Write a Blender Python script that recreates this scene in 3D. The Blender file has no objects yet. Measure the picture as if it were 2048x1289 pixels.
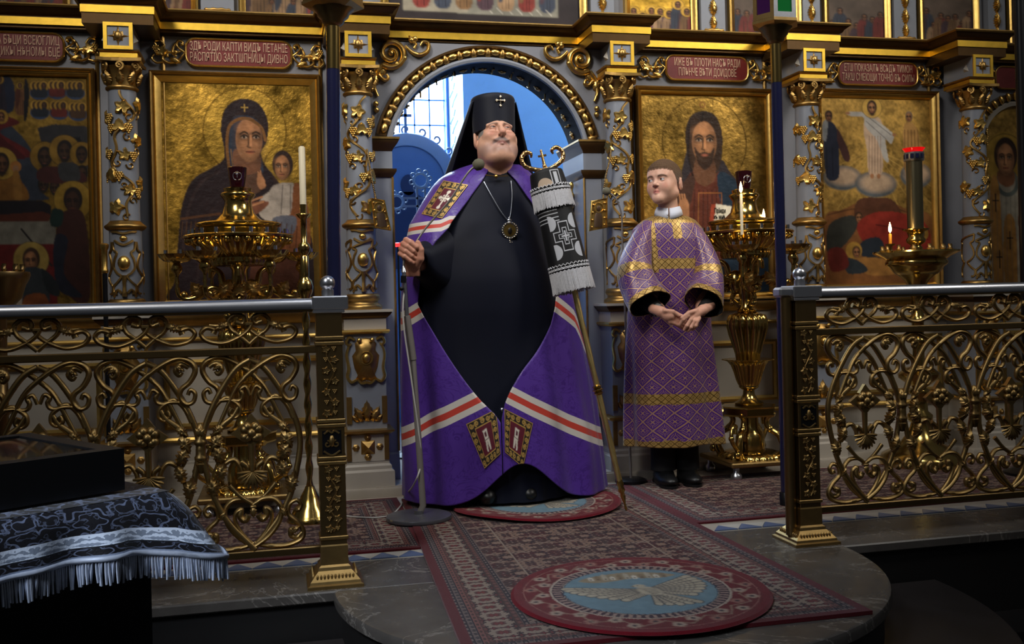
import bpy, bmesh, math, random
import numpy as np
from mathutils import Vector, Matrix
from mathutils.bvhtree import BVHTree
random.seed(7); RNG = np.random.default_rng(7)
S = bpy.context.scene
COL = S.collection
PI = math.pi
# ------------------------------------------------------------------ camera
TH = math.radians(13.2); CC, NN = math.cos(TH), math.sin(TH); RHO = .024; FPX = 2000.
RV = np.array([CC, -NN, 0]); FV = np.array([NN, CC, 0]); UV_ = np.array([0, 0, 1.])
CAM = -(-.022 * 5.05 * RV + 5.05 * FV) + np.array([0, 0, .9])
cd = bpy.data.cameras.new('camera'); co = bpy.data.objects.new('camera', cd); COL.objects.link(co)
cd.sensor_width = 36; cd.lens = 36 * FPX / 2048; cd.shift_y = -44.5 / 2048; cd.clip_start = .05
cx_ = RV * math.cos(RHO) - UV_ * math.sin(RHO); cy_ = RV * math.sin(RHO) + UV_ * math.cos(RHO)
co.matrix_world = Matrix(((cx_[0], cy_[0], -FV[0], CAM[0]), (cx_[1], cy_[1], -FV[1], CAM[1]), (cx_[2], cy_[2], -FV[2], CAM[2]), (0, 0, 0, 1)))
S.camera = co
def ray(px, py):
    dx = px - 1024; dy = 600 - py
    return FV * FPX + RV * (dx * math.cos(RHO) + dy * math.sin(RHO)) + UV_ * (-dx * math.sin(RHO) + dy * math.cos(RHO))
def W(px, py, Y):
    "point of the plane y = Y that the photograph shows at this pixel"
    d = ray(px, py); return CAM + (Y - CAM[1]) / d[1] * d
def G(px, py, z=0):
    d = ray(px, py); return CAM + (z - CAM[2]) / d[2] * d
# ------------------------------------------------------------------ world, light, exposure
wd = bpy.data.worlds.new('world'); S.world = wd; wd.use_nodes = True
wd.node_tree.nodes['Background'].inputs[0].default_value = (.95, .97, 1.0, 1)
wd.node_tree.nodes['Background'].inputs[1].default_value = .034
S.view_settings.view_transform = 'Standard'; S.view_settings.look = 'None'
S.view_settings.exposure = 0.0; S.view_settings.gamma = 1.0
S.view_settings.use_curve_mapping = False
def area(name, loc, tgt, sx, sy, power, col, spread=180):
    l = bpy.data.lights.new(name, 'AREA'); l.shape = 'RECTANGLE'; l.size = sx; l.size_y = sy; l.energy = power; l.color = col
    l.spread = math.radians(spread)
    o = bpy.data.objects.new(name, l); COL.objects.link(o); o.location = loc
    o.rotation_euler = (Vector(tgt) - Vector(loc)).to_track_quat('-Z', 'Y').to_euler()
    return o
# tall windows of the nave, high on the sides and behind the photographer, the apse daylight, and an added fill for the lectern cloth
area('nave_window_light_west', (-2.7, -3.7, 5.1), (.0, 0, 2.15), 1.3, 2.0, 30, (1.0, .95, .86), 58)
area('nave_window_light_south', (3.6, -3.3, 4.9), (.5, 0, 2.15), 1.2, 1.9, 23, (1.0, .95, .86), 60)
area('nave_dome_light', (.2, -2.7, 5.9), (.2, -.4, 1.3), 1.6, 1.2, 12, (.94, .97, 1.0), 60)
area('lectern_fill_light', (-3.4, -5.4, 3.2), (-1.3, -3.0, .45), .8, 1.4, 7, (.82, .90, 1.0), 28)  # unseen cool fill light, added to brighten the lectern cloth
area('apse_window_light', (-.55, 3.30, 3.0), (.9, .6, 1.2), 1.5, 2.4, 225, (.60, .81, 1.0), 170)
# ------------------------------------------------------------------ materials
def s2l(c):
    c = np.asarray(c, dtype=float) / 255.
    return np.where(c <= .04045, c / 12.92, ((c + .055) / 1.055) ** 2.4)
def L(*c): return tuple(s2l(c)) + (1,)
class X:
    "a value inside a node tree, with arithmetic"
    nt = None
    def __init__(s, k): s.k = k
    @staticmethod
    def m(op, *a, clamp=False):
        n = X.nt.nodes.new('ShaderNodeMath'); n.operation = op; n.use_clamp = clamp
        for i, v in enumerate(a):
            if isinstance(v, X): X.nt.links.new(v.k, n.inputs[i])
            else: n.inputs[i].default_value = v
        return X(n.outputs[0])
    def __add__(s, o): return X.m('ADD', s, o)
    __radd__ = __add__
    def __sub__(s, o): return X.m('SUBTRACT', s, o)
    def __rsub__(s, o): return X.m('SUBTRACT', o, s)
    def __mul__(s, o): return X.m('MULTIPLY', s, o)
    __rmul__ = __mul__
    def __truediv__(s, o): return X.m('DIVIDE', s, o)
    def __lt__(s, o): return X.m('LESS_THAN', s, o)
    def __gt__(s, o): return X.m('GREATER_THAN', s, o)
    def fr(s): return X.m('FRACT', s)
    def fl(s): return X.m('FLOOR', s)
    def ab(s): return X.m('ABSOLUTE', s)
    def sin(s): return X.m('SINE', s)
    def pw(s, o): return X.m('POWER', s, o)
    def mn(s, o): return X.m('MINIMUM', s, o)
    def mx(s, o): return X.m('MAXIMUM', s, o)
def xmix(f, a, b):
    n = X.nt.nodes.new('ShaderNodeMix'); n.data_type = 'RGBA'
    for i, v in ((0, f), (6, a), (7, b)):
        if isinstance(v, X): X.nt.links.new(v.k, n.inputs[i])
        elif i == 0: n.inputs[i].default_value = v
        else: n.inputs[i].default_value = v
    return X(n.outputs[2])
def xnoise(vec, scale, detail=3, rough=.55, dist=0.):
    n = X.nt.nodes.new('ShaderNodeTexNoise'); n.inputs['Scale'].default_value = scale; n.inputs['Detail'].default_value = detail
    n.inputs['Roughness'].default_value = rough; n.inputs['Distortion'].default_value = dist
    if vec is not None: X.nt.links.new(vec.k, n.inputs['Vector'])
    return X(n.outputs[0])
def xco(kind='Object'):
    n = X.nt.nodes.new('ShaderNodeTexCoord'); return X(n.outputs[kind])
def xsep(v):
    n = X.nt.nodes.new('ShaderNodeSeparateXYZ'); X.nt.links.new(v.k, n.inputs[0]); return [X(o) for o in n.outputs]
def xcomb(a, b, c):
    n = X.nt.nodes.new('ShaderNodeCombineXYZ')
    for i, v in enumerate((a, b, c)):
        if isinstance(v, X): X.nt.links.new(v.k, n.inputs[i])
        else: n.inputs[i].default_value = v
    return X(n.outputs[0])
def xattr(name):
    n = X.nt.nodes.new('ShaderNodeAttribute'); n.attribute_name = name; return n
def xramp(v, a, b): # smooth 0..1 between a and b
    n = X.nt.nodes.new('ShaderNodeMapRange'); n.interpolation_type = 'SMOOTHSTEP'
    X.nt.links.new(v.k, n.inputs[0]); n.inputs[1].default_value = a; n.inputs[2].default_value = b
    return X(n.outputs[0])
MATS = {}
def M(name, col=None, rough=.5, metal=0., var=None, bump=None, spec=.5, emis=None, trans=0, attr=False, fn=None, coat=0, ior=1.45, sheen=0, rvar=0, alpha_metal=False, var2=None):
    m = bpy.data.materials.new(name); m.use_nodes = True; nt = m.node_tree; X.nt = nt
    b = nt.nodes['Principled BSDF']; b.inputs['Roughness'].default_value = rough; b.inputs['Metallic'].default_value = metal
    b.inputs['Specular IOR Level'].default_value = spec; b.inputs['IOR'].default_value = ior
    if trans: b.inputs['Transmission Weight'].default_value = trans
    if coat: b.inputs['Coat Weight'].default_value = coat; b.inputs['Coat Roughness'].default_value = .12
    if sheen: b.inputs['Sheen Weight'].default_value = sheen; b.inputs['Sheen Roughness'].default_value = .4
    c = None
    if fn: c = fn(b)
    elif attr:
        a = xattr('Col'); c = X(a.outputs['Color'])
        if alpha_metal: nt.links.new(a.outputs['Alpha'], b.inputs['Metallic'])
    if c is None and col is not None:
        b.inputs['Base Color'].default_value = col
    co_ = None
    if var:
        co_ = xco(); nz = xnoise(co_, var[0], 4, .6)
        k = (nz - .5) * (2 * var[1]) + 1.
        base = c if c is not None else None
        n = nt.nodes.new('ShaderNodeVectorMath'); n.operation = 'SCALE'
        if base is not None: nt.links.new(base.k, n.inputs[0])
        else: n.inputs[0].default_value = col[:3]
        nt.links.new(k.k, n.inputs['Scale']); c = X(n.outputs[0])
    if c is not None: nt.links.new(c.k, b.inputs['Base Color'])
    if rvar:
        nz = xnoise(xco(), 9, 4); r = (nz - .5) * (2 * rvar) + rough; nt.links.new(r.k, b.inputs['Roughness'])
    if bump:
        nz = xnoise(xco(), bump[0], 4, .6); bn = nt.nodes.new('ShaderNodeBump'); bn.inputs['Strength'].default_value = bump[1]
        bn.inputs['Distance'].default_value = bump[2]; nt.links.new(nz.k, bn.inputs['Height']); nt.links.new(bn.outputs[0], b.inputs['Normal'])
    if emis: b.inputs['Emission Color'].default_value = emis[0]; b.inputs['Emission Strength'].default_value = emis[1]
    MATS[name] = m; return m
# ------------------------------------------------------------------ objects
def thing(name, label, cat, loc=(0, 0, 0), group=None, rz=0, kind=None):
    o = bpy.data.objects.new(name, None); COL.objects.link(o); o.location = loc; o.rotation_euler = (0, 0, rz)
    o.empty_display_size = .05
    tag(o, label, cat, group, kind); return o
def tag(o, label=None, cat=None, group=None, kind=None):
    if label: o['label'] = label
    if cat: o['category'] = cat
    if group: o['group'] = group
    if kind: o['kind'] = kind
    return o
def mesh(name, VF, m, smooth=35, cols=None, uv=None, fmat=None):
    V, F = VF[0], VF[1]
    V = np.asarray(V, dtype=np.float32)
    me = bpy.data.meshes.new(name)
    if isinstance(F, np.ndarray) and F.ndim == 2:
        nf, k = F.shape
        me.vertices.add(len(V)); me.vertices.foreach_set('co', V.ravel())
        me.loops.add(nf * k); me.loops.foreach_set('vertex_index', F.ravel().astype(np.int32))
        me.polygons.add(nf); me.polygons.foreach_set('loop_start', np.arange(0, nf * k, k, dtype=np.int32))
        me.update(calc_edges=True)
    else:
        me.from_pydata(V.tolist(), [], [tuple(int(i) for i in f) for f in F])
    ms = m if isinstance(m, (list, tuple)) else [m]
    for q in ms: me.materials.append(q)
    if fmat is not None: me.polygons.foreach_set('material_index', np.asarray(fmat, dtype=np.int32))
    if smooth:
        me.polygons.foreach_set('use_smooth', np.ones(len(me.polygons), dtype=bool))
        if smooth < 180: me.set_sharp_from_angle(angle=math.radians(smooth))
    if cols is not None:
        c = np.ones((len(V), 4), dtype=np.float32); cols = np.asarray(cols); c[:, :cols.shape[1]] = cols
        a = me.color_attributes.new('Col', 'FLOAT_COLOR', 'POINT'); a.data.foreach_set('color', c.ravel())
    if uv is not None:
        a = me.attributes.new('P', 'FLOAT2', 'POINT'); a.data.foreach_set('vector', np.asarray(uv, dtype=np.float32).ravel())
    me.update(); return me
def put(name, me, parent=None, loc=(0, 0, 0), rot=None, scale=None, label=None):
    o = bpy.data.objects.new(name, me); COL.objects.link(o)
    if parent is not None: o.parent = parent
    o.location = loc
    if rot is not None: o.rotation_euler = rot
    if scale is not None: o.scale = scale
    if label: o['label'] = label
    return o
def part(name, VF, m, parent=None, smooth=35, label=None, world=True, **k):
    "one mesh object; vertices are world coordinates, shifted to the parent's place"
    V = np.asarray(VF[0], dtype=float)
    if world and parent is not None:
        p = parent; off = np.zeros(3)
        while p is not None: off += np.array(p.location); p = p.parent
        V = V - off
    return put(name, mesh(name, (V, VF[1]), m, smooth, **k), parent, label=label)
def struct(name, VF, m, smooth=35, label=None, **k):
    o = part(name, VF, m, None, smooth, label, **k); o['kind'] = 'structure'; return o
def dup(o, parent=None, loc=None, label=None, rz=None, scale=None):
    c = o.copy(); COL.objects.link(c); c.parent = parent
    if loc is not None: c.location = loc
    if label: c['label'] = label
    if rz is not None: c.rotation_euler = (0, 0, rz)
    if scale is not None: c.scale = scale
    for ch in list(o.children): dup(ch, c)
    return c
# ------------------------------------------------------------------ shapes: (vertices, faces)
def cat(*sh):
    if len(sh) == 1 and isinstance(sh[0], list): sh = sh[0]
    V = []; F = []; n = 0
    for v, f in sh:
        v = np.asarray(v, dtype=float); V.append(v)
        F += [tuple(int(i) + n for i in q) for q in f]; n += len(v)
    return np.concatenate(V), F
def mv(sh, d): return np.asarray(sh[0], dtype=float) + np.asarray(d), sh[1]
def sc(sh, k): return np.asarray(sh[0], dtype=float) * np.asarray(k), sh[1]
def rot(sh, ang, ax='Z'):
    R_ = np.array(Matrix.Rotation(ang, 3, ax)); return np.asarray(sh[0], dtype=float) @ R_.T, sh[1]
def xf(sh, Mx):
    A = np.array(Mx); V = np.asarray(sh[0], dtype=float); return V @ A[:3, :3].T + A[:3, 3], sh[1]
def align(p0, p1):
    "matrix taking +Z at the origin to the direction p0->p1 at p0"
    d = Vector(p1) - Vector(p0); return Matrix.Translation(Vector(p0)) @ d.to_track_quat('Z', 'Y').to_matrix().to_4x4()
def box(x0, x1, y0, y1, z0, z1, b=0.0):
    if b <= 0:
        V = [(x, y, z) for z in (z0, z1) for y in (y0, y1) for x in (x0, x1)]
        return np.array(V), [(0, 2, 3, 1), (4, 5, 7, 6), (0, 1, 5, 4), (2, 6, 7, 3), (0, 4, 6, 2), (1, 3, 7, 5)]
    bm = bmesh.new(); bmesh.ops.create_cube(bm, size=1)
    for v in bm.verts: v.co = ((x0 + x1) / 2 + v.co.x * (x1 - x0), (y0 + y1) / 2 + v.co.y * (y1 - y0), (z0 + z1) / 2 + v.co.z * (z1 - z0))
    bmesh.ops.bevel(bm, geom=bm.edges[:], offset=b, segments=1, affect='EDGES')
    bm.verts.index_update(); r = np.array([v.co[:] for v in bm.verts]), [tuple(v.index for v in f.verts) for f in bm.faces]; bm.free(); return r
def lathe(prof, seg=32, fn=None, cap=True):
    "prof: (r, z) from bottom to top; fn(angle, i) multiplies the radius"
    P_ = np.array(prof, dtype=float); n = len(P_); a = np.arange(seg) * 2 * PI / seg
    V = np.zeros((n, seg, 3))
    for i in range(n):
        r = P_[i, 0] * (np.array([fn(t, i) for t in a]) if fn else 1.)
        V[i, :, 0] = r * np.cos(a); V[i, :, 1] = r * np.sin(a); V[i, :, 2] = P_[i, 1]
    F = [(i * seg + j, i * seg + (j + 1) % seg, (i + 1) * seg + (j + 1) % seg, (i + 1) * seg + j) for i in range(n - 1) for j in range(seg)]
    if cap: F.append(tuple(range(seg - 1, -1, -1))); F.append(tuple((n - 1) * seg + j for j in range(seg)))
    return V.reshape(-1, 3), F
def ball(r, c=(0, 0, 0), seg=12, rings=8, s=(1, 1, 1)):
    V = [(0, 0, -r)]; F = []
    for i in range(1, rings):
        t = -PI / 2 + PI * i / rings
        for j in range(seg): a = 2 * PI * j / seg; V.append((r * math.cos(t) * math.cos(a), r * math.cos(t) * math.sin(a), r * math.sin(t)))
    V.append((0, 0, r)); k = len(V) - 1
    for j in range(seg): F.append((0, 1 + (j + 1) % seg, 1 + j)); F.append((k, 1 + (rings - 2) * seg + j, 1 + (rings - 2) * seg + (j + 1) % seg))
    for i in range(rings - 2):
        for j in range(seg): F.append((1 + i * seg + j, 1 + i * seg + (j + 1) % seg, 1 + (i + 1) * seg + (j + 1) % seg, 1 + (i + 1) * seg + j))
    return np.array(V) * np.array(s) + np.array(c), F
def crom(pts, n=6, closed=False):
    P_ = np.array(pts, dtype=float); k = len(P_); out = []
    for i in range(k if closed else k - 1):
        if closed: p0, p1, p2, p3 = P_[(i - 1) % k], P_[i], P_[(i + 1) % k], P_[(i + 2) % k]
        else: p0, p1, p2, p3 = P_[max(i - 1, 0)], P_[i], P_[i + 1], P_[min(i + 2, k - 1)]
        for j in range(n):
            t = j / n; out.append(.5 * ((2 * p1) + (-p0 + p2) * t + (2 * p0 - 5 * p1 + 4 * p2 - p3) * t * t + (-p0 + 3 * p1 - 3 * p2 + p3) * t ** 3))
    if not closed: out.append(P_[-1])
    return np.array(out)
def tube(path, r, seg=8, cap=True, flat=1., closed=False, up=None):
    P_ = np.array(path, dtype=float); n = len(P_)
    r = np.full(n, r, dtype=float) if np.isscalar(r) else np.interp(np.linspace(0, 1, n), np.linspace(0, 1, len(r)), r)
    if closed: T = np.roll(P_, -1, 0) - np.roll(P_, 1, 0)
    else: T = np.gradient(P_, axis=0)
    T /= np.maximum(np.linalg.norm(T, axis=1, keepdims=True), 1e-9)
    a0 = np.array([0, 0, 1.]) if up is None else np.array(up, dtype=float)
    if up is None and abs(T[0] @ a0) > .9: a0 = np.array([0, 1., 0])
    V = np.zeros((n, seg, 3)); u = a0
    an = np.arange(seg) * 2 * PI / seg
    for i in range(n):
        if up is not None: u = np.array(up, dtype=float)
        u = u - (u @ T[i]) * T[i]; l = np.linalg.norm(u); u = u / l if l > 1e-6 else np.array([1., 0, 0]); w = np.cross(T[i], u)
        V[i] = P_[i] + r[i] * (np.cos(an)[:, None] * u * flat + np.sin(an)[:, None] * w)
    F = []
    for i in range(n if closed else n - 1):
        k = (i + 1) % n
        for j in range(seg): F.append((i * seg + j, i * seg + (j + 1) % seg, k * seg + (j + 1) % seg, k * seg + j))
    if cap and not closed: F.append(tuple(range(seg - 1, -1, -1))); F.append(tuple((n - 1) * seg + j for j in range(seg)))
    return V.reshape(-1, 3), F
def prism(poly, y0, y1, holes=False):
    "polygon in x, z extruded along y"
    n = len(poly); V = [(p[0], y0, p[1]) for p in poly] + [(p[0], y1, p[1]) for p in poly]
    F = [tuple(range(n)), tuple(range(2 * n - 1, n - 1, -1))] + [(i, n + i, n + (i + 1) % n, (i + 1) % n) for i in range(n)]
    return np.array(V, dtype=float), F
def sweep(path, prof, closed=False):
    "profile (out, z) carried along a plan path of (x, y) with mitred corners; out is to the right of travel"
    P_ = np.array(path, dtype=float); n = len(P_); V = []; m = len(prof)
    for i in range(n):
        a = P_[i] - P_[i - 1] if (i > 0 or closed) else P_[1] - P_[0]
        b = P_[(i + 1) % n] - P_[i] if (i < n - 1 or closed) else a
        a = a / np.linalg.norm(a); b = b / np.linalg.norm(b)
        na = np.array([a[1], -a[0]]); nb = np.array([b[1], -b[0]]); d = na + nb; d = d / max(1e-6, (d @ na))
        for o, z in prof: V.append((P_[i][0] + d[0] * o, P_[i][1] + d[1] * o, z))
    F = []
    for i in range(n if closed else n - 1):
        k = (i + 1) % n
        for j in range(m - 1): F.append((i * m + j, k * m + j, k * m + j + 1, i * m + j + 1))
    if not closed: F.append(tuple(range(m))); F.append(tuple((n - 1) * m + j for j in range(m - 1, -1, -1)))
    return np.array(V), F
def arc(prof, cx, cz, a0, a1, seg=48):
    "profile (r, y) carried round an arc in the x, z plane"
    V = []; m = len(prof)
    for i in range(seg + 1):
        a = a0 + (a1 - a0) * i / seg
        for r, y in prof: V.append((cx + r * math.cos(a), y, cz + r * math.sin(a)))
    F = [(i * m + j, i * m + j + 1, (i + 1) * m + j + 1, (i + 1) * m + j) for i in range(seg) for j in range(m - 1)]
    return np.array(V), F
def frame(x0, x1, z0, z1, prof):
    "rectangular picture frame; prof = (inset from the outer edge, y)"
    V = []; m = len(prof)
    for (x, z, sx, sz) in ((x0, z0, 1, 1), (x1, z0, -1, 1), (x1, z1, -1, -1), (x0, z1, 1, -1)):
        for d, y in prof: V.append((x + sx * d, y, z + sz * d))
    F = [(i * m + j, ((i + 1) % 4) * m + j, ((i + 1) % 4) * m + j + 1, i * m + j + 1) for i in range(4) for j in range(m - 1)]
    return np.array(V, dtype=float), F
def grid(nu, nv):
    i = np.arange(nu - 1)[:, None]; j = np.arange(nv - 1)[None, :]
    a = i * nv + j; return np.stack([a, a + nv, a + nv + 1, a + 1], -1).reshape(-1, 4)
def relief(outline, h, inner=((.72, .7), (.4, 1.)), c=None):
    "domed flat ornament: outline in x, z; rises towards -y"
    O = np.array(outline, dtype=float); n = len(O); c = O.mean(0) if c is None else np.array(c)
    V = [(p[0], 0, p[1]) for p in O]
    for k, hh in inner:
        q = c + (O - c) * k; V += [(p[0], -h * hh, p[1]) for p in q]
    V.append((c[0], -h * .85, c[1])); F = []
    for r in range(len(inner)):
        for i in range(n): F.append((r * n + i, r * n + (i + 1) % n, (r + 1) * n + (i + 1) % n, (r + 1) * n + i))
    r = len(inner)
    for i in range(n): F.append((r * n + i, r * n + (i + 1) % n, len(V) - 1))
    return np.array(V), F
def spiral(c, r0, r1, a0, turns, n=26):
    t = np.linspace(0, 1, n); a = a0 + turns * 2 * PI * t; r = r0 + (r1 - r0) * t
    return np.stack([c[0] + r * np.cos(a), c[1] + r * np.sin(a)], 1)
def p3(pts, y=0.):
    P_ = np.array(pts, dtype=float); return np.stack([P_[:, 0], np.full(len(P_), y), P_[:, 1]], 1)
def scroll(pts, r, y=0., seg=6, flat=1., n=6):
    "round bar bent in the x, z plane"
    return tube(p3(crom(pts, n) if n else pts, y), r, seg, flat=flat, up=(0, 1, 0))
def vleaf(s=1., lobes=5, deep=.35, h=.3):
    "vine leaf, unit size"
    o = []
    for i in range(lobes * 4):
        a = PI / 2 + 2 * PI * i / (lobes * 4); k = (math.cos(a * lobes - lobes * PI / 2) + 1) / 2
        r = (1 - deep) + deep * k
        if abs(a - PI * 1.5) < .3: r *= .45
        o.append((s * r * math.cos(a), s * r * math.sin(a)))
    return relief(o, s * h, ((.7, .9), (.38, .7)))
def grapes(s=1., seg=6, n=(3, 4, 3, 2, 1)):
    out = []; z = 0
    for i, k in enumerate(n):
        for j in range(k): out.append(ball(.17 * s, ((j - (k - 1) / 2) * .3 * s, -.1 * s, -i * .27 * s), seg, 4))
    return cat(out)
def acan(n=7, w=.5, h=1., d=.18, k=.3):
    "acanthus spray pointing up, unit height"
    o = []
    for i in range(n * 2 + 1):
        t = i / (n * 2); ww = w * math.sin(PI * min(1, .12 + t * .93)) * (1 if i % 2 == 0 else 1 - k); o.append((ww, t * h))
    o = o + [(-x, z) for x, z in reversed(o[:-1])]
    return relief(o, d, ((.65, .8), (.3, 1.)), c=(0, h * .45))
def wrap(sh, r):
    "bend flat relief (x across, -y out) round a vertical column of radius r, front at -y"
    V = np.asarray(sh[0], dtype=float); a = V[:, 0] / r - PI / 2; R_ = r - V[:, 1]
    return np.stack([R_ * np.cos(a), R_ * np.sin(a), V[:, 2]], 1), sh[1]
# ------------------------------------------------------------------ palette
GOLD = M('gold_leaf', L(216, 178, 100), .34, 1, var=(34, .22), bump=(60, .12, .004), rvar=.08)
GOLDF = M('gold_fascia', L(244, 198, 76), .4, 1, var=(22, .25), bump=(30, .15, .004))
GOLDD = M('gold_aged', L(168, 134, 78), .42, 1, var=(26, .35), bump=(50, .15, .004))
BRONZE = M('bronze_moulding', L(92, 68, 40), .36, .75, var=(18, .25))
BRASS = M('brass_polished', L(190, 160, 92), .18, 1, var=(9, .12))
BRASSA = M('brass_aged', L(160, 132, 84), .42, 1, var=(30, .28), bump=(90, .12, .003))
BRASSD = M('brass_dark', L(136, 112, 74), .36, 1, var=(12, .2))
STEEL = M('steel_satin', L(196, 198, 206), .32, 1, var=(16, .06))
SILVER = M('silver', L(205, 208, 216), .3, 1, var=(60, .2))
GREY = M('wall_grey_paint', L(120, 121, 128), .42, 0, var=(5, .12), bump=(24, .12, .006))
GREYD = M('column_grey_paint', L(126, 130, 140), .34, 0, var=(8, .1), bump=(30, .08, .004))
CREAM = M('cream_paint', L(172, 164, 152), .45, 0, var=(6, .10), bump=(18, .08, .006))
MAROON = M('plaque_maroon', L(112, 38, 36), .42, 0, var=(22, .28))
LETTER = M('letter_tan', L(196, 158, 130), .5, .2, var=(70, .4))
DARKW = M('dark_wood', L(26, 22, 22), .4, 0, var=(12, .2))
BLACKM = M('black_metal', L(22, 22, 26), .35, .4)
NAVY = M('navy_enamel', L(24, 26, 58), .22, 0, coat=.6, var=(6, .2))
APSE = M('apse_blue_paint', L(122, 176, 226), .75, 0, var=(2.2, .12), bump=(6, .3, .02))
APSEW = M('apse_reveal_paint', L(196, 214, 232), .7, 0, var=(9, .14))
BLUEW = M('blue_painted_wood', L(84, 132, 196), .45, 0, var=(7, .15))
BLUEG = M('blue_wood_carving', L(128, 160, 205), .45, 0, var=(9, .15))
APSEL = M('reveal_stencil', L(180, 204, 228), .7)
STONE = M('cream_stone', L(170, 160, 146), .35, 0, var=(7, .15), bump=(9, .1, .004))
def marble(b):
    v = xco(); n1 = xnoise(v, 2.2, 6, .65, 1.2); n2 = xnoise(v, 14, 5, .6)
    ve = 1. - xramp((n1 - .52).ab(), .0, .012)
    c = xmix(n2, L(64, 60, 58), L(92, 88, 84)); c = xmix(ve * .35, c, L(168, 162, 154))
    X.nt.links.new((n2 * .12 + .20).k, b.inputs['Roughness']); return c
MARBLE = M('grey_marble', fn=marble)
MARBLED = M('step_marble_dark', L(50, 46, 46), .3, 0, var=(6, .3))
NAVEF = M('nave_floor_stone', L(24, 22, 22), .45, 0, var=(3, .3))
PANE = M('window_pane_daylight', L(230, 240, 255), .3, 0, emis=((.72, .86, 1.0, 1), 9.))
COLX = [-1.705, -.65, .65, 1.705, 2.72]; CY = -.15
# ------------------------------------------------------------------ floors
fl = struct('floor', box(-4, 5, -1.42, 4.2, -.033, 0), STONE)
struct('floor_marble_edge', box(-4, 5, -1.76, -1.42, -.035, 0, .005), MARBLE)
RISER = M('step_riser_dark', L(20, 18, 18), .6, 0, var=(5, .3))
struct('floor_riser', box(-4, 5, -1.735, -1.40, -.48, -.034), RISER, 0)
for s_, xs in ((0, 0), ):
    pass
# mosaic border: single triangles of white and blue tile between rug and marble
TILEB = M('tile_blue', L(88, 104, 138), .3, 0, var=(20, .2)); TILEW = M('tile_white', L(186, 180, 170), .3, 0, var=(14, .15))
tw = mesh('tile', prism([(-.048, 0), (.048, 0), (0, .072)], 0, .004), TILEB, 0); tw.transform(Matrix.Rotation(-PI / 2, 4, 'X'))
tw2 = mesh('tile', prism([(-.048, .072), (0, 0), (.048, .072)], 0, .004), TILEW, 0); tw2.transform(Matrix.Rotation(-PI / 2, 4, 'X'))
for i in range(-19, 22):
    x = i * .1
    if -.56 < x < .56: continue
    put('tile', tw, fl, (x, -1.412, .0045)); put('tile', tw2, fl, (x + .05, -1.412, .0045))
th = np.linspace(PI, 2 * PI, 49)
def halfdisc(r, z0, z1, cy=-1.76, cx=0.):
    o = [(cx + r * math.cos(a), cy + r * math.sin(a)) for a in th]; n = len(o)
    rr = .012; lay = [(r, z0), (r, z1 - rr), (r - rr * .3, z1 - rr * .3), (r - rr, z1)]
    V = []; F = []
    for q, z in lay: V += [(cx + q * math.cos(a), cy + q * math.sin(a), z) for a in th]
    for k in range(3):
        for i in range(n - 1): F.append((k * n + i, k * n + i + 1, (k + 1) * n + i + 1, (k + 1) * n + i))
    F.append(tuple(3 * n + i for i in range(n))); return np.array(V), F
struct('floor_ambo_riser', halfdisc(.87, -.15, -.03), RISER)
struct('floor_ambo', halfdisc(.895, -.035, 0.0), MARBLE, label='rounded grey marble platform before the gilded screen')
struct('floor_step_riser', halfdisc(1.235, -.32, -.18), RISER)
struct('floor_step_lower', halfdisc(1.26, -.185, -.15), MARBLED)
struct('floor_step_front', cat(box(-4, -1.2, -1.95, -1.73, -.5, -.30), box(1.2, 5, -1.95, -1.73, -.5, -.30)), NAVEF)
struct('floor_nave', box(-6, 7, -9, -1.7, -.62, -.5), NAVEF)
# ------------------------------------------------------------------ the screen wall
w = struct('wall_front', cat(
    box(-3.6, -.58, .05, .20, 0, 2.30), box(.58, 4.6, .05, .20, 0, 2.30), box(-3.6, 4.6, .10, .25, 2.28, 3.3)), GREY,
    label='grey painted wall of the gilded icon screen')
tr = [(-3.6, 0)]
for x in COLX: tr += [(x - .155, 0), (x - .155, -.24), (x + .155, -.24), (x + .155, 0)]
tr += [(4.6, 0)]
part('cornice_fascia', sweep(tr, [(-.06, 2.213), (0, 2.213), (0, 2.246), (-.06, 2.246)]), GOLDF, w, 0)
part('cornice_cove', sweep(tr, [(-.06, 2.244), (-.004, 2.244), (-.004, 2.252), (.008, 2.258), (.014, 2.270), (.030, 2.282), (.034, 2.288), (-.06, 2.288)]), BRONZE, w, 40)
part('cornice_ledge', sweep(tr, [(-.06, 2.286), (.037, 2.286), (.041, 2.294), (.037, 2.301), (-.06, 2.301)]), GOLDD, w, 40)
part('cornice_soffit', sweep(tr, [(-.12, 2.165), (-.06, 2.19), (-.012, 2.2), (-.012, 2.214), (-.12, 2.214)]), BRONZE, w, 40)
for x in COLX: part('cornice_block', box(x - .15, x + .15, -.235, .1, 2.165, 2.298), BRONZE, w, 0)
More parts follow.
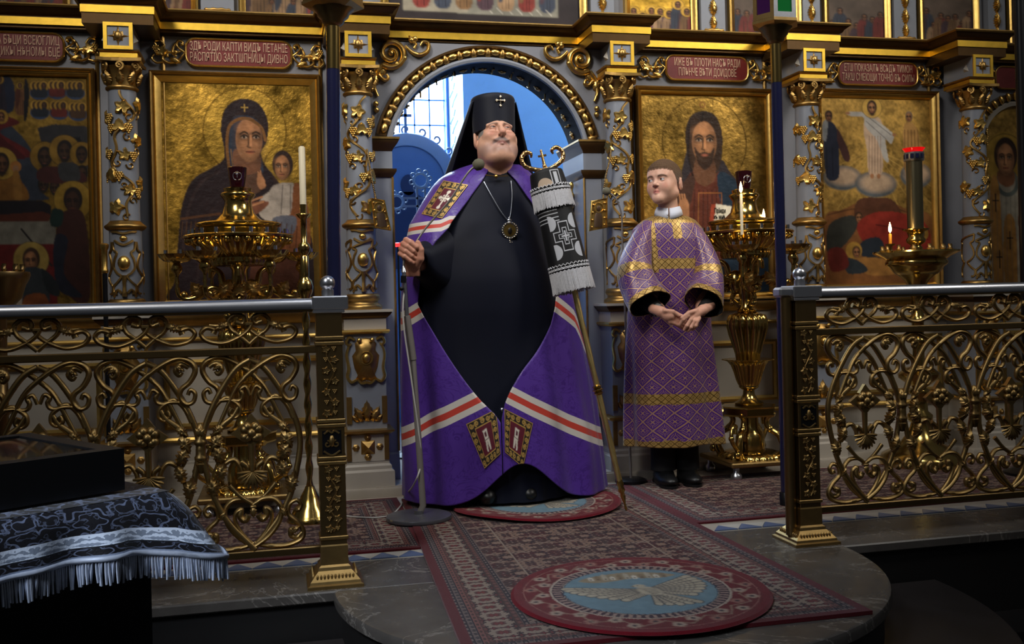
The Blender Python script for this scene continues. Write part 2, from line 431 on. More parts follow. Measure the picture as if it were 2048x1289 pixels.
# bays: sill under each icon, dado panel with a gilt line, plinth, floor slab
BAYS = [(-2.76, -1.855), (-1.555, -.80), (.80, 1.555), (1.855, 2.57), (2.87, 3.8)]
slab = [(-3.6, -.16)]
for x in COLX: slab += [(x - .16, -.16), (x - .16, -.30), (x + .16, -.30), (x + .16, -.16)]
slab += [(4.6, -.16)]
def gline(x0, x1, z0, z1, y, t=.018): return frame(x0, x1, z0, z1, [(0, y), (0, y - .012), (t * .5, y - .018), (t, y - .012), (t, y)])
for k in range(len(BAYS)):
    a, b = BAYS[k]; a0 = a - .13; b0 = b + .13
    part('sill_board', box(a0, b0, -.005, .06, .700, .864, .004), CREAM, w, 0)
    part('sill_moulding', sweep([(a0, -.005), (b0, -.005)], [(0, .812), (.012, .816), (.03, .838), (.034, .850), (.034, .858), (0, .864)]), GOLDD, w, 40)
    part('sill_gilt_line', sweep([(a0, -.005), (b0, -.005)], [(0, .742), (.014, .744), (.02, .752), (.014, .76), (0, .762)]), GOLD, w, 40)
    part('dado_board', box(a0, b0, -.012, .06, .10, .705), CREAM, w, 0)
    part('dado_gilt_frame', gline(a - .015, b + .015, .33, .655, -.012, .026), GOLD, w, 40)
    part('dado_gilt_line', sweep([(a0, -.012), (b0, -.012)], [(0, .268), (.016, .27), (.022, .28), (.016, .29), (0, .292)]), GOLD, w, 40)
    part('plinth', sweep([(a0, -.02), (b0, -.02)], [(0, .04), (.06, .04), (.06, .12), (.045, .13), (.03, .155), (.012, .165), (.012, .175), (0, .18)]), CREAM, w, 40)
part('floor_slab', sweep(slab, [(-.13, 0), (0, 0), (.004, .034), (0, .042), (-.13, .042)]), STONE, w, 40)
struct('floor_altar', box(-.62, .62, -.28, .5, .0, .046), STONE, 0)
struct('floor_apse', box(-3, 3, .45, 4.2, .0, .044), STONE, 0)
# thin gilt beads framing every bay, vertical
for x in (-1.84, -1.545, -.815, .795, 1.565, 1.84, 2.585, 2.86):
    part('gilt_bead', tube([(x, .045, .87), (x, .045, 2.19)], .009, 6), GOLDD, w)
# ------------------------------------------------------------------ the central arch
AZ, AR = 1.585, .50; AY = -.08; SP = 1.70
a_s = math.asin((SP - AZ) / AR)
aa = np.linspace(PI - a_s, a_s, 41)
top = 2.170; V = []; F = []
for y in (AY, .16):
    for a in aa:
        x, z = AR * math.cos(a), AZ + AR * math.sin(a); V.append((x, y, z)); V.append((x, y, top))
n = len(aa) * 2
for i in range(len(aa) - 1):
    F.append((2 * i, 2 * i + 2, 2 * i + 3, 2 * i + 1)); F.append((n + 2 * i, n + 2 * i + 1, n + 2 * i + 3, n + 2 * i + 2)); F.append((2 * i, n + 2 * i, n + 2 * i + 2, 2 * i + 2))
sp = (np.array(V), F)
arch = struct('wall_arch', cat(sp, box(-.60, AR * math.cos(PI - a_s), AY, .16, SP, top), box(AR * math.cos(a_s), .60, AY, .16, SP, top)), GREY, 40, label='grey arched opening of the royal doors')
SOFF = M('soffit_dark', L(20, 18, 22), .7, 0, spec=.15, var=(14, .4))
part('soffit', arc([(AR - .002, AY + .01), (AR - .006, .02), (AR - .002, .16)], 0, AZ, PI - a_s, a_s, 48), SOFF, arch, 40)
part('archivolt_inner', arc([(AR - .004, AY), (AR - .002, AY - .018), (AR + .01, AY - .022), (AR + .022, AY - .012), (AR + .026, AY)], 0, AZ, PI - a_s, a_s), GREYD, arch)
part('archivolt_bed', arc([(AR + .026, AY), (AR + .03, AY - .014), (AR + .062, AY - .012), (AR + .068, AY - .024), (AR + .078, AY - .024), (AR + .082, AY)], 0, AZ, PI - a_s, a_s), BRONZE, arch)
egg = mesh('egg', ball(1, (0, 0, 0), 10, 7, (.0165, .015, .026)), GOLD, 180)
dart = mesh('dart', relief([(-.012, -.024), (.012, -.024), (.016, .0), (.005, .024), (-.005, .024), (-.016, 0)], .013), GOLDD, 60)
ne = 20
for i in range(ne):
    a = PI - a_s + (2 * a_s - PI) * (i + .5) / ne; r = AR + .047
    put('egg', egg, arch, (r * math.cos(a), AY - .014, AZ + r * math.sin(a)), (0, -a, 0))
    a += (2 * a_s - PI) * .5 / ne
    put('dart', dart, arch, (r * math.cos(a), AY - .012, AZ + r * math.sin(a)), (0, PI / 2 - a, 0))
ros = mesh('rosette', cat([ball(.010, (0, 0, 0), 8, 6)] + [ball(.009, (.015 * math.cos(k * PI / 2.5), .015 * math.sin(k * PI / 2.5), 0), 6, 4, (1, 1, .5)) for k in range(5)]), GOLDD, 180)
curl = mesh('soffit_curl', cat(scroll([(-.04, -.012), (-.015, .012), (.015, -.010), (.04, .010)], .0045, 0, 5)), GOLDD, 180)
for i in range(13):
    a = PI - a_s + (2 * a_s - PI) * (i + .5) / 13; r = AR - .008
    put('rosette', ros, arch, (r * math.cos(a), .045, AZ + r * math.sin(a)), (0, -PI / 2 - a, 0))
    a += (2 * a_s - PI) * .5 / 13
    if i < 12: put('soffit_curl', curl, arch, (r * math.cos(a), .045, AZ + r * math.sin(a)), (PI / 2, 0, PI / 2) if abs(a - PI / 2) > .9 else (0, -PI / 2 - a, PI / 2))
for s in (-1, 1):   # jambs and imposts
    x0, x1 = sorted((s * .485, s * .585))
    part('jamb', box(x0, x1, AY + .005, .30, .04, SP - .158, .004), GREYD, arch, 0)
    part('jamb_plinth', sweep([(x0, AY), (x1, AY)] if s < 0 else [(x0, AY), (x1, AY)], [(-.2, .04), (.025, .04), (.025, .12), (.012, .14), (.012, .165), (0, .175), (-.2, .175)]), GREYD, arch, 40)
    xi = s * .485; pth = [(s * .60, AY), (xi, AY), (xi, .30)]
    if s > 0: pth = [(xi, .30), (xi, AY), (s * .60, AY)]
    else: pth = [(s * .60, AY), (xi, AY), (xi, .30)]
    part('impost_upper', sweep(pth, [(-.05, SP - .062), (0, SP - .062), (.006, SP - .05), (.022, SP - .03), (.03, SP - .015), (.03, SP), (-.05, SP)]), BRONZE, arch, 40)
    part('impost_gilt_edge', sweep(pth, [(0, SP - .008), (.034, SP - .008), (.034, SP + .002), (0, SP + .002)]), GOLDD, arch, 40)
    part('impost_block', box(x0, x1, AY + .002, .29, SP - .155, SP - .06), GREYD, arch, 0)
    part('impost_lower', sweep(pth, [(-.05, SP - .19), (0, SP - .19), (.010, SP - .175), (.018, SP - .162), (.018, SP - .15), (-.05, SP - .15)]), BRONZE, arch, 40)
    part('jamb_gilt_line', tube([(s * .486, AY, .18), (s * .486, AY, SP - .19)], .006, 6), GOLDD, arch)
# carved scrolls in the spandrels
for s in (-1, 1):
    kx = lambda x, z: (-.545 + (x + .545) * 1.22, 2.150 + (z - 2.150) * 1.22)
    o = lambda pts: [(s * kx(x, z)[0], kx(x, z)[1]) for x, z in pts]
    c0 = (-.475, 2.105)
    sh = [scroll(o(spiral((-.492, 2.118), .060, .010, -2.2, 1.75, 34)), [.0155, .0145, .008], AY - .012, 6, n=0),
          scroll(o([(-.53, 2.068), (-.556, 2.03), (-.56, 1.98), (-.548, 1.945)]), [.013, .010, .007], AY - .01, 6),
          scroll(o([(-.545, 2.03), (-.52, 2.01), (-.505, 2.018), (-.512, 2.034)]), [.010, .009, .006], AY - .012, 6),
          scroll(o([(-.435, 2.15), (-.405, 2.122), (-.372, 2.115), (-.345, 2.132), (-.342, 2.160), (-.362, 2.168), (-.374, 2.152)]), [.006, .012, .012, .009, .006], AY - .012, 6),
          scroll(o([(-.40, 2.14), (-.392, 2.158), (-.405, 2.168)]), [.008, .006], AY - .012, 6)]
    bl = [(-.557, 1.915), (-.555, 1.89), (-.492, 2.118), (-.545, 2.175), (-.41, 2.172), (-.395, 2.178), (-.47, 2.075), (-.452, 2.085), (-.44, 2.10)]
    sh += [ball(.014, (s * kx(x, z)[0], AY - .012, kx(x, z)[1]), 8, 6) for x, z in bl]
    sc_o = part('spandrel_scroll', cat(sh), GOLD, arch, 60)
    lf = acan(5, .35, 1, .2)
    for (x, z, a, k) in ((-.552, 1.99, .4, .07), (-.53, 2.08, -2.2, .05), (-.515, 2.06, 2.4, .05), (-.40, 2.165, .6, .035)):
        part('leaf', mv(rot(sc(lf, k * 1.25), -s * a, 'Y'), (s * kx(x, z)[0], AY - .004, kx(x, z)[1])), GOLD, sc_o, 60)
# open leaf of the royal doors, seen edge on at the right
rd = thing('royal_door', 'narrow gilt edged leaf of the open royal doors inside the arch at right', 'door', (.475, .30, .05))
part('panel', box(.468, .484, .10, .52, .06, 1.45), NAVY, rd, 0)
part('edge', cat([tube([(.470, .095, .10), (.470, .095, 1.5)], .009, 6)] + [ball(.014, (.470, .09, .14 + k * .052), 6, 5, (1, 1, 1.5)) for k in range(27)]), GOLD, rd, 60)
# ------------------------------------------------------------------ apse behind the doors
pl = [(.453, 3.0), (.80, 2.98), (1.25, 2.84), (1.65, 2.55), (1.95, 2.15), (2.15, 1.6), (2.2, .9), (2.2, .2)]
pc = crom([(x, y, 0) for x, y in pl], 5)
V = []; F = []
for x, y, _ in pc: V += [(x, y, 0), (x, y, 4.6)]
for i in range(len(pc) - 1): F.append((2 * i, 2 * i + 2, 2 * i + 3, 2 * i + 1))
struct('wall_apse', (np.array(V), F), APSE, 180, label='blue curved apse wall behind the open doors')
struct('wall_apse_window', cat(box(-3, -.85, 3.0, 3.15, 0, 4.6), box(-.85, .453, 3.0, 3.15, 0, .95), box(-.85, .453, 3.0, 3.15, 3.9, 4.6)), APSE, 0)
struct('wall_apse_side', box(-3.1, -3.0, .2, 3.2, 0, 4.6), APSE, 0)
struct('ceiling_apse', box(-3.1, 2.4, .05, 4.2, 4.6, 4.7), APSE, 0)
struct('wall_reveal', (np.array([(.453, 3.0, .9), (.378, 3.45, .9), (.378, 3.45, 3.95), (.453, 3.0, 3.95), (.50, 3.0, .9), (.50, 3.45, .9), (.50, 3.45, 3.95), (.50, 3.0, 3.95)]), [(0, 1, 2, 3), (4, 7, 6, 5), (1, 5, 6, 2)]), APSEW, 0, label='white window reveal with faint ornament')
rv = bpy.data.objects['wall_reveal']
for k in range(9):   # stencilled ornament on the reveal, in low relief
    z = 1.5 + k * .22; t = lambda u, v: (.453 - .075 * u - .003, 3.0 + .45 * u, z + v)
    part('stencil', cat(tube([t(.3, 0), t(.5, .05), t(.7, .0), t(.5, -.05), t(.3, 0)], .006, 4), tube([t(.5, .05), t(.42, .1), t(.58, .13), t(.5, .17)], .004, 4)), APSEL, rv)
win = struct('window_1', cat(frame(-.86, .40, .95, 3.92, [(0, 3.36), (.03, 3.33), (.03, 3.45)])), BLUEW, 0, label='tall leaded apse window blazing with daylight')
dx, dz = .128, .212
pane = mesh('pane', (np.array([(0, 0, 0), (dx - .012, 0, 0), (dx - .012, 0, dz - .012), (0, 0, dz - .012)]), [(0, 1, 2, 3)]), PANE, 0)
for i in range(7):
    x = .372 - (i + 1) * dx
    part('muntin', box(x - .012, x, 3.405, 3.425, .97, 3.9), BLUEW, win, 0)
    for j in range(13): put('pane', pane, win, (x, 3.42, 1.12 + j * dz))
for j in range(14): part('muntin', box(-.6, .38, 3.405, 3.425, 1.12 + j * dz - .012, 1.12 + j * dz), BLUEW, win, 0)
# upper tier behind the cornice
struct('ceiling_beam', box(-3.6, 4.6, -.02, .12, 3.2, 3.3), DARKW, 0)
# ------------------------------------------------------------------ columns with gilded vines, on carved pedestals
R0 = .0645
def wput(name, sh, m, parent, r=R0, smooth=60): return part(name, wrap(sh, r), m, parent, smooth, world=False)
def make_column(loc, label, flip):
    c = thing('column', label, 'column', loc, 'carved columns of the icon screen')
    part('shaft', lathe([(R0 * 1.02, 1.29), (R0, 1.33), (R0 * .985, 1.6), (R0 * .93, 1.89)], 32), GREYD, c, 60, world=False)
    part('base', lathe([(.088, .868), (.092, .876), (.092, .886), (.084, .894), (.074, .898), (.072, .910), (.080, .917), (.083, .927), (.080, .938), (.072, .945)], 32), GOLDD, c, 60, world=False)
    part('drum', lathe([(.070, .94), (.070, 1.26)], 32), GREYD, c, 60, world=False)
    part('ring', lathe([(.070, 1.252), (.082, 1.258), (.090, 1.266), (.090, 1.274), (.080, 1.281), (.072, 1.288), (.066, 1.296)], 32), GOLDD, c, 60, world=False)
    # drum carving: cabochon in a scrolled cartouche, twice
    f = -1 if flip else 1
    for z, k in ((1.105, 1.), (1.215, .62)):
        o = wput('cabochon', mv(ball(.026 * k, (0, 0, 0), 10, 8, (1, .8, 1.25 if k == 1 else .8)), (0, -.004, z)), GOLD, c, .070)
    car = [scroll([(-.05 * f, 1.20), (-.045, 1.165), (-.03, 1.15), (-.042, 1.12), (-.046, 1.085), (-.03, 1.06), (-.012, 1.045), (-.03, 1.02), (-.05, 1.0), (-.046, .972), (-.03, .968)], .0055, -.003, 5),
           scroll([(.05, 1.20), (.045, 1.165), (.03, 1.15), (.042, 1.12), (.046, 1.085), (.03, 1.06), (.012, 1.045), (.03, 1.02), (.05, 1.0), (.046, .972), (.03, .968)], .0055, -.003, 5),
           scroll([(-.055, 1.245), (-.03, 1.243), (0, 1.236), (.03, 1.243), (.055, 1.245)], .006, -.003, 5), scroll([(-.04, 1.205), (0, 1.185), (.04, 1.205)], .006, -.003, 5),
           scroll([(0, 1.05), (.0, 1.0), (0, .955)], [.012, .007, .012], -.003, 6), scroll([(-.05, .955), (-.03, .985), (-.012, .97)], .006, -.003, 5), scroll([(.05, .955), (.03, .985), (.012, .97)], .006, -.003, 5)]
    g = wput('cartouche', cat(car), GOLDD, c, .070)
    for a in (-.105, .105): o = part('side_cartouche', wrap(mv(cat(car[:2]), (a, 0, 0)), .070), GOLDD, c, 60, world=False)
    # vine
    z = np.linspace(1.31, 1.875, 40); s = .042 * np.sin((z - 1.31) * 16.5 + (1.2 if flip else 0)) * f + .02 * np.sin(z * 40)
    stem = tube(np.stack([s, np.full(40, -.003), z], 1), .0062, 5, up=(0, 1, 0)); v = wput('vine_stem', stem, GOLDD, c)
    spots = [(1.80, .008, 1, .3), (1.715, -.008, 3, 0), (1.59, .012, 2, -.5), (1.50, -.05, 3, .4), (1.655, .075, 1, .9), (1.43, .03, 2, .2), (1.355, -.03, 1, -.3), (1.76, -.09, 2, 0), (1.60, -.095, 3, .3), (1.46, .10, 1, 0), (1.82, .09, 2, .4)]
    for i, (zz, ss, kind, a) in enumerate(spots):
        ss *= f
        wput('leaf', mv(rot(sc(vleaf(1., 5 if kind != 3 else 3, .38, .32), .041 - .004 * (i % 3)), a + (PI if i % 4 == 2 else 0), 'Y'), (ss, -.002, zz)), GOLD, c)
        if kind > 1:
            wput('grape_cluster', mv(sc(grapes(1.), .034), (ss + .038 * f, -.003, zz + .008)), GOLD, c)
        if kind == 3: wput('grape_cluster', mv(sc(grapes(1.), .032), (ss - .036 * f, -.003, zz + .006)), GOLD, c)
        t = spiral((ss * .5 + .03 * f, zz - .048), .019, .005, 1 + i, .9 * f, 14)
        wput('tendril', scroll(t, [.004, .003], -.003, 4, n=0), GOLDD, c)
    # capital
    part('capital_bell', lathe([(.064, 1.882), (.071, 1.888), (.071, 1.896), (.062, 1.902), (.064, 1.93), (.072, 1.965), (.086, 1.985)], 24), GOLDD, c, 60, world=False)
    for k in range(8):
        a = k * PI / 4; lf = acan(5, .34, 1, .25); V = lf[0].copy(); V[:, 1] -= V[:, 2] ** 2 * .35
        part('acanthus', rot(mv(sc((V, lf[1]), .062), (0, -.064, 1.905)), a), GOLDD, c, 60, world=False)
    for k in range(8):
        a = k * PI / 4 + (PI / 4 if k % 2 else 0) * 0; r = .092 if k % 2 else .078
        vo = scroll(spiral((0, 0), .020, .004, -PI / 2, 1.3, 18), [.0065, .006, .008], 0, 5, n=0)
        vo = cat(vo, ball(.008, (0, -.003, 0), 6, 5)); part('volute', rot(mv(vo, (0, -r, 1.985)), a), GOLDD, c, 60, world=False)
    ab = []
    for k in range(4):
        for t in np.linspace(-1, 1, 7)[:-1]:
            a = k * PI / 2; x, y = t * .094, -.080 - .016 * t * t; ab.append((x * math.cos(a) - y * math.sin(a), x * math.sin(a) + y * math.cos(a)))
    V = [(x, y, zz) for zz in (2.003, 2.017) for x, y in ab]; n = len(ab)
    part('abacus', (np.array(V), [tuple(range(n - 1, -1, -1)), tuple(range(n, 2 * n))] + [(i, (i + 1) % n, n + (i + 1) % n, n + i) for i in range(n)]), GOLDD, c, 0, world=False)
    q = .075
    part('entablature', sweep([(-q, .14), (-q, -q), (q, -q), (q, .14)], [(-.02, 2.017), (.0, 2.017), (0, 2.04), (.010, 2.046), (.012, 2.053), (-.02, 2.053)]), GOLDD, c, 40, world=False)
    part('gilt_band', sweep([(-q, .14), (-q, -q), (q, -q), (q, .14)], [(0, 2.019), (.004, 2.019), (.004, 2.038), (0, 2.038)]), GOLDF, c, 0, world=False)
    b = .060
    blk = part('jewel_block', box(-b, b, -.085, .16, 2.053, 2.17), GREYD, c, 0, world=False)
    part('block_frame', mv(frame(-b, b, 2.054, 2.17, [(-.002, 0), (-.002, -.006), (.014, -.006), (.014, 0)]), (0, -.085, 0)), GOLDF, blk, 0, world=False)
    part('fleuron', mv(relief([(0, .05), (.006, .02), (.02, .022), (.022, .006), (.05, 0), (.022, -.006), (.02, -.022), (.006, -.02), (0, -.05), (-.006, -.02), (-.02, -.022), (-.022, -.006), (-.05, 0), (-.022, .006), (-.02, .022), (-.006, .02)], .006), (0, -.085, 2.112)), GOLDD, blk, 40, world=False)
    part('cabochon', ball(.022, (0, -.088, 2.112), 12, 10, (.8, .7, 1)), GOLDD, blk, 180, world=False)
    for s in (-1, 1):
        V = np.array([(s * b, -.03 - .02, 2.09), (s * b, -.03 + .02, 2.09), (s * b, -.03, 2.135), (s * (b + .018), -.03, 2.105)])
        part('side_stud', (V, [(0, 1, 3), (1, 2, 3), (2, 0, 3)]), CREAM, blk, 0, world=False)
    return c
def make_pedestal(loc, label):
    p = thing('column_pedestal', label, 'pedestal', loc, 'carved pedestals under the columns')
    P_ = lambda n, s, m, sm=40: part(n, s, m, p, sm, world=False)
    a = .098; d0, d1 = -.10, .2
    def ring(prof, w=a, y=-.10): return sweep([(-w, d1), (-w, y), (w, y), (w, d1)], [(-.06, prof[0][1])] + prof + [(-.06, prof[-1][1])])
    P_('plinth', ring([(.022, .042), (.022, .115), (.010, .125), (.010, .14), (0, .15), (0, .162)]), CREAM)
    P_('lower_block', box(-a, a, -.10, d1, .16, .29), CREAM, 0)
    P_('lower_moulding', ring([(0, .286), (.012, .292), (.024, .300), (.026, .308), (0, .313)]), GOLD)
    P_('body', box(-a + .006, a - .006, -.094, d1, .31, .762), GREYD, 0)
    P_('upper_moulding', ring([(0, .756), (.010, .760), (.016, .768), (.014, .776), (0, .778)]), GOLD)
    P_('upper_block', box(-a, a, -.10, d1, .775, .835), CREAM, 0)
    P_('top_moulding', ring([(0, .828), (.008, .834), (.020, .846), (.026, .856), (.026, .860)]), BRONZE)
    P_('top_slab', ring([(.03, .858), (.03, .870)]), CREAM)
    for s in (-1, 1):
        P_('border', box(*sorted((s * a, s * (a - .022))), -.104, -.09, .168, .284), GOLDD, 0)
        P_('border', box(*sorted((s * (a - .004), s * (a - .028))), -.101, -.09, .34, .465), GOLDD, 0)
    # pyramid boss with side rosettes
    V = np.array([(-.032, -.1, .196), (.032, -.1, .196), (.032, -.1, .26), (-.032, -.1, .26), (-.022, -.108, .206), (.022, -.108, .206), (.022, -.108, .25), (-.022, -.108, .25), (0, -.13, .228)])
    P_('pyramid_boss', (V, [(0, 1, 5, 4), (1, 2, 6, 5), (2, 3, 7, 6), (3, 0, 4, 7), (4, 5, 8), (5, 6, 8), (6, 7, 8), (7, 4, 8)]), GOLDD, 0)
    for x, z in ((-.055, .228), (.055, .228), (0, .182), (0, .274)): P_('boss', cat(ball(.009, (x, -.106, z), 8, 6), mv(relief([(.018 * math.cos(t), .018 * math.sin(t)) for t in np.arange(6) * PI / 3], .006), (x, -.1, z))), GOLDD, 60)
    # acanthus panel
    for x, k, t in ((0, .1, 0), (-.035, .08, .5), (.035, .08, -.5), (-.06, .05, .9), (.06, .05, -.9)): P_('acanthus', mv(rot(sc(acan(5, .3, 1, .22), k), t * -1, 'Y'), (x * .6, -.095, .35)), GOLDD, 60)
    # cartouche
    o = [(.0, .74), (.03, .735), (.05, .715), (.046, .68), (.064, .655), (.055, .60), (.04, .565), (.05, .545), (.03, .53), (0, .54)]
    o = o + [(-x, z) for x, z in reversed(o[1:-1])]
    q = P_('cartouche', mv(relief(o, .03, ((.8, .55), (.5, 1.)), (0, .645)), (0, -.093, 0)), GOLDD, 60)
    part('boss', cat(ball(.018, (0, -.124, .645), 10, 8, (1, .7, 1.2)), scroll(spiral((0, .645), .03, .028, 0, 1, 16), .004, -.121, 5, n=0)), GOLD, q, 60, world=False)
    for s in (-1, 1):
        sh = [scroll([(s * .05, .73), (s * .075, .742), (s * .088, .72), (s * .075, .705), (s * .066, .715)], [.007, .008, .004], -.1, 5), scroll([(s * .078, .70), (s * .088, .66), (s * .08, .60), (s * .086, .56), (s * .07, .535), (s * .045, .545)], [.006, .009, .007], -.1, 5), ball(.012, (s * .03, -.115, .728), 8, 6, (1, .8, 1)), scroll([(s * .04, .545), (s * .02, .528), (0, .532)], [.006, .008], -.105, 5)]
        part('scroll', cat(sh), GOLD, q, 60, world=False)
    return p
nm = ['left of the mother and child icon', 'left of the arched opening', 'right of the arched opening behind the boy', 'between the two right hand icons', 'beside the saint niche at far right']
c0 = make_column((COLX[0], CY, 0), 'grey column with gilded vine ' + nm[0], False); c1 = make_column((COLX[1], CY, 0), 'grey column with gilded vine ' + nm[1], True)
dup(c1, None, (COLX[2], CY, 0), 'grey column with gilded vine ' + nm[2]); dup(c0, None, (COLX[3], CY, 0), 'grey column with gilded vine ' + nm[3]); dup(c1, None, (COLX[4], CY, 0), 'grey column with gilded vine ' + nm[4])
p0 = make_pedestal((COLX[0], CY, 0), 'carved gilt and grey pedestal under the column ' + nm[0])
for i in range(1, 5): dup(p0, None, (COLX[i], CY, 0), 'carved gilt and grey pedestal under the column ' + nm[i])
# ------------------------------------------------------------------ painted icons: colours laid on a fine mesh
def fnoise(h, w, cell, seed):
    r = np.random.default_rng(seed); out = np.zeros((h, w)); amp = 1.; tot = 0
    for o in range(3):
        c = max(1.5, cell / 2 ** o); gh, gw = int(h / c) + 3, int(w / c) + 3; g = r.random((gh, gw))
        y = np.arange(h) / c; x = np.arange(w) / c; yi = y.astype(int); xi = x.astype(int); fy = (y - yi)[:, None]; fx = (x - xi)[None, :]
        fy = fy * fy * (3 - 2 * fy); fx = fx * fx * (3 - 2 * fx)
        q = g[yi][:, xi] * (1 - fy) * (1 - fx) + g[yi + 1][:, xi] * fy * (1 - fx) + g[yi][:, xi + 1] * (1 - fy) * fx + g[yi + 1][:, xi + 1] * fy * fx
        out += q * amp; tot += amp; amp *= .55
    return out / tot - .5
class Paint:
    sf = 1.
    def __init__(s, x0, y0, x1, y1, step, bg, gold=True, seed=1, amp=.5, cell=16):
        s.w = max(4, int((x1 - x0) / step)); s.h = max(4, int((y1 - y0) / step)); s.b = (x0, y0, x1, y1); s.st = step
        s.X, s.Y = np.meshgrid(np.linspace(x0, x1, s.w), np.linspace(y0, y1, s.h))
        n = fnoise(s.h, s.w, cell, seed); s.c = np.zeros((s.h, s.w, 4)); s.c[..., :3] = s2l(bg) * (1 + amp * 2 * n)[..., None]; s.c[..., 3] = 1. if gold else 0.
        s.n = fnoise(s.h, s.w, 7, seed + 5)
        if gold: k_ = 1 + .9 * fnoise(s.h, s.w, 4, seed + 11) + 1.1 * np.minimum(0, fnoise(s.h, s.w, 46, seed + 12)); s.c[..., :3] *= k_[..., None]
    def lay(s, m, col, al=1., metal=0.):
        a = (np.clip(m, 0, 1) * al)[..., None]; k = np.empty(4); k[:3] = s2l(col); k[3] = metal
        q = k[None, None, :] * np.ones_like(s.c); q[..., :3] *= (1 + .35 * s.n)[..., None]
        s.c = s.c * (1 - a) + q * a
    def el(s, cx, cy, rx, ry, col, al=1., rot=0., soft=1.2, metal=0.):
        c, n = math.cos(rot), math.sin(rot); u = ((s.X - cx) * c + (s.Y - cy) * n) / rx; v = (-(s.X - cx) * n + (s.Y - cy) * c) / ry
        d = (np.sqrt(u * u + v * v) - 1) * min(rx, ry); s.lay(.5 - d / (2 * (soft * s.sf if soft == 1.2 else soft)), col, al, metal)
    def ring(s, cx, cy, r, wd, col, al=1., metal=0.):
        d = np.abs(np.hypot(s.X - cx, s.Y - cy) - r) - wd; s.lay(.5 - d / 2, col, al, metal)
    def pg(s, pts, col, al=1., sm=True, blur=1, metal=0.):
        P_ = crom([(p[0], p[1]) for p in pts], 5, True) if sm else np.array(pts, dtype=float)
        m = np.zeros_like(s.X, dtype=bool); x1, y1 = P_[:, 0], P_[:, 1]; x2, y2 = np.roll(x1, -1), np.roll(y1, -1)
        for a, b, c, d in zip(x1, y1, x2, y2):
            if b == d: continue
            k = (b > s.Y) != (d > s.Y); m ^= k & (s.X < (c - a) * (s.Y - b) / (d - b) + a)
        m = m.astype(float)
        for _ in range(blur):
            p = np.pad(m, 1, mode='edge'); m = (p[:-2, 1:-1] + p[2:, 1:-1] + p[1:-1, :-2] + p[1:-1, 2:] + 2 * m) / 6
        s.lay(m, col, al, metal)
    def ln(s, pts, wd, col, al=1., sm=True, metal=0.):
        P_ = crom(pts, 5) if sm and len(pts) > 2 else np.array(pts, dtype=float); d = np.full_like(s.X, 1e9)
        for (ax, ay), (bx, by) in zip(P_[:-1], P_[1:]):
            vx, vy = bx - ax, by - ay; t = np.clip(((s.X - ax) * vx + (s.Y - ay) * vy) / max(1e-6, vx * vx + vy * vy), 0, 1)
            d = np.minimum(d, np.hypot(s.X - ax - t * vx, s.Y - ay - t * vy))
        s.lay(.5 - (d - wd) / (1.6 * s.sf), col, al, metal)
    def face(s, cx, cy, r, skin, hair, yaw=0., beard=False, halo=None, hood=False, big=False):
        dk = np.array(skin) * .55; lt = np.minimum(255, np.array(skin) * 1.22)
        if halo is not None: s.el(cx, cy - r * .1, r * 1.75, r * 1.75, halo, .9, metal=.8); s.ring(cx, cy - r * .1, r * 1.75, max(.6, r * .03), np.array(halo) * .5, .7)
        if not hood: s.el(cx, cy - r * .18, r * .86, r * 1.12, hair)
        s.el(cx + yaw * r * .1, cy + r * .08, r * .62, r * .98, skin); s.el(cx - r * .44 + yaw * r * .2, cy + r * .15, r * .26, r * .8, dk, .6, soft=r * .22); s.el(cx + r * .47 + yaw * r * .1, cy + r * .2, r * .24, r * .75, dk * .8, .65, soft=r * .22); s.el(cx + yaw * r * .15, cy + r * .95, r * .4, r * .14, dk, .6, soft=r * .15)
        e = cx + yaw * r * .22
        s.el(e - r * .12, cy - r * .45, r * .4, r * .22, lt, .4, soft=r * .15); s.el(e - r * .3, cy + r * .25, r * .16, r * .18, lt, .35, soft=r * .12); s.el(e + r * .28, cy + r * .25, r * .14, r * .18, lt, .35, soft=r * .12)
        if r > 7:
            for k in (-1, 1):
                s.el(e + k * r * .27, cy - r * .08, r * .24, r * .15, dk * .85, .75, soft=r * .12); s.ln([(e + k * r * .12, cy - r * .2), (e + k * r * .28, cy - r * .27), (e + k * r * .46, cy - r * .17)], max(.5, r * .035), dk * .7)
                if big:
                    s.el(e + k * r * .27, cy - r * .04, r * .14, r * .065, (150, 125, 105)); s.el(e + k * r * .28, cy - r * .04, r * .06, r * .065, (30, 18, 14))
                    s.ln([(e + k * r * .12, cy - r * .06), (e + k * r * .27, cy - r * .13), (e + k * r * .42, cy - r * .05)], max(.5, r * .03), dk * .5)
                else: s.el(e + k * r * .27, cy - r * .04, r * .12, r * .07, (40, 26, 20))
            s.ln([(e - r * .08, cy - r * .12), (e - r * .09, cy + r * .3), (e - r * .14, cy + r * .38), (e, cy + r * .43)], max(.5, r * .035), dk, .8)
            s.ln([(e + r * .03, cy - r * .1), (e + r * .03, cy + r * .32)], max(.5, r * .05), lt, .6)
            if not beard: s.el(e, cy + r * .62, r * .2, r * .07, (140, 70, 52), .8); s.ln([(e - r * .2, cy + r * .61), (e + r * .2, cy + r * .61)], max(.4, r * .02), dk * .6)
        if beard:
            s.pg([(e - r * .5, cy + r * .3), (e - r * .28, cy + r * .56), (e, cy + r * .5), (e + r * .28, cy + r * .56), (e + r * .5, cy + r * .3), (e + r * .36, cy + r), (e + r * .08, cy + r * 1.3), (e - r * .1, cy + r * 1.3), (e - r * .36, cy + r)], hair, .88)
            s.el(e, cy + r * .66, r * .16, r * .06, (150, 85, 65), .8)
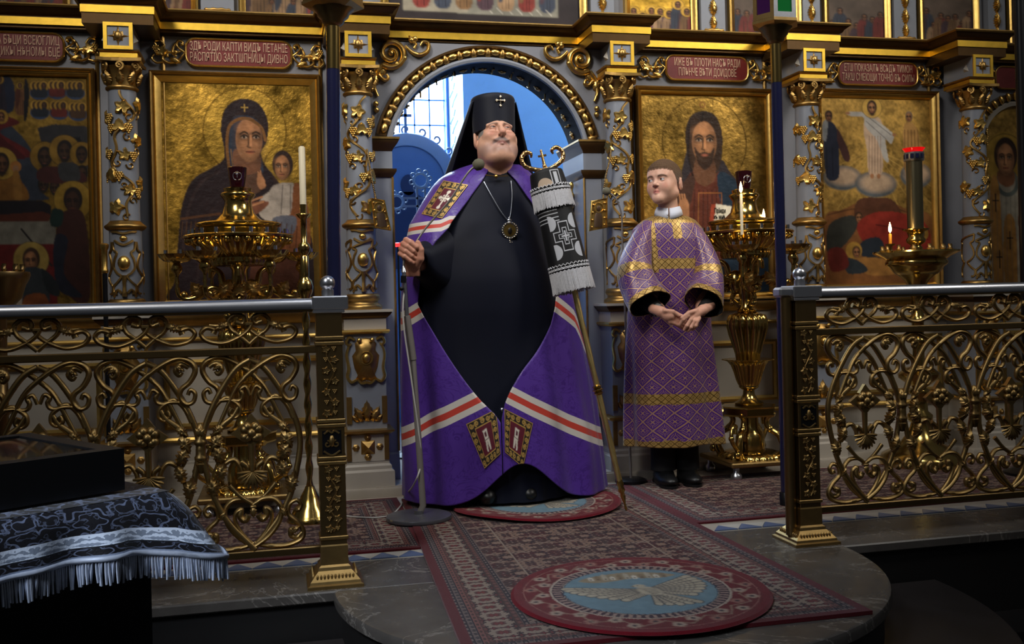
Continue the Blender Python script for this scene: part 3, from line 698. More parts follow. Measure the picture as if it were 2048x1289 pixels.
    def fig(s, cx, top, hgt, robe, cloak, skin=(130, 88, 60), halo=(150, 118, 55), bent=0.):
        "small standing figure"
        w_ = hgt * .2; b = top + hgt
        s.pg([(cx - w_ * .4, top + hgt * .16), (cx + w_ * .4, top + hgt * .16), (cx + w_ * .75 + bent, top + hgt * .4), (cx + w_ * .8 + bent, b), (cx - w_ * .8 + bent, b), (cx - w_ * .75, top + hgt * .4)], robe)
        s.pg([(cx - w_ * .5, top + hgt * .18), (cx + w_ * .1, top + hgt * .2), (cx - w_ * .1 + bent, top + hgt * .6), (cx - w_ * .7 + bent, top + hgt * .85), (cx - w_ * .8, top + hgt * .4)], cloak)
        for k in range(3): s.ln([(cx - w_ * .3 + k * w_ * .3, top + hgt * .3), (cx - w_ * .4 + k * w_ * .36 + bent, b)], .6, np.array(robe) * .55, .7)
        s.face(cx, top + hgt * .1, hgt * .075, skin, (50, 36, 28), .2, halo=halo)
GAIN = 1.15
ICON = M('icon_paint', attr=True, alpha_metal=True, rough=.5, coat=.04, spec=.25, bump=(120, .10, .003))
ICONG = M('icon_paint_gilded', attr=True, alpha_metal=True, rough=.46, coat=.03, spec=.25, bump=(34, .55, .006))
def board(name, P_, X0, X1, Z0, Z1, y, m, parent, thick=.012, clip=None, gain=None):
    h, w = P_.h, P_.w
    xs = np.linspace(X0, X1, w); zs = np.linspace(Z1, Z0, h); V = np.zeros((h, w, 3)); V[..., 0] = xs[None, :]; V[..., 2] = zs[:, None]; V[..., 1] = y
    c = P_.c.copy(); ag = 1 + .5 * fnoise(h, w, 9, 301) + .45 * fnoise(h, w, 60, 302); c[..., :3] *= ag[..., None]; lum = c[..., :3].mean(-1, keepdims=True); c[..., :3] *= (np.clip(lum / .16, .35, 1.6) ** .25); c[..., :3] = np.clip(c[..., :3] * (gain or GAIN), 0, .9); F = grid(h, w)
    if clip is not None:
        cc = V.reshape(-1, 3)[F].mean(1); F = F[clip(cc[:, 0], cc[:, 2])]
    o = part(name, (V.reshape(-1, 3), F), m, parent, 180, cols=c.reshape(-1, 4)); return o
def icon_thing(label, rect, pxr, P_, m=ICON, y=.038, fr=.045, group='large framed icons of the main tier', cat_='icon', gain=None):
    x0, x1, z0, z1 = rect; t = thing('icon_painting', label, cat_, ((x0 + x1) / 2, y, z0), group)
    pr = [(0, .05), (0, y - .03), (.006, y - .036), (.014, y - .03), (.017, y - .02), (.024, y - .026), (.030, y - .022), (fr, y - .004), (fr, y + .01)]
    part('outer_frame', frame(x0, x1, z0, z1, pr[:5]), GOLDD, t, 40); part('inner_frame', frame(x0, x1, z0, z1, pr[4:]), GOLD, t, 40)
    board('painting', P_, x0 + fr - .004, x1 - fr + .004, z0 + fr - .004, z1 - fr + .004, y, m, t, gain=gain)
    return t
SK = (150, 102, 68)
# mother and child
def icon_mother():
    p = Paint(322, 165, 640, 605, 1.6, (150, 116, 48), seed=3, amp=.95, cell=22)
    p.ring(497, 262, 88, 1.5, (110, 82, 34), .8, 1); p.el(497, 262, 86, 86, (176, 140, 60), .35, metal=1)
    p.ring(580, 335, 44, 1.2, (110, 82, 34), .8, 1); p.el(580, 335, 42, 42, (170, 135, 58), .35, metal=1)
    V_ = (40, 28, 30)
    p.pg([(497, 196), (528, 206), (546, 240), (543, 282), (530, 305), (538, 330), (556, 352), (590, 400), (632, 470), (640, 540), (640, 610), (346, 610), (344, 560), (352, 480), (362, 410), (384, 362), (420, 340), (448, 322), (452, 300), (446, 262), (452, 225), (470, 204)], V_)
    p.ln([(360, 520), (372, 430), (400, 370), (440, 345)], 3, (58, 42, 40), .6); p.ln([(420, 600), (440, 480), (455, 400)], 4, (24, 17, 20), .7); p.ln([(385, 600), (400, 500), (425, 420)], 3, (56, 40, 38), .5)
    p.pg([(470, 240), (500, 230), (530, 246), (534, 285), (528, 310), (534, 345), (500, 360), (468, 345), (462, 300)], (44, 52, 66))
    p.pg([(474, 300), (524, 305), (526, 345), (500, 352), (474, 340)], (112, 72, 50)); p.pg([(470, 338), (500, 352), (530, 345), (526, 385), (480, 390)], (90, 62, 46))
    p.face(503, 276, 46, SK, V_, .45, hood=True, big=True)
    p.ln([(462, 340), (458, 290), (466, 250), (498, 236), (530, 252), (540, 280)], 3.2, (112, 74, 38)); p.ln([(478, 398), (470, 340), (466, 300)], 1.6, (120, 84, 44), .7)
    p.ln([(497, 208), (497, 222)], 1.2, (150, 118, 56)); p.ln([(490, 214), (504, 214)], 1.2, (150, 118, 56))
    # child
    p.pg([(556, 372), (584, 366), (602, 372), (612, 410), (604, 440), (560, 448), (530, 440), (520, 418), (530, 396), (545, 385)], (142, 130, 118))
    p.pg([(600, 368), (620, 385), (632, 440), (630, 500), (600, 520), (545, 500), (530, 470), (560, 440), (590, 430)], (120, 70, 38)); p.pg([(552, 440), (600, 436), (596, 470), (560, 480)], (84, 84, 92))
    for k in range(6): p.ln([(560 + k * 11, 445 + k * 3), (548 + k * 13, 500)], 1.2, (70, 38, 24), .7)
    p.ln([(575, 372), (570, 430)], 1.2, (96, 86, 80), .8); p.ln([(592, 372), (590, 428)], 1.2, (96, 86, 80), .8)
    p.face(576, 334, 26, SK, (44, 30, 26), -.4, big=True)
    p.pg([(522, 350), (526, 345), (530, 352), (536, 360), (538, 376), (526, 380), (520, 368)], SK); p.ln([(525, 364), (523, 345)], 1.5, SK); p.ln([(529, 362), (528, 343)], 1.5, SK)
    p.pg([(478, 420), (520, 405), (545, 408), (520, 430), (490, 440)], (110, 66, 46)); p.ln([(490, 410), (530, 396)], 2, SK); p.ln([(488, 420), (532, 406)], 2, SK)
    p.ln([(360, 440), (440, 430)], 2.5, (96, 60, 34), .7)
    for k in range(9): p.ln([(362 + k * 9, 446), (358 + k * 9, 480)], .8, (98, 66, 36), .7)
    p.pg([(520, 500), (600, 520), (590, 605), (500, 605)], (92, 52, 34), .8); return p
icon_thing('gilded icon of a veiled mother holding a child, left of the arched opening', (-1.608, -.818, .885, 2.02), None, icon_mother(), ICONG, fr=.050)
# bearded teacher with an open book
def icon_teacher():
    p = Paint(1277, 195, 1538, 580, 1.5, (146, 114, 54), seed=9, amp=.65, cell=26)
    p.ring(1407, 288, 88, 1.3, (96, 72, 34), .8, 1); p.ln([(1388, 205), (1388, 250)], .8, (96, 72, 34), .7, metal=1); p.ln([(1426, 205), (1426, 250)], .8, (96, 72, 34), .7, metal=1)
    p.ring(1404, 214, 5, .9, (110, 50, 30), .8)
    p.el(1530, 330, 70, 120, (70, 52, 26), .35, soft=40, metal=1)
    p.pg([(1372, 300), (1384, 345), (1425, 345), (1442, 320), (1460, 345), (1492, 380), (1520, 430), (1538, 520), (1538, 585), (1290, 585), (1300, 480), (1330, 400), (1352, 360)], (52, 44, 46))
    p.pg([(1376, 345), (1405, 365), (1440, 345), (1446, 420), (1436, 585), (1330, 585), (1340, 450)], (96, 48, 34)); p.pg([(1432, 350), (1470, 360), (1512, 420), (1538, 520), (1538, 585), (1440, 585), (1444, 460)], (38, 52, 66))
    p.pg([(1360, 365), (1386, 352), (1370, 420), (1342, 480), (1318, 520), (1326, 430)], (70, 46, 36))
    for k in range(6): p.ln([(1384 + k * 9, 380), (1370 + k * 12, 580)], 1.2, (60, 30, 24), .7)
    p.ln([(1392, 385), (1388, 480), (1440, 480), (1440, 385), (1392, 385)], 1.2, (140, 86, 44), .8, False)
    p.pg([(1405, 226), (1430, 234), (1443, 262), (1444, 300), (1438, 330), (1420, 345), (1388, 345), (1374, 325), (1368, 295), (1368, 262), (1380, 236)], (46, 32, 24))
    p.pg([(1388, 320), (1424, 320), (1428, 356), (1405, 372), (1384, 356)], (104, 68, 46))
    p.face(1406, 284, 42, (152, 104, 68), (46, 32, 24), .05, True, big=True)
    p.ln([(1405, 230), (1402, 246)], 1.5, (30, 20, 16)); p.ln([(1376, 250), (1372, 310), (1380, 350)], 2, (30, 20, 16), .8); p.ln([(1436, 250), (1440, 310), (1430, 345)], 2, (62, 44, 32), .8)
    p.pg([(1350, 405), (1366, 396), (1372, 420), (1364, 450), (1346, 446)], SK)
    for k in range(3): p.ln([(1354 + k * 6, 410), (1352 + k * 5, 388)], 1.8, SK)
    p.pg([(1418, 408), (1428, 406), (1420, 470), (1408, 470)], (150, 62, 40), sm=False); p.pg([(1428, 406), (1466, 412), (1502, 406), (1516, 470), (1418, 470)], (200, 190, 168), sm=False)
    p.ln([(1466, 412), (1466, 470)], .9, (120, 108, 90), 1, False)
    return p
tic = icon_thing('gilded icon of a long-haired bearded man with an open book, behind the boy', (.811, 1.601, .872, 2.01), None, icon_teacher(), ICONG, fr=.040)
# figures in the clouds
def icon_clouds():
    p = Paint(1630, 200, 1862, 566, 1.5, (168, 132, 66), True, seed=21, amp=.45, cell=30); p.c[..., 3] = .55
    p.el(1738, 270, 20, 90, (190, 156, 84), .5, soft=10, metal=.6)
    for k in range(12):
        a = .5 + k * .19; p.ln([(1738, 300), (1738 + 300 * math.cos(a), 300 + 220 * math.sin(a))], 1., (196, 160, 86), .4, False)
    p.pg([(1630, 440), (1670, 420), (1720, 400), (1760, 402), (1810, 420), (1862, 440), (1862, 570), (1630, 570)], (128, 82, 44)); p.pg([(1700, 404), (1745, 396), (1780, 404), (1800, 450), (1760, 470), (1700, 460)], (92, 56, 38))
    p.ln([(1640, 430), (1700, 418), (1760, 425)], 1.5, (88, 54, 32), .7); p.ln([(1790, 420), (1840, 436)], 1.5, (88, 54, 32), .7)
    for cx, cy, rx, ry in ((1672, 358, 40, 24), (1828, 352, 34, 26), (1742, 370, 44, 26)):
        p.el(cx, cy, rx, ry, (86, 90, 92), soft=2); p.el(cx + 2, cy - 3, rx * .8, ry * .72, (164, 138, 112), soft=5)
    # centre figure
    p.pg([(1726, 238), (1750, 238), (1760, 262), (1758, 330), (1752, 350), (1728, 350), (1724, 300), (1718, 262)], (176, 148, 122)); p.pg([(1718, 238), (1690, 236), (1684, 230), (1700, 228), (1726, 232), (1772, 262), (1782, 275), (1776, 290), (1764, 282), (1770, 325), (1760, 320), (1745, 282), (1722, 256)], (160, 154, 146))
    for k in range(5): p.ln([(1730 + k * 6, 275), (1728 + k * 6, 348)], .8, (130, 102, 84), .8)
    p.ln([(1724, 246), (1765, 280)], 1, (108, 104, 102), .8); p.ln([(1732, 240), (1776, 272)], 1, (108, 104, 102), .8)
    p.face(1737, 220, 12, (150, 104, 70), (60, 40, 28), 0, True, halo=(190, 152, 78)); p.el(1686, 231, 5, 2.4, SK); p.el(1783, 272, 4, 3, SK); p.el(1734, 354, 4, 5, SK); p.el(1748, 354, 4, 5, SK)
    # left figure, turned in
    p.pg([(1640, 250), (1656, 252), (1668, 275), (1684, 318), (1676, 322), (1666, 300), (1664, 356), (1640, 358), (1634, 300)], (40, 44, 62)); p.pg([(1664, 262), (1684, 300), (1688, 322), (1678, 324), (1664, 290)], (78, 46, 42)); p.pg([(1634, 250), (1644, 248), (1640, 285), (1632, 280)], (128, 130, 132))
    p.face(1646, 238, 9, (128, 84, 58), (54, 40, 30), .4); p.ln([(1640, 300), (1640, 356)], 1, (24, 26, 40)); p.ln([(1652, 300), (1652, 356)], 1, (24, 26, 40))
    p.pg([(1806, 250), (1826, 250), (1838, 280), (1842, 340), (1806, 345), (1802, 290)], (158, 118, 66)); p.face(1816, 236, 9, (140, 96, 64), (120, 100, 80), -.4)
    for k in range(5): p.ln([(1806 + k * 7, 262), (1804 + k * 8, 340)], .9, (110, 76, 42), .8)
    # sleepers below
    p.pg([(1640, 452), (1680, 432), (1704, 440), (1690, 470), (1660, 500), (1638, 510)], (58, 58, 52)); p.face(1704, 436, 9, SK, (62, 44, 30), .3)
    p.pg([(1700, 450), (1740, 425), (1800, 428), (1850, 452), (1850, 505), (1780, 500), (1720, 490)], (140, 46, 34)); p.ln([(1740, 450), (1800, 460), (1850, 480)], 1.4, (92, 26, 22), .8)
    p.pg([(1706, 486), (1740, 474), (1756, 490), (1750, 520), (1715, 520)], (44, 50, 58)); p.el(1692, 500, 17, 17, (176, 134, 62), metal=.6); p.face(1697, 504, 10, SK, (84, 60, 38), .4); p.pg([(1700, 515), (1770, 520), (1790, 545), (1720, 548)], (150, 104, 52)); p.pg([(1668, 515), (1700, 520), (1720, 540), (1680, 545)], (52, 58, 62)); p.pg([(1638, 500), (1668, 496), (1680, 530), (1645, 540)], (112, 42, 34))
    p.el(1838, 468, 14, 14, (170, 130, 60), metal=.6); p.face(1836, 470, 9, SK, (50, 36, 28), -.3); return p
icon_thing('gilded icon of robed figures standing on clouds above reclining men', (1.858, 2.628, .90, 2.022), None, icon_clouds(), fr=.045)
# mourning scene at far left
def icon_mourning():
    p = Paint(-120, 158, 196, 610, 1.7, (140, 110, 50), True, seed=31, amp=.4, cell=26); p.c[..., 3] = .7
    p.pg([(95, 260), (130, 252), (196, 256), (196, 340), (110, 330)], (62, 60, 64), sm=False); p.pg([(150, 278), (180, 276), (182, 300), (150, 300)], (26, 26, 34), sm=False)
    p.pg([(-120, 300), (-40, 230), (20, 240), (80, 300), (98, 380), (98, 402), (-120, 402)], (60, 66, 80))
    for (x, y) in ((100, 184), (135, 182), (172, 182), (100, 222), (138, 222), (176, 224)):
        p.el(x, y + 8, 19, 13, (58, 78, 112)); p.el(x, y + 5, 17, 11, (52, 44, 50))
        for k in (-9, 0, 9): p.face(x + k, y - 6, 6, (100, 66, 46), (50, 36, 30), halo=(168, 130, 60)); p.pg([(x + k - 5, y), (x + k + 5, y), (x + k + 6, y + 14), (x + k - 6, y + 14)], [(120, 44, 36), (46, 50, 62), (90, 62, 40)][(int(x) + k) % 3])
    p.pg([(-20, 160), (40, 160), (52, 200), (40, 232), (-20, 232)], (40, 48, 74)); p.fig(22, 160, 70, (52, 44, 60), (96, 40, 36), halo=(170, 130, 60)); p.fig(62, 172, 60, (130, 84, 50), (100, 50, 36)); p.pg([(72, 165), (80, 190), (74, 240), (68, 240)], (26, 24, 30))
    p.pg([(-40, 240), (10, 232), (60, 250), (20, 268), (70, 300), (86, 318), (30, 312), (-60, 300)], (112, 34, 34)); p.pg([(0, 262), (30, 285), (70, 320), (20, 318), (-40, 318)], (88, 26, 28)); p.face(24, 240, 8, SK, (80, 40, 30), halo=(170, 132, 62))
    p.pg([(5, 345), (30, 340), (66, 372), (70, 402), (0, 402)], (140, 92, 34)); p.face(22, 332, 18, (104, 68, 44), (52, 38, 30), .3, True, halo=(172, 138, 66)); p.el(50, 336, 11, 11, (168, 112, 60), metal=.5); p.el(50, 340, 6, 7, (150, 110, 80)); p.pg([(44, 350), (56, 348), (62, 400), (46, 400)], (150, 104, 44))
    for cx, cy, r in ((108, 318, 17), (148, 306, 18), (182, 312, 14), (104, 372, 13), (126, 378, 12), (150, 374, 12), (182, 350, 14)): p.face(cx, cy, r, (84, 58, 42), (44, 36, 32), -.3, True, halo=(150, 116, 56) if cy < 330 else None)
    p.pg([(96, 340), (140, 335), (180, 345), (186, 366), (100, 366)], (84, 40, 38)); p.pg([(136, 330), (170, 330), (176, 362), (140, 362)], (70, 70, 72))
    p.pg([(-120, 402), (100, 402), (118, 412), (118, 438), (-120, 446)], (36, 30, 36), sm=False); p.pg([(-120, 440), (100, 424), (118, 430), (112, 446), (-120, 446)], (96, 44, 28), sm=False); p.pg([(-120, 446), (126, 442), (126, 490), (-120, 490)], (118, 112, 100), sm=False); p.pg([(-120, 488), (126, 488), (126, 610), (-120, 610)], (110, 30, 28), sm=False)
    p.face(162, 404, 22, (82, 52, 38), (44, 30, 26), -.3, halo=(164, 130, 58)); p.pg([(140, 425), (180, 425), (192, 500), (190, 600), (150, 590), (130, 500), (128, 450)], (70, 36, 30)); p.pg([(120, 420), (142, 424), (136, 452), (116, 450)], (28, 52, 46)); p.pg([(126, 470), (150, 480), (140, 545), (176, 592), (130, 580), (120, 520)], (34, 36, 50))
    p.ln([(58, 458), (116, 530)], 1.8, (44, 38, 36), 1, False); p.face(76, 520, 20, SK, (70, 48, 34), -.3, halo=(178, 150, 80)); p.pg([(56, 540), (96, 536), (110, 570), (104, 612), (48, 612)], (56, 60, 64)); p.pg([(44, 556), (58, 545), (54, 612), (38, 612)], (150, 138, 126)); p.pg([(64, 588), (100, 586), (106, 612), (60, 612)], (128, 70, 36)); p.pg([(96, 536), (124, 560), (130, 590), (106, 580)], (40, 44, 48)); return p
icon_thing('dark crowded icon of mourners round a bier at the far left', (-2.60, -1.848, .885, 2.02), None, icon_mourning(), fr=.040, gain=.62)
# saint in the arched niche at the far right
def icon_saint():
    p = Paint(1955, 215, 2110, 560, 1.6, (150, 118, 58), True, seed=41, amp=.3, cell=22); p.c[..., 3] = .6
    p.el(2006, 315, 46, 52, (168, 134, 62), metal=.9); p.ring(2006, 315, 48, 1, (100, 76, 34), .8)
    p.pg([(1968, 372), (1995, 350), (2025, 350), (2050, 370), (2066, 440), (2070, 560), (1962, 560), (1966, 450)], (136, 128, 112)); p.ring(2009, 358, 22, 4, (84, 92, 88), .9); p.pg([(1970, 372), (1990, 362), (1996, 560), (1976, 560)], (150, 106, 52)); p.pg([(2000, 430), (2024, 432), (2026, 560), (2000, 560)], (150, 106, 52)); p.pg([(2030, 420), (2056, 432), (2060, 470), (2034, 462)], (96, 56, 36), sm=False)
    for x, y in ((1982, 395), (2012, 465), (1988, 500)): p.ln([(x, y - 16), (x, y + 16)], 1.2, (36, 26, 22), 1, False); p.ln([(x - 6, y - 4), (x + 6, y - 4)], 1.2, (36, 26, 22), 1, False)
    p.pg([(1990, 335), (2022, 335), (2024, 358), (2008, 366), (1990, 356)], (128, 84, 56)); p.face(2007, 312, 30, (160, 112, 76), (48, 34, 28), -.1, big=True)
    for k in range(8): p.ln([(1975 + k * 10, 380), (1972 + k * 11, 555)], .8, (98, 92, 82), .5)
    return p
NX, NZ, NR = 3.16, 1.72, .235
nt_ = thing('icon_painting', 'arched icon of a young saint with a golden stole in the right niche', 'icon', (NX, .03, .87), 'large framed icons of the main tier')
board('painting', icon_saint(), NX - NR, NX + NR, .88, NZ + NR, .042, ICON, nt_, clip=lambda x, z: (z < NZ) | (np.hypot(x - NX, z - NZ) < NR))
part('arch_trim', arc([(NR, .048), (NR, .02), (NR + .02, .012), (NR + .03, .03), (NR + .034, .048)], NX, NZ, PI, 0, 32), CREAM, nt_); part('arch_moulding', arc([(NR + .034, .048), (NR + .036, .016), (NR + .07, .012), (NR + .074, .048)], NX, NZ, PI, 0, 32), BRONZE, nt_)
for s in (-1, 1): part('side_trim', box(*sorted((NX + s * NR, NX + s * (NR + .034))), .012, .048, .87, NZ), CREAM, nt_, 0)
for i in range(18):
    a = PI * (i + .5) / 18; put('egg', egg, nt_, (math.cos(a) * (NR + .054), -.016, NZ - .87 + math.sin(a) * (NR + .054)), (0, PI / 2 - a, 0))
# ------------------------------------------------------------------ inscription plaques with carved scrollwork beside them
def txt(body, h, sx, m, parent, loc, name='lettering', sh=0.):
    cu = bpy.data.curves.new(name, 'FONT'); cu.body = body; cu.size = h; cu.align_x = 'CENTER'; cu.align_y = 'CENTER'; cu.extrude = .0008; cu.resolution_u = 2; cu.shear = sh
    o = bpy.data.objects.new('tmp', cu); COL.objects.link(o); dg = bpy.context.evaluated_depsgraph_get(); dg.update(); me = bpy.data.meshes.new_from_object(o.evaluated_get(dg)); bpy.data.objects.remove(o)
    me.transform(Matrix.Diagonal((sx, 1, 1, 1))); me.transform(Matrix.Rotation(PI / 2, 4, 'X')); me.materials.clear(); me.materials.append(m); return put(name, me, parent, loc)
def plaque(cx, wd, lines, label, y=.046, z0=2.052, z1=2.182):
    t = thing('inscription_plaque', label, 'plaque', (cx, y, z0), 'maroon inscription plaques under the cornice'); r = .045; zc = (z0 + z1) / 2; hw = wd / 2; hh = (z1 - z0) / 2
    o = []
    for (sx, sz, a0) in ((1, 1, 0), (-1, 1, PI / 2), (-1, -1, PI), (1, -1, 1.5 * PI)):
        for k in range(6): a = a0 + k * PI / 10; o.append((cx + sx * (hw - r) + r * math.cos(a), zc + sz * (hh - r) + r * math.sin(a)))
    part('panel', prism(o, y - .012, y + .02), MAROON, t, 0)
    part('rim', tube(p3(o, y - .012), .0065, 6, closed=True, up=(0, 1, 0)), GOLD, t, 60)
    n = len(lines)
    for i, s in enumerate(lines): txt(s, .058, .46, LETTER, t, (0, -.0145, hh + (.5 * (n - 1) - i) * .052 + .002 - .001))
    return t
SCR = [[(.0, .0), (.035, .03), (.03, .055), (.01, .05), (.012, .035)], [(.0, .0), (.03, -.035), (.07, -.05), (.1, -.035), (.095, -.01), (.075, -.012)], [(.02, .005), (.06, .0), (.1, .005), (.13, .0)], [(.09, .03), (.11, .055), (.135, .05), (.13, .03)], [(.1, -.045), (.13, -.05), (.15, -.03), (.14, -.01)], [(.03, .05), (.05, .03), (.055, .0), (.04, -.02)]]
def frieze_scroll(x, s, label, parent_w):
    t = part('frieze_scroll', mv(cat([sc(scroll(p, [.0045, .007, .006], 0, 6), (s, 1, 1)) for p in SCR] + [ball(.009, (s * .042, -.006, .0), 8, 6), ball(.008, (s * .012, -.006, .038), 8, 6), ball(.007, (s * .08, -.006, -.018), 8, 6)]), (x, .036, 2.112)), GOLD, parent_w, 60)
    part('leaf', mv(rot(sc(vleaf(1, 5, .4, .35), .034), -s * PI / 2, 'Y'), (x + s * .105, .036, 2.118)), GOLD, t, 60)
    part('grape_cluster', mv(sc(grapes(1), .03), (x + s * .132, .034, 2.14)), GOLD, t, 60); part('leaf', mv(rot(sc(acan(5, .3, 1, .2), .06), -s * 1.9, 'Y'), (x + s * .07, .038, 2.082)), GOLD, t, 60)
PL = [(-2.20, .44, ['РОДИЗИМА БЪЦИ ВСЕЮГЛИЦ', 'ГОСПОВЪДИКЫ НѢНОМЫ БЦЕ'], 'maroon inscription plaque above the dark mourning icon'), (-1.196, .49, ['ЗДѢ РОДИ КАПТИ ВИДЪ ПЕТАНІЕ', 'РАСПЯТІЮ ЗАКТѠПНИЦЫ ДИВНО'], 'maroon inscription plaque above the mother and child icon'), (1.229, .472, ['ИЖЕ ВЪ ПЛОТИ НАСЪ РАДИ', 'ПЛѢНЧЕ ВѢТИ ДОИДОВЕ'], 'maroon inscription plaque above the bearded man icon'), (2.26, .496, ['ЕТѠ ПОКАЗАЛЪ ВСѢДЪ ТИМОН', 'ТАКѠ СМЕЮЩИ ТОЧНО ВЪ СИЛЫ'], 'maroon inscription plaque above the cloud icon'), (3.27, .50, ['ПО ДОБРОТѢ', 'СВЯТЫЙ'], 'maroon inscription plaque at the far right edge')]
for cx, wd, ln_, lb in PL:
    plaque(cx, wd, ln_, lb)
    for s in (-1, 1):
        if cx < -2 and s < 0: continue
        frieze_scroll(cx + s * (wd / 2 + .004), s, '', w)
txt('Прїиди', .036, .55, DARKW, tic, (1.283 - 1.206, -.003, 1.352 - .872)); txt('къ мнѣ', .036, .55, DARKW, tic, (1.279 - 1.206, -.003, 1.318 - .872)); txt('вси', .036, .55, DARKW, tic, (1.273 - 1.206, -.003, 1.284 - .872)); txt('азъ', .036, .55, DARKW, tic, (1.40 - 1.206, -.003, 1.352 - .872)); txt('оупо', .036, .55, DARKW, tic, (1.41 - 1.206, -.003, 1.318 - .872))
# ------------------------------------------------------------------ upper tier: small icons between pilasters
UP = [(-70, 128, 'left edge'), (330, 384, 'left of the small turned pilaster'), (490, 640, 'above the mother and child icon'), (1258, 1382, 'right of the dark central painting'), (1466, 1590, 'behind the right lantern'), (1655, 1768, 'above the cloud icon'), (1845, 1945, 'above the cloud icon at right'), (2022, 2110, 'right edge')]
rc = [(120, 50, 44), (60, 66, 80), (112, 84, 56), (78, 58, 66), (140, 112, 84)]
for i, (a, b, d) in enumerate(UP):
    A, B = W(a, 20, .09), W(b, 20, .09); x0, x1 = A[0], B[0]; z0, z1 = 2.30, 2.72; r = np.random.default_rng(50 + i)
    p = Paint(a, -150, b, 40, 2.2, (104, 88, 76), False, seed=60 + i, amp=.35, cell=18)
    if i == 3: p.c[:] = Paint(a, -150, b, 40, 2.2, (190, 150, 60), True, seed=5, amp=.4).c
    for k in range(7):
        cx = a + (k + .5) * (b - a) / 7; c1 = rc[r.integers(5)]; p.fig(cx, -60 + r.random() * 50, 96, c1, rc[r.integers(5)], halo=(176, 138, 60) if i == 3 else None)
    t = thing('icon_painting', 'small upper tier icon of gathered figures, ' + d, 'icon', ((x0 + x1) / 2, .09, z0), 'small icons of the upper tier')
    board('painting', p, x0, x1, z0, z1, .088, ICON, t, gain=.75 if i != 3 else 1.)
    part('frame', frame(x0 - .03, x1 + .03, z0 - .02, z1 + .03, [(0, .1), (0, .068), (.008, .060), (.016, .066), (.02, .072), (.034, .082)]), GOLD, t, 40)
A, B = W(775, 20, .09), W(1160, 20, .09); p = Paint(775, -150, 1160, 50, 2.6, (44, 38, 40), False, seed=77, amp=.3, cell=30)
p.pg([(806, -60), (1114, -60), (1114, 18), (806, 14)], (112, 110, 100), sm=False); p.pg([(806, -60), (930, -60), (930, 15), (806, 14)], (126, 120, 106), sm=False)
for k in range(7): p.fig(840 + k * 42, -90, 90, rc[k % 5], rc[(k + 2) % 5], halo=(150, 118, 60)); p.ln([(970 + k * 20, 0), (980 + k * 20, 12)], 1.5, (150, 146, 136), .7)
t = thing('icon_painting', 'wide dark painting with a pale table above the central arch', 'icon', ((A[0] + B[0]) / 2, .09, 2.30)); board('painting', p, A[0], B[0], 2.30, 2.72, .088, ICON, t)
part('frame', frame(A[0] - .035, B[0] + .035, 2.27, 2.75, [(0, .1), (0, .066), (.01, .058), (.02, .064), (.026, .07), (.04, .08)]), GOLD, t, 40)
PIL = [(402, 468, 0), (1182, 1228, 1), (1402, 1450, 1), (1606, 1640, 1), (1788, 1832, 1), (1976, 2010, 1)]
for a, b, k in PIL:
    A, B = W(a, 20, .06), W(b, 20, .06); cx = (A[0] + B[0]) / 2; hw = (B[0] - A[0]) / 2
    o = part('pilaster', box(A[0], B[0], .06, .12, 2.30, 2.8), GREYD, w, 0)
    if k:
        for z, q in ((2.335, .09), (2.41, .1), (2.50, .1)): part('acanthus', mv(sc(acan(7, .26, 1, .2, .5), q), (cx, .06, z)), GOLD, o, 60)
    part('turned_bar', xf(lathe([(.004, -hw * .8), (.009, -hw * .7), (.006, -hw * .5), (.012, -hw * .25), (.008, 0), (.012, hw * .25), (.006, hw * .5), (.009, hw * .7), (.004, hw * .8)], 10), Matrix.Translation((cx, .05, 2.328)) @ Matrix.Rotation(PI / 2, 4, 'Y')), GOLDD, o, 60)
# ------------------------------------------------------------------ cast brass railings with scroll panels
RY = -1.65; UW = .312; ZB, ZM, ZT = .118, .752, .885
def uv(pts, s=1): return [(s * u * UW / 2, ZB + .008 + v * .624) for u, v in pts]
LENS = [(0, .966), (.30, .916), (.66, .777), (.90, .637), (.965, .525), (.88, .39), (.73, .257), (.46, .134), (-.02, .0)]
TOPS = [(-.70, .60), (-.52, .70), (-.27, .83), (0, .90), (.30, .955), (.60, .985), (.85, .965), (.93, .92), (.82, .865), (.66, .83), (.63, .79), (.74, .755), (.88, .765), (.92, .805), (.83, .825), (.78, .80)]
HOOK = [(.80, .935), (.66, .955), (.56, .925), (.62, .90), (.68, .915)]
CUSP = [(.02, .785), (.10, .83), (.20, .815), (.16, .79), (.20, .765), (.32, .76), (.50, .778), (.70, .735), (.84, .66)]
CURL = [(.62, .765), (.40, .765), (.24, .735), (.22, .695), (.32, .675), (.42, .695), (.36, .722)]
DROP = [(.24, .73), (.36, .68), (.55, .64), (.66, .60), (.70, .53), (.70, .47), (.64, .44)]
VOL = [(.22, .445), (.10, .42), (.10, .395), (.20, .39), (.24, .425), (.36, .462), (.55, .44), (.66, .37), (.72, .30)]
THIN = [(.46, .33), (.24, .27), (.02, .232)]
HEART = [(.0, .225), (.18, .255), (.42, .25), (.56, .20), (.50, .13), (.28, .06), (-.04, .006)]
INH = [(.10, .175), (.17, .15), (.26, .17), (.24, .205), (.34, .19), (.36, .15), (.24, .085), (.02, .022)]
BOT = [(0, .03), (.25, .012), (.62, .006), (.92, .03), (.99, .07), (.88, .12), (.70, .165), (.72, .215), (.86, .235), (.95, .21), (.90, .185), (.83, .195)]
BHK = [(.98, .07), (.86, .045), (.74, .055), (.74, .085), (.83, .08)]
FRI = [[(.0, -1), (.16, -.55), (.36, .0), (.40, .55), (.26, .92), (.10, .75), (.12, .35), (.26, .45)], [(-.06, .3), (.02, -.1), (.22, -.55), (.52, -.88), (.82, -.7), (.94, -.25), (.84, .12), (.68, .0), (.70, -.25)], [(.36, .55), (.50, .22), (.66, .22), (.78, .3)]]
RK = 1.18
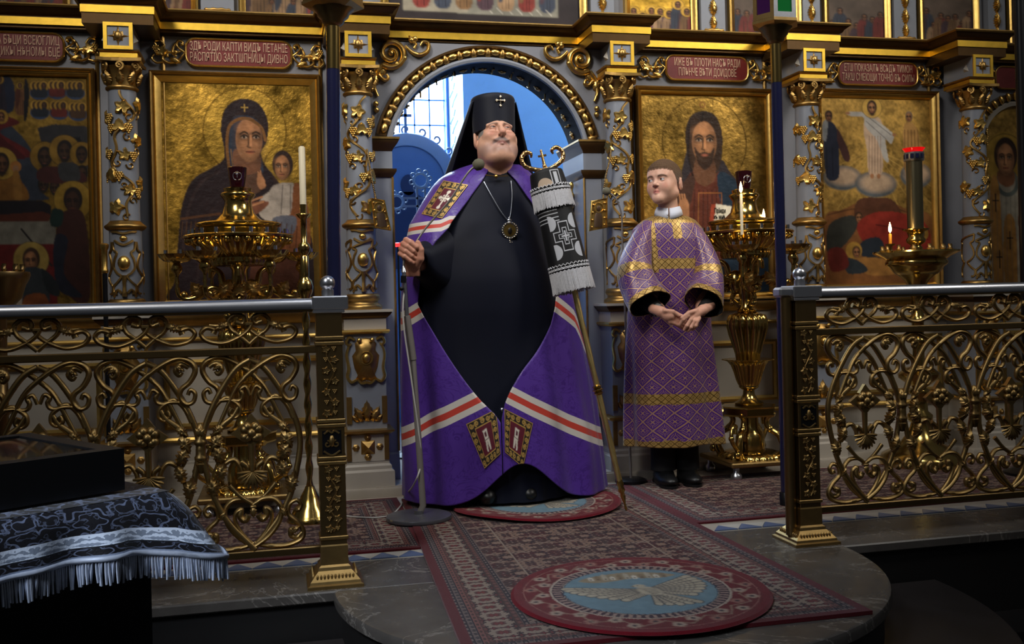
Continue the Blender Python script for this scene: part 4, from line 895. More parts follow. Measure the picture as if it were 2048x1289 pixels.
def rs_(r): return [q * RK for q in r] if isinstance(r, list) else r * RK
def both(pts, r, y=0, seg=6): return cat(scroll(uv(pts, 1), r, y, seg), scroll(uv(pts, -1), r, -y, seg))
RM = {}
RM['scroll_panel'] = mesh('scroll_panel', both(LENS, .0098, .004, 8), BRASSA, 60)
for nm_, pts, r in (('top_scroll', TOPS, [.006, .008, .0085, .007, .006]), ('hook_scroll', HOOK, [.006, .009, .005]), ('cusp_scroll', CUSP, [.005, .007, .006, .0075]), ('curl_scroll', CURL, [.007, .007, .006, .008]), ('drop_bar', DROP, [.006, .010, .006, .005]), ('volute', VOL, [.009, .006, .007, .008, .005]), ('thin_bar', THIN, [.007, .004]), ('heart_scroll', HEART, [.006, .007, .0075, .007]), ('inner_heart', INH, [.010, .009, .006, .006]), ('bottom_scroll', BOT, [.006, .0075, .0075, .007, .006, .008]), ('bottom_hook', BHK, [.006, .008, .008])):
    for s in (1, -1): RM[nm_, s] = mesh(nm_, scroll(uv(pts, s), rs_(r), s * (-.003 if nm_ in ('top_scroll', 'heart_scroll') else .002), 6), BRASSA, 60)
z_ = lambda v: ZB + .008 + v * .624
cr = []
for a in range(4):
    k = 1 if a != 2 else .8
    ar = cat(prism([(-.009, 0), (.009, 0), (.012, .028), (.024, .030), (0, .062), (-.024, .030), (-.012, .028)], -.009, .009), ball(.015, (.012, -.010, .02), 8, 6), ball(.015, (-.012, -.010, .02), 8, 6))
    cr.append(rot(sc(ar, (1, 1, k)), a * PI / 2, 'Y'))
cr = mv(cat(cr + [ball(.017, (0, -.012, 0), 8, 6)]), (0, -.004, z_(.595)))
RM['cross'] = mesh('cross', cat(cr, tube([(0, -.004, z_(.54)), (0, -.004, z_(.40))], [.011, .009], 8)), BRASSA, 60)
fan = []
for k in range(11):
    a = PI * (1.02 + .96 * k / 10); fan.append(tube([(0, -.006, z_(.395)), (.030 * math.cos(a), -.014, z_(.395) + .034 * math.sin(a)), (.046 * math.cos(a), -.006, z_(.395) + .054 * math.sin(a))], [.004, .0065, .004], 5))
RM['shell'] = mesh('shell', cat(fan), BRASSA, 60)
lv = []
for s in (-1, 1):
    for u, v, a, k in ((.56, .45, .5, .075), (.66, .36, -.3, .07), (.73, .28, .25, .075), (.62, .60, 2.7, .07), (.55, .64, 2.3, .05), (.56, .95, 2.2, .035), (.72, .07, 1., .04), (.66, .16, -.6, .04)):
        lv.append(mv(rot(sc(acan(6, .32, 1, .25, .4), k), s * a, 'Y'), (s * u * UW / 2, -.006, z_(v))))
for k_, q_ in enumerate(lv): RM['acanthus', k_] = mesh('acanthus', q_, BRASSA, 60)
RM['tie'] = mesh('tie', cat(box(-.010, .010, -.012, .012, z_(.21), z_(.225), .003), sc(mv(acan(4, .3, .05, .01), (0, -.006, 0)), (1, 1, -1))[0:2] and mv(rot(sc(acan(4, .35, 1, .2), .035), PI, 'Y'), (0, -.008, z_(.215)))), BRASSA, 60)
RM['knot'] = mesh('knot', cat([lathe([(.006, z_(.40)), (.014, z_(.43)), (.018, z_(.45)), (.010, z_(.46)), (.020, z_(.47)), (.020, z_(.485)), (.012, z_(.50)), (.016, z_(.52)), (.012, z_(.54)), (.021, z_(.55)), (.021, z_(.565)), (.012, z_(.58)), (.017, z_(.61)), (.012, z_(.635)), (.004, z_(.655))], 12)] + [mv(rot(sc(acan(4, .4, 1, .2), .03), t, 'Y'), (0, -.012, z_(.59))) for t in (-.5, 0, .5)]), BRASSA, 60)
fz = lambda pts, s: [(s * u * UW / 2, .828 + v * .050) for u, v in pts]
RM['frieze_scroll'] = mesh('frieze_scroll', cat([scroll(fz(p, s), rs_(r), s * .003, 6) for s in (-1, 1) for p, r in zip(FRI, ([.006, .007, .0065, .008], [.006, .007, .007, .009], [.005, .008, .004]))]), BRASSA, 60)
for s in (-1, 1): RM['frieze_leaf', s] = mesh('frieze_leaf', mv(rot(sc(acan(6, .3, 1, .25, .45), .055), s * 1.95, 'Y'), (s * .40 * UW / 2, -.004, .845)), BRASSA, 60)
RM['frieze_leaf', 0] = mesh('frieze_tie', box(-.012, .012, -.010, .010, .838, .848, .002), BRASSA, 0)
def scroll_unit(parent, x):
    o = put('scroll_panel', RM['scroll_panel'], parent, (x, 0, 0))
    for k, m_ in RM.items():
        if k in ('scroll_panel', 'frieze_scroll', 'knot') or k[0] == 'frieze_leaf': continue
        put(k if isinstance(k, str) else k[0], m_, o)
    f = put('frieze_scroll', RM['frieze_scroll'], parent, (x, 0, 0)); [put('frieze_leaf' if k else 'frieze_tie', RM['frieze_leaf', k], f) for k in (-1, 0, 1)]
def grape_panel(z0, z1, seed):
    r = random.Random(seed); out = []; n = int((z1 - z0) / .03)
    z = np.linspace(z0 + .012, z1 - .012, 14); out.append(tube(np.stack([.012 * np.sin(np.arange(14) * .9), np.full(14, -.0435), z], 1), .003, 5))
    for i in range(n):
        zz = z0 + .02 + i * (z1 - z0 - .03) / max(1, n - 1); sx = .013 * (1 if i % 2 else -1)
        out.append(mv(rot(sc(vleaf(1, 5, .4, .35), .016), r.uniform(-1, 1), 'Y'), (sx, -.042, zz))); out.append(mv(sc(grapes(1, 5, (3, 2, 1)), .017), (-sx, -.043, zz + .006)))
    return cat(out)
def newel(parent, x):
    b = .041
    p = put('post', mesh('post', cat(box(-b, b, -b, b, .05, .875, .002)), BRASSD, 30), parent, (x, 0, 0))
    bs = []
    for k, (h, z) in enumerate(((.088, 0), (.088, .010), (.080, .014), (.078, .022), (.060, .042), (.052, .050), (.050, .060), (.043, .066), (.043, .125), (.041, .13))): bs.append((h, z))
    V = []; F = []
    for h, z in bs: V += [(-h, -h, z), (h, -h, z), (h, h, z), (-h, h, z)]
    for k in range(len(bs) - 1):
        for j in range(4): F.append((4 * k + j, 4 * k + (j + 1) % 4, 4 * k + 4 + (j + 1) % 4, 4 * k + 4 + j))
    put('base', mesh('base', (np.array(V), F), BRASSA, 0), p)
    fl_ = [ball(.0045, (-.056 + k * .0112, -.068 + .0, .032), 6, 5, (1, 1.2, 2.6)) for k in range(11)]
    put('base_fluting', mesh('base_fluting', cat(fl_ + [rot(q, -PI / 2) for q in fl_] + [rot(q, PI / 2) for q in fl_]), BRASSA, 60), p)
    for z in (.145, .385, .40, .505, .52, .768, .785): put('collar', mesh('collar', box(-b - .005, b + .005, -b - .005, b + .005, z, z + .012, .002), BRASSA, 0), p)
    put('vine_panel', mesh('vine_panel', grape_panel(.53, .765, 3), BRASSA, 60), p); put('vine_panel', mesh('vine_panel', grape_panel(.16, .38, 5), BRASSA, 60), p)
    cup = [scroll(spiral((s * .014, .452), .012, .003, PI / 2, s * 1.1, 14), .003, -.043, 5, n=0) for s in (-1, 1)] + [ball(.012, (0, -.043, .462), 8, 6, (.8, .6, 1.6)), scroll([(-.026, .43), (0, .416), (.026, .43)], .0035, -.043, 5), scroll([(-.024, .485), (-.01, .494), (0, .488), (.01, .494), (.024, .485)], .0035, -.043, 5)]
    q = put('medallion', mesh('medallion', cat(cup), BRASSA, 60), p); put('medallion_field', mesh('medallion_field', prism([(-.03, .42), (.03, .42), (.03, .495), (-.03, .495)], -.0425, -.041), BLACKM, 0), q)
    put('cap', mesh('cap', cat(box(-.05, .05, -.048, .048, .872, .882, .002), box(-.052, .062, -.05, .05, .882, .926, .004)), STEEL, 0), p)
    put('finial_collar', mesh('finial_collar', lathe([(.020, .924), (.020, .946), (.014, .950)], 20), STEEL, 40), p); put('ball', mesh('ball', ball(.025, (0, 0, .968), 20, 14), STEEL, 180), p)
    return p
def railing(px0, x_in, x_out, units, label, sgn):
    t = thing('railing', label, 'railing', (0, RY, 0), 'cast brass railings on the marble edge')
    x0, x1 = sorted((x_in, x_out))
    hp = [(-.026, .885), (.026, .885), (.029, .897), (.024, .912), (.010, .921), (-.010, .921), (-.024, .912), (-.029, .897)]
    V = [(x, y, z) for x in (x0, x1) for y, z in hp]; n = len(hp)
    part('handrail', (np.array(V), [(i, (i + 1) % n, n + (i + 1) % n, n + i) for i in range(n)] + [tuple(range(n - 1, -1, -1)), tuple(range(n, 2 * n))]), STEEL, t, 60, world=False)
    part('middle_rail', box(x0, x1, -.012, .012, .744, .768, .003), BRASSD, t, 0, world=False); part('bottom_rail', box(x0, x1, -.012, .012, .098, .122, .003), BRASSD, t, 0, world=False); part('under_rail', box(x0, x1, -.014, .014, .878, .888), BRASSD, t, 0, world=False)
    for x in units: scroll_unit(t, x)
    for a, b in zip(units[:-1], units[1:]): put('knot', RM['knot'], t, ((a + b) / 2, 0, 0))
    newel(t, px0); return t
rl = railing(-.886, -.886, -2.95, [-1.135 - UW * k for k in range(5)], 'brass scroll railing with steel handrail on the left, behind the draped lectern', -1)
XR = W(1605, 800, RY)[0]
rr = railing(XR, XR, 2.95, [1.048 + UW * k for k in range(6)], 'brass scroll railing with steel handrail on the right', 1)
part('end_tube', lathe([(.020, .03), (.020, .885)], 20), BRASSD, rr, 60, world=False).location = (XR - .062, -.01, 0)
part('handrail_end', box(XR - .095, XR, -.03, .03, .885, .921, .008), STEEL, rr, 0, world=False)
# ------------------------------------------------------------------ candle stands
GLASSR = M('ruby_glass', L(190, 16, 24), .08, 0, trans=.75, emis=(L(255, 30, 30), .25)); GLASSD = M('dark_red_glass', L(38, 6, 12), .08, 0, spec=.8); WAX = M('wax_white', L(226, 214, 186), .5, 0); WAXY = M('wax_yellow', L(224, 150, 40), .45, 0, emis=(L(255, 150, 20), .12))
FLAME = M('flame', L(255, 190, 90), .5, 0, emis=((1, .62, .22, 1), 26)); CHROME = M('clear_cup', L(220, 222, 226), .08, 1)
def flame(parent, loc, k=1.):
    f = part('flame', lathe([(.0008 * k, 0), (.0045 * k, .006 * k), (.006 * k, .013 * k), (.0045 * k, .024 * k), (.002 * k, .034 * k), (.0003, .040 * k)], 10), FLAME, parent, 180, world=False); f.location = loc
    l = bpy.data.lights.new('candle_light', 'POINT'); l.energy = .22; l.color = (1, .62, .28); l.shadow_soft_size = .012
    o = bpy.data.objects.new('candle_light', l); COL.objects.link(o); p = np.array(loc); q = parent
    while q is not None: p = p + np.array(q.location); q = q.parent
    o.location = p + np.array((0, -.03, .03)); return f
def candle(loc, h, r, label, lit=True, m=None, group=None):
    c = thing('candle', label, 'candle', loc, group); part('wax', lathe([(r, 0), (r, h - r * .4), (r * .6, h)], 12), m or WAX, c, 60, world=False)
    part('wick', tube([(0, 0, h - .002), (.001, 0, h + .008)], .0009, 5), BLACKM, c, world=False)
    if lit: flame(c, (0, 0, h + .005), 1.35)
    return c
gad = lambda n, d: (lambda a, i: 1 + d * abs(math.cos(a * n / 2)))
def big_stand(loc, label, zb=0.):
    t = thing('candle_stand', label, 'candle stand', loc, 'tall ornate brass candle stands')
    P_ = lambda n, s, m=BRASS, sm=60, par=None: part(n, s, m, par or t, sm, world=False)
    # feet and foot plate
    V = []
    for x in (-.15, .15):
        for y in (-.15, .15): P_('foot', mv(lathe([(.022, 0), (.028, .012), (.026, .03), (.014, .04), (.016, .07)], 14), (x, y, 0)), SILVER)
    P_('foot_plate', box(-.19, .19, -.19, .19, .066, .09, .006), BRASSA, 0)
    P_('fluted_dish', lathe([(.15, .09), (.145, .105), (.11, .118), (.075, .125)], 120, gad(24, .10)))
    P_('bell', lathe([(.072, .12), (.075, .15), (.070, .19), (.056, .215), (.045, .23), (.042, .30)], 28))
    for k in range(4):
        a = k * PI / 2 + PI / 4; r_ = [(.155, .10), (.17, .14), (.15, .20), (.105, .23), (.085, .27), (.11, .305), (.13, .30)]
        pt = [(r * math.cos(a), r * math.sin(a), z) for r, z in r_]; P_('leg_scroll', cat([tube(crom(pt, 5), [.022, .020, .016, .015, .014, .012], 8)] + [ball(.019, pt[q], 8, 6) for q in (0, 1, 3, 5)]))
        pt2 = [(r * math.cos(a + .0), r * math.sin(a), z) for r, z in ((.16, .13), (.23, .17), (.27, .21), (.25, .26), (.215, .26), (.225, .23))]
        P_('outer_scroll', cat([tube(crom(pt2, 5), [.012, .010, .014], 7)] + [ball(.015, pt2[q], 8, 6) for q in (2, 4)] + [ball(.02, (r_[0][0] * math.cos(a) * 1.25, r_[0][0] * math.sin(a) * 1.25, .12), 8, 6)]))
    P_('table_slab', cat(lathe([(.05, .29), (.135, .296), (.14, .304), (.14, .336), (.146, .344), (.05, .35)], 6)), BRASS, 20)
    P_('stem', lathe([(.07, .35), (.072, .358), (.045, .372), (.03, .40), (.028, .42), (.046, .432), (.05, .44), (.046, .448)], 24))
    P_('fluted_cup', lathe([(.046, .445), (.056, .47), (.066, .51), (.078, .545), (.095, .566), (.118, .572), (.12, .576), (.09, .575)], 120, gad(20, .10)))
    P_('urn', lathe([(.050, .57), (.055, .60), (.068, .65), (.082, .70), (.090, .74), (.088, .77), (.080, .795), (.055, .805), (.045, .81)], 96, gad(16, .15)))
    P_('upper_stem', lathe([(.046, .81), (.052, .82), (.035, .835), (.034, .88), (.05, .95), (.036, 1.0), (.034, 1.06), (.055, 1.09)], 24))
    for k in range(3):
        a = k * 2 * PI / 3 - PI / 2; ca, sa = math.cos(a), math.sin(a)
        o = P_('bracket', cat(ball(.05, (.052 * ca, .052 * sa, .96), 12, 10, (.8, .8, 1.25)), tube(crom([(r * ca, r * sa, z) for r, z in ((.03, .84), (.07, .88), (.05, .93), (.085, 1.0), (.10, 1.05), (.14, 1.07), (.15, 1.03))], 5), [.015, .012, .018, .012, .010], 8), ball(.02, (.1 * ca, .1 * sa, .93), 8, 6), ball(.016, (.07 * ca, .07 * sa, .855), 8, 6)))
        P_('bracket_rosette', mv(rot(sc(vleaf(1, 8, .3, .5), .035), 0, 'Y'), (.10 * ca, .10 * sa - .0, .965)), GOLDD, 60, o)
    P_('bowl', lathe([(.055, 1.075), (.115, 1.08), (.122, 1.098), (.118, 1.115), (.125, 1.120), (.145, 1.135), (.168, 1.158), (.185, 1.18), (.192, 1.196)], 156, lambda a, i: 1 + (.13 * abs(math.cos(a * 13)) if i > 3 else .03 * abs(math.cos(a * 13)))))
    P_('bead_row', cat([ball(.0155, (.218 * math.cos(k * PI / 16), .218 * math.sin(k * PI / 16), 1.188), 8, 6) for k in range(32)]))
    P_('tray', lathe([(.19, 1.195), (.235, 1.20), (.238, 1.208), (.232, 1.214), (.16, 1.214)], 48))
    P_('upper_tray', lathe([(.165, 1.213), (.168, 1.235), (.172, 1.24), (.168, 1.246), (.18, 1.252), (.184, 1.262), (.178, 1.268), (.07, 1.27)], 48))
    for k in range(18):
        a = k * PI / 9 + .1; P_('candle_cup', mv(lathe([(.009, 1.213), (.009, 1.238), (.0075, 1.238), (.0075, 1.22)], 8), (.208 * math.cos(a), .208 * math.sin(a), 0)), CHROME)
    P_('crown_vase', lathe([(.105, 1.268), (.108, 1.276), (.092, 1.288), (.070, 1.31), (.058, 1.345), (.056, 1.365), (.066, 1.38), (.074, 1.392), (.072, 1.40), (.058, 1.405), (.062, 1.42), (.05, 1.425)], 32, lambda a, i: 1 + (.03 * abs(math.cos(a * 8)) if 3 < i < 8 else 0)))
    for k in range(6):
        a = k * PI / 3; ca, sa = math.cos(a), math.sin(a); r = .265
        s_ = P_('side_pan', mv(lathe([(.02, 1.095), (.050, 1.104), (.066, 1.120), (.074, 1.134), (.06, 1.134), (.05, 1.13)], 48, gad(12, .10)), (r * ca, r * sa, 0)))
        P_('pan_stem', cat(mv(lathe([(.006, .975), (.011, .985), (.006, .995), (.010, 1.01), (.007, 1.03), (.009, 1.045), (.022, 1.06), (.024, 1.075), (.014, 1.095)], 12), (r * ca, r * sa, 0)), tube(crom([(q * ca, q * sa, z) for q, z in ((.265, .985), (.255, .95), (.215, .935), (.16, .955), (.12, .985), (.07, .97))], 4), [.012, .010, .016, .010, .012], 7), ball(.017, (.235 * ca, .235 * sa, .955), 8, 6)), BRASS, 60, s_)
        for q in range(3): b = a + q * 2.1; P_('candle_cup', mv(lathe([(.008, 1.13), (.008, 1.152), (.0065, 1.152)], 8), (r * ca + .045 * math.cos(b), r * sa + .045 * math.sin(b), 0)), CHROME, 60, s_)
        P_('leaf_spray', mv(rot(sc(acan(6, .4, 1, .3), .09), .6 * (-1) ** k, 'Y'), (.16 * ca, .16 * sa, .94)), GOLDD, 60, s_)
    return t
LSP = W(478, 480, -.36); RSP = W(1490, 468, -.34); LSP[2] = 0; RSP[2] = 0
ls = big_stand(LSP, 'tall ornate brass candle stand before the mother and child icon')
rs = dup(ls, None, RSP, 'tall ornate brass candle stand beside the boy, two candles burning')
def cup_lamp(loc, label, m):
    t = thing('lamp_cup', label, 'lamp', loc, 'glass votive lamps'); part('glass', lathe([(.030, 0), (.034, .02), (.038, .05), (.041, .088), (.038, .09), (.035, .05), (.028, .012)], 24), m, t, 60, world=False)
    part('emblem', cat([scroll([(s * .004, .03), (s * .014, .035), (s * .018, .05), (s * .012, .062), (s * .004, .055)], .0013, -.0385, 4) for s in (-1, 1)] + [scroll([(0, .04), (0, .07)], .0015, -.0395, 4), scroll([(-.008, .064), (.008, .064)], .0013, -.0395, 4)]), SILVER, t, 60, world=False); return t
cup_lamp(LSP + np.array((0, 0, 1.425)), 'black votive glass with silver emblem on the left candle stand', GLASSD); cup_lamp(RSP + np.array((0, 0, 1.425)), 'dark red votive glass on top of the right candle stand', GLASSD)
q = W(1484, 470, -.57); candle(q, W(1484, 388, -.57)[2] - q[2], .0072, 'thin burning candle on the right candle stand, nearest the boy', True, WAX, 'burning candles')
q = W(1528, 458, -.40); candle(q + np.array((0, 0, -.01)), .05, .007, 'short burning candle on the outer pan of the right candle stand', True, WAXY, 'burning candles')
# slender twisted stand with a tall white candle
q = W(620, 985, -.72); SX, SY = q[0], -.72; zf = lambda y: W(620, y, SY)[2]
t = thing('candlestick', 'slender twisted brass candlestick beside the left railing post', 'candlestick', (SX, SY, 0)); P_ = lambda n, s, m=BRASS, par=None: part(n, s, m, par or t, 60, world=False)
P_('base', lathe([(.095, 0), (.098, .012), (.088, .03), (.078, .04), (.074, .052), (.05, .075), (.038, .11), (.024, .135), (.018, .15)], 28))
n = 90; zz = np.linspace(.14, .90, n); tw_ = []
V = []; seg = 10
for i, z in enumerate(zz):
    for j in range(seg): a = 2 * PI * j / seg; r = .0135 * (1 + .22 * math.cos(2 * a - i * .62)); V.append((r * math.cos(a), r * math.sin(a), z))
P_('twisted_rod', (np.array(V), [(i * seg + j, i * seg + (j + 1) % seg, (i + 1) * seg + (j + 1) % seg, (i + 1) * seg + j) for i in range(n - 1) for j in range(seg)]))
P_('knop', lathe([(.010, .895), (.012, .91), (.020, .93), (.032, .955), (.034, .975), (.028, 1.0), (.016, 1.012), (.018, 1.02), (.018, 1.10), (.013, 1.105), (.022, 1.118), (.026, 1.135), (.022, 1.15), (.012, 1.16), (.013, 1.255), (.022, 1.262), (.032, 1.272), (.030, 1.276), (.014, 1.276), (.014, 1.315)], 20))
candle((SX, SY, 1.30), zf(293) - 1.30, .0135, 'tall unlit white candle in the slender twisted candlestick', False)
# right hand stand with a metal tube lamp
q = W(1832, 500, -.42); SX, SY = q[0], -.42; zf = lambda y: W(1832, y, SY)[2]
t = thing('candle_stand', 'plain brass candle stand with tube lamp before the cloud icon', 'candle stand', (SX, SY, 0))
P_('base', lathe([(.20, 0), (.205, .03), (.19, .06), (.15, .08), (.135, .10), (.10, .12), (.07, .16), (.05, .20), (.045, .22), (.062, .235), (.062, .26), (.04, .28), (.036, .36), (.05, .37), (.05, .385), (.034, .40), (.10, .45), (.105, .47), (.07, .50), (.03, .51), (.028, .62), (.045, .63), (.045, .65), (.028, .66), (.03, .74), (.045, .75), (.03, .77), (.03, .90), (.06, .95), (.10, .985)], 36))
P_('bowl', lathe([(.10, .98), (.12, 1.0), (.135, 1.02), (.15, 1.03), (.152, 1.045), (.145, 1.055), (.165, 1.07), (.20, 1.085), (.212, 1.092), (.21, 1.10), (.03, 1.105)], 48))
P_('tube_socket', lathe([(.03, 1.10), (.034, 1.115), (.024, 1.13), (.046, 1.145), (.048, 1.16), (.036, 1.175), (.044, 1.20), (.066, 1.208), (.066, 1.214), (.03, 1.214)], 28))
P_('tube', lathe([(.040, 1.21), (.040, zf(322)), (.036, zf(322))], 28), M('tube_satin', L(150, 140, 110), .3, 1))
zc = zf(322); jb = P_('jewelled_collar', lathe([(.047, zc - .002), (.050, zc), (.050, zc + .042), (.044, zc + .042)], 12), SILVER)
for k in range(12): a = (k + .5) * PI / 6; part('jewel', rot(box(-.009, .009, -.050, -.046, zc + .008, zc + .034, .002), a), NAVY, jb, 0, world=False)
for k in range(14): a = k * 2 * PI / 14; P_('candle_cup', mv(lathe([(.012, 1.10), (.015, 1.107), (.008, 1.112), (.010, 1.13), (.008, 1.13)], 8), (.165 * math.cos(a), .165 * math.sin(a), 0)), BRASSA)
lt = thing('lamp_cup', 'shallow ruby glass cup on the tube lamp', 'lamp', (SX, SY, zc + .042), 'glass votive lamps'); part('glass', lathe([(.040, 0), (.046, .01), (.056, .022), (.053, .022), (.042, .008)], 24), GLASSR, lt, 60, world=False)
q = W(1781, 502, -.50); pq = thing('candle_pan', 'small pan holding the lit yellow candle', 'candle holder', (q[0], q[1], 1.10)); part('pan', lathe([(.004, 0), (.006, .02), (.024, .03), (.026, .034), (.009, .032)], 16), BRASSA, pq, 60, world=False)
candle((q[0], q[1], 1.13), .055, .0075, 'short burning yellow candle on the plain stand', True, WAXY, 'burning candles')
# edge of another stand at the far left
q = W(-6, 548, -.75); SX, SY = q[0], -.75; zf = lambda y: W(0, y, SY)[2]; zt = zf(545)
t = thing('candle_stand', 'dark brass candle stand cut by the left edge of the picture', 'candle stand', (SX, SY, 0))
P_('stem', lathe([(.14, 0), (.14, .03), (.06, .08), (.03, .16), (.03, .5), (.05, .52), (.03, .54), (.03, zt - .16), (.06, zt - .13)], 24), BRASSD); P_('bowl', lathe([(.05, zt - .14), (.085, zt - .10), (.10, zt - .05), (.112, zt - .03), (.118, zt - .012), (.115, zt), (.02, zt)], 40), BRASSD)
for k in range(12): a = k * PI / 6; P_('candle_cup', mv(lathe([(.008, zt), (.011, zt + .008), (.006, zt + .012), (.009, zt + .03), (.007, zt + .03)], 8), (.09 * math.cos(a), .09 * math.sin(a), 0)), BRASSD)
# ------------------------------------------------------------------ processional lanterns on poles and the little staff by the left column
def lantern(px, py, Y, yj, yb, rr_, label, glass, lean):
    q = W(px, py, Y); zf = lambda y: W(px, y, Y)[2]; t = thing('lantern_pole', label, 'lantern', (q[0] - math.tan(lean) * (q[2]), Y, 0), 'processional lanterns on poles', kind=None)
    P_ = lambda n, s, m, sm=60, par=None: part(n, s, m, par or t, sm, world=False); zj, zb = zf(yj), zf(yb)
    P_('foot', lathe([(rr_ * 1.25, 0), (rr_ * 1.25, .06), (rr_, .065)], 20), BLACKM); t.rotation_euler = (0, lean, 0); P_('pole', lathe([(rr_, .05), (rr_, zj)], 20), NAVY); P_('gilt_tube', lathe([(rr_ * 1.02, zj - .002), (rr_ * 1.02, zb)], 20), M('pole_brass', L(176, 150, 92), .2, 1) if 'pole_brass' not in MATS else MATS['pole_brass'])
    P_('neck', lathe([(rr_ * 1.1, zb - .01), (rr_ * 1.6, zb + .004), (rr_ * 1.7, zb + .015), (rr_ * 2.3, zb + .028), (rr_ * 2.4, zb + .04), (rr_ * 3.1, zb + .055), (rr_ * 3.2, zb + .07)], 24), BRASSD)
    h0 = zb + .068; R_ = rr_ * 4.6; hx = lambda r: lathe([(r, 0), (r, 0)], 6, cap=False)
    P_('bottom_plate', mv(lathe([(R_ * .7, h0 - .012), (R_, h0), (R_, h0 + .012), (R_ * .9, h0 + .016)], 6), (0, 0, 0)), BRASSA, 0)
    for k in range(6):
        a0, a1 = k * PI / 3, (k + 1) * PI / 3; p0 = np.array((R_ * .96 * math.cos(a0), R_ * .96 * math.sin(a0), 0)); p1 = np.array((R_ * .96 * math.cos(a1), R_ * .96 * math.sin(a1), 0)); u = (p1 - p0) / np.linalg.norm(p1 - p0); nn_ = np.array((-u[1], u[0], 0))
        V = []; hh = .34; wd = np.linalg.norm(p1 - p0)
        o = [(0, 0), (wd, 0), (wd, hh), (0, hh), (.018, .022), (wd - .018, .022), (wd - .018, hh - .02), (.018, hh - .02)]
        for dpt in (0, .008): V += [tuple(p0 + u * x + nn_ * dpt + np.array((0, 0, h0 + .014 + z))) for x, z in o]
        F = [(0, 1, 5, 4), (1, 2, 6, 5), (2, 3, 7, 6), (3, 0, 4, 7), (8, 12, 13, 9), (9, 13, 14, 10), (10, 14, 15, 11), (11, 15, 12, 8), (4, 5, 13, 12), (5, 6, 14, 13), (6, 7, 15, 14), (7, 4, 12, 15)]
        f = P_('side_frame', (np.array(V), F), BRASSA if k % 2 else SILVER, 0)
        P_('pane', (np.array([p0 + u * x + nn_ * .004 + np.array((0, 0, h0 + .014 + z)) for x, z in o[4:]]), [(0, 1, 2, 3)]), glass[k % 2], 0, f)
    P_('roof', lathe([(R_ * 1.04, h0 + .35), (R_, h0 + .365), (R_ * .5, h0 + .44), (.01, h0 + .48)], 6), BRASSA, 0); return t
GP = M('purple_glass', L(52, 16, 64), .1, 0, spec=.8); GG = M('green_glass', L(16, 92, 40), .1, 0, spec=.8)
lantern(667, 300, -.95, 138, 48, .0265, 'lantern on a navy pole with brass top, left of the arch', (GP, GG), .020); lantern(1556, 300, -1.1, 165, 84, .0225, 'lantern with purple and green glass on a navy pole, right', (GG, GP), 0)
q = W(210, 560, -.42); t = thing('staff', 'black staff with gilt head leaning by the left column', 'staff', (q[0], -.42, 0)); z1 = W(210, 545, -.42)[2]; z2 = W(210, 487, -.42)[2]
part('shaft', lathe([(.009, 0), (.010, z1)], 10), BLACKM, t, 60, world=False); part('head', lathe([(.010, z1 - .005), (.014, z1), (.014, z1 + .01), (.011, z1 + .015), (.012, z2 - .03), (.017, z2 - .02), (.018, z2 - .005), (.010, z2)], 14, lambda a, i: 1 + .06 * math.cos(5 * a)), GOLD, t, 60, world=False)
# ------------------------------------------------------------------ carpets
def xP():
    a = xattr('P'); v = xsep(X(a.outputs['Vector'])); return v[0], v[1]
def kal(u, v, per, sc_, seed=0., d=2):
    "mirrored noise: ornament that repeats like weaving"
    a = ((u * (1 / per)).fr() - .5).ab() * per; b = ((v * (1 / per)).fr() - .5).ab() * per
    return xnoise(xcomb(a + seed, b + seed * .7, seed), sc_, d, .5)
def band(e, a, b): return (e > a) * (e < b)
CRIM, CREAMR, NAVR, PINKR, MAR = L(96, 13, 26), L(156, 138, 122), L(26, 24, 38), L(134, 84, 76), L(82, 32, 36)
def carpet_fn(wd, ln, field=True):
    def f(b):
        x, y = xP(); e = x.mn(wd - x).mn(y).mn(ln - y)
        k1 = kal(x, y, .21, 26, 3.1); k2 = kal(x, y, .105, 46, 7.7); k3 = kal(x + .05, y + .03, .42, 13, 1.3)
        c = xmix(k3 > .5, MAR, L(74, 46, 44)); c = xmix(k1 > .56, c, L(142, 112, 96)); c = xmix(band(k1, .50, .53), c, NAVR); c = xmix(k2 > .60, c, L(150, 126, 112)); c = xmix(band(k2, .30, .39), c, L(40, 34, 48))
        mm = ((x - wd / 2).ab() * 1.); c = xmix(band(mm, .236, .242), c, CREAMR)
        s = x + y; bw = band(e, .075, .155); kb = kal(x, y, .075, 60, 5.2); cb = xmix(kb > .50, CREAMR, L(52, 34, 40)); cb = xmix(kb > .60, cb, L(120, 44, 46)); c = xmix(bw, c, cb)
        kn = kal(x, y, .03, 120, 2.2); nar = xmix(kn > .52, NAVR, L(128, 110, 104)); c = xmix(band(e, .028, .05), c, nar); c = xmix(band(e, .172, .19), c, nar)
        pk = xmix(kn > .5, PINKR, L(70, 44, 42)); c = xmix(band(e, .05, .075), c, pk); c = xmix(band(e, .155, .172), c, pk); c = xmix(band(e, .0500, .0535), c, NAVR); c = xmix(band(e, .153, .157), c, L(60, 44, 44)); c = xmix(e < .028, c, CRIM)
        nz = xnoise(xcomb(x, y, 0.), 260, 2, .6); c = xmix(nz * .55 + .12, c, L(38, 26, 26)); return c
    return f
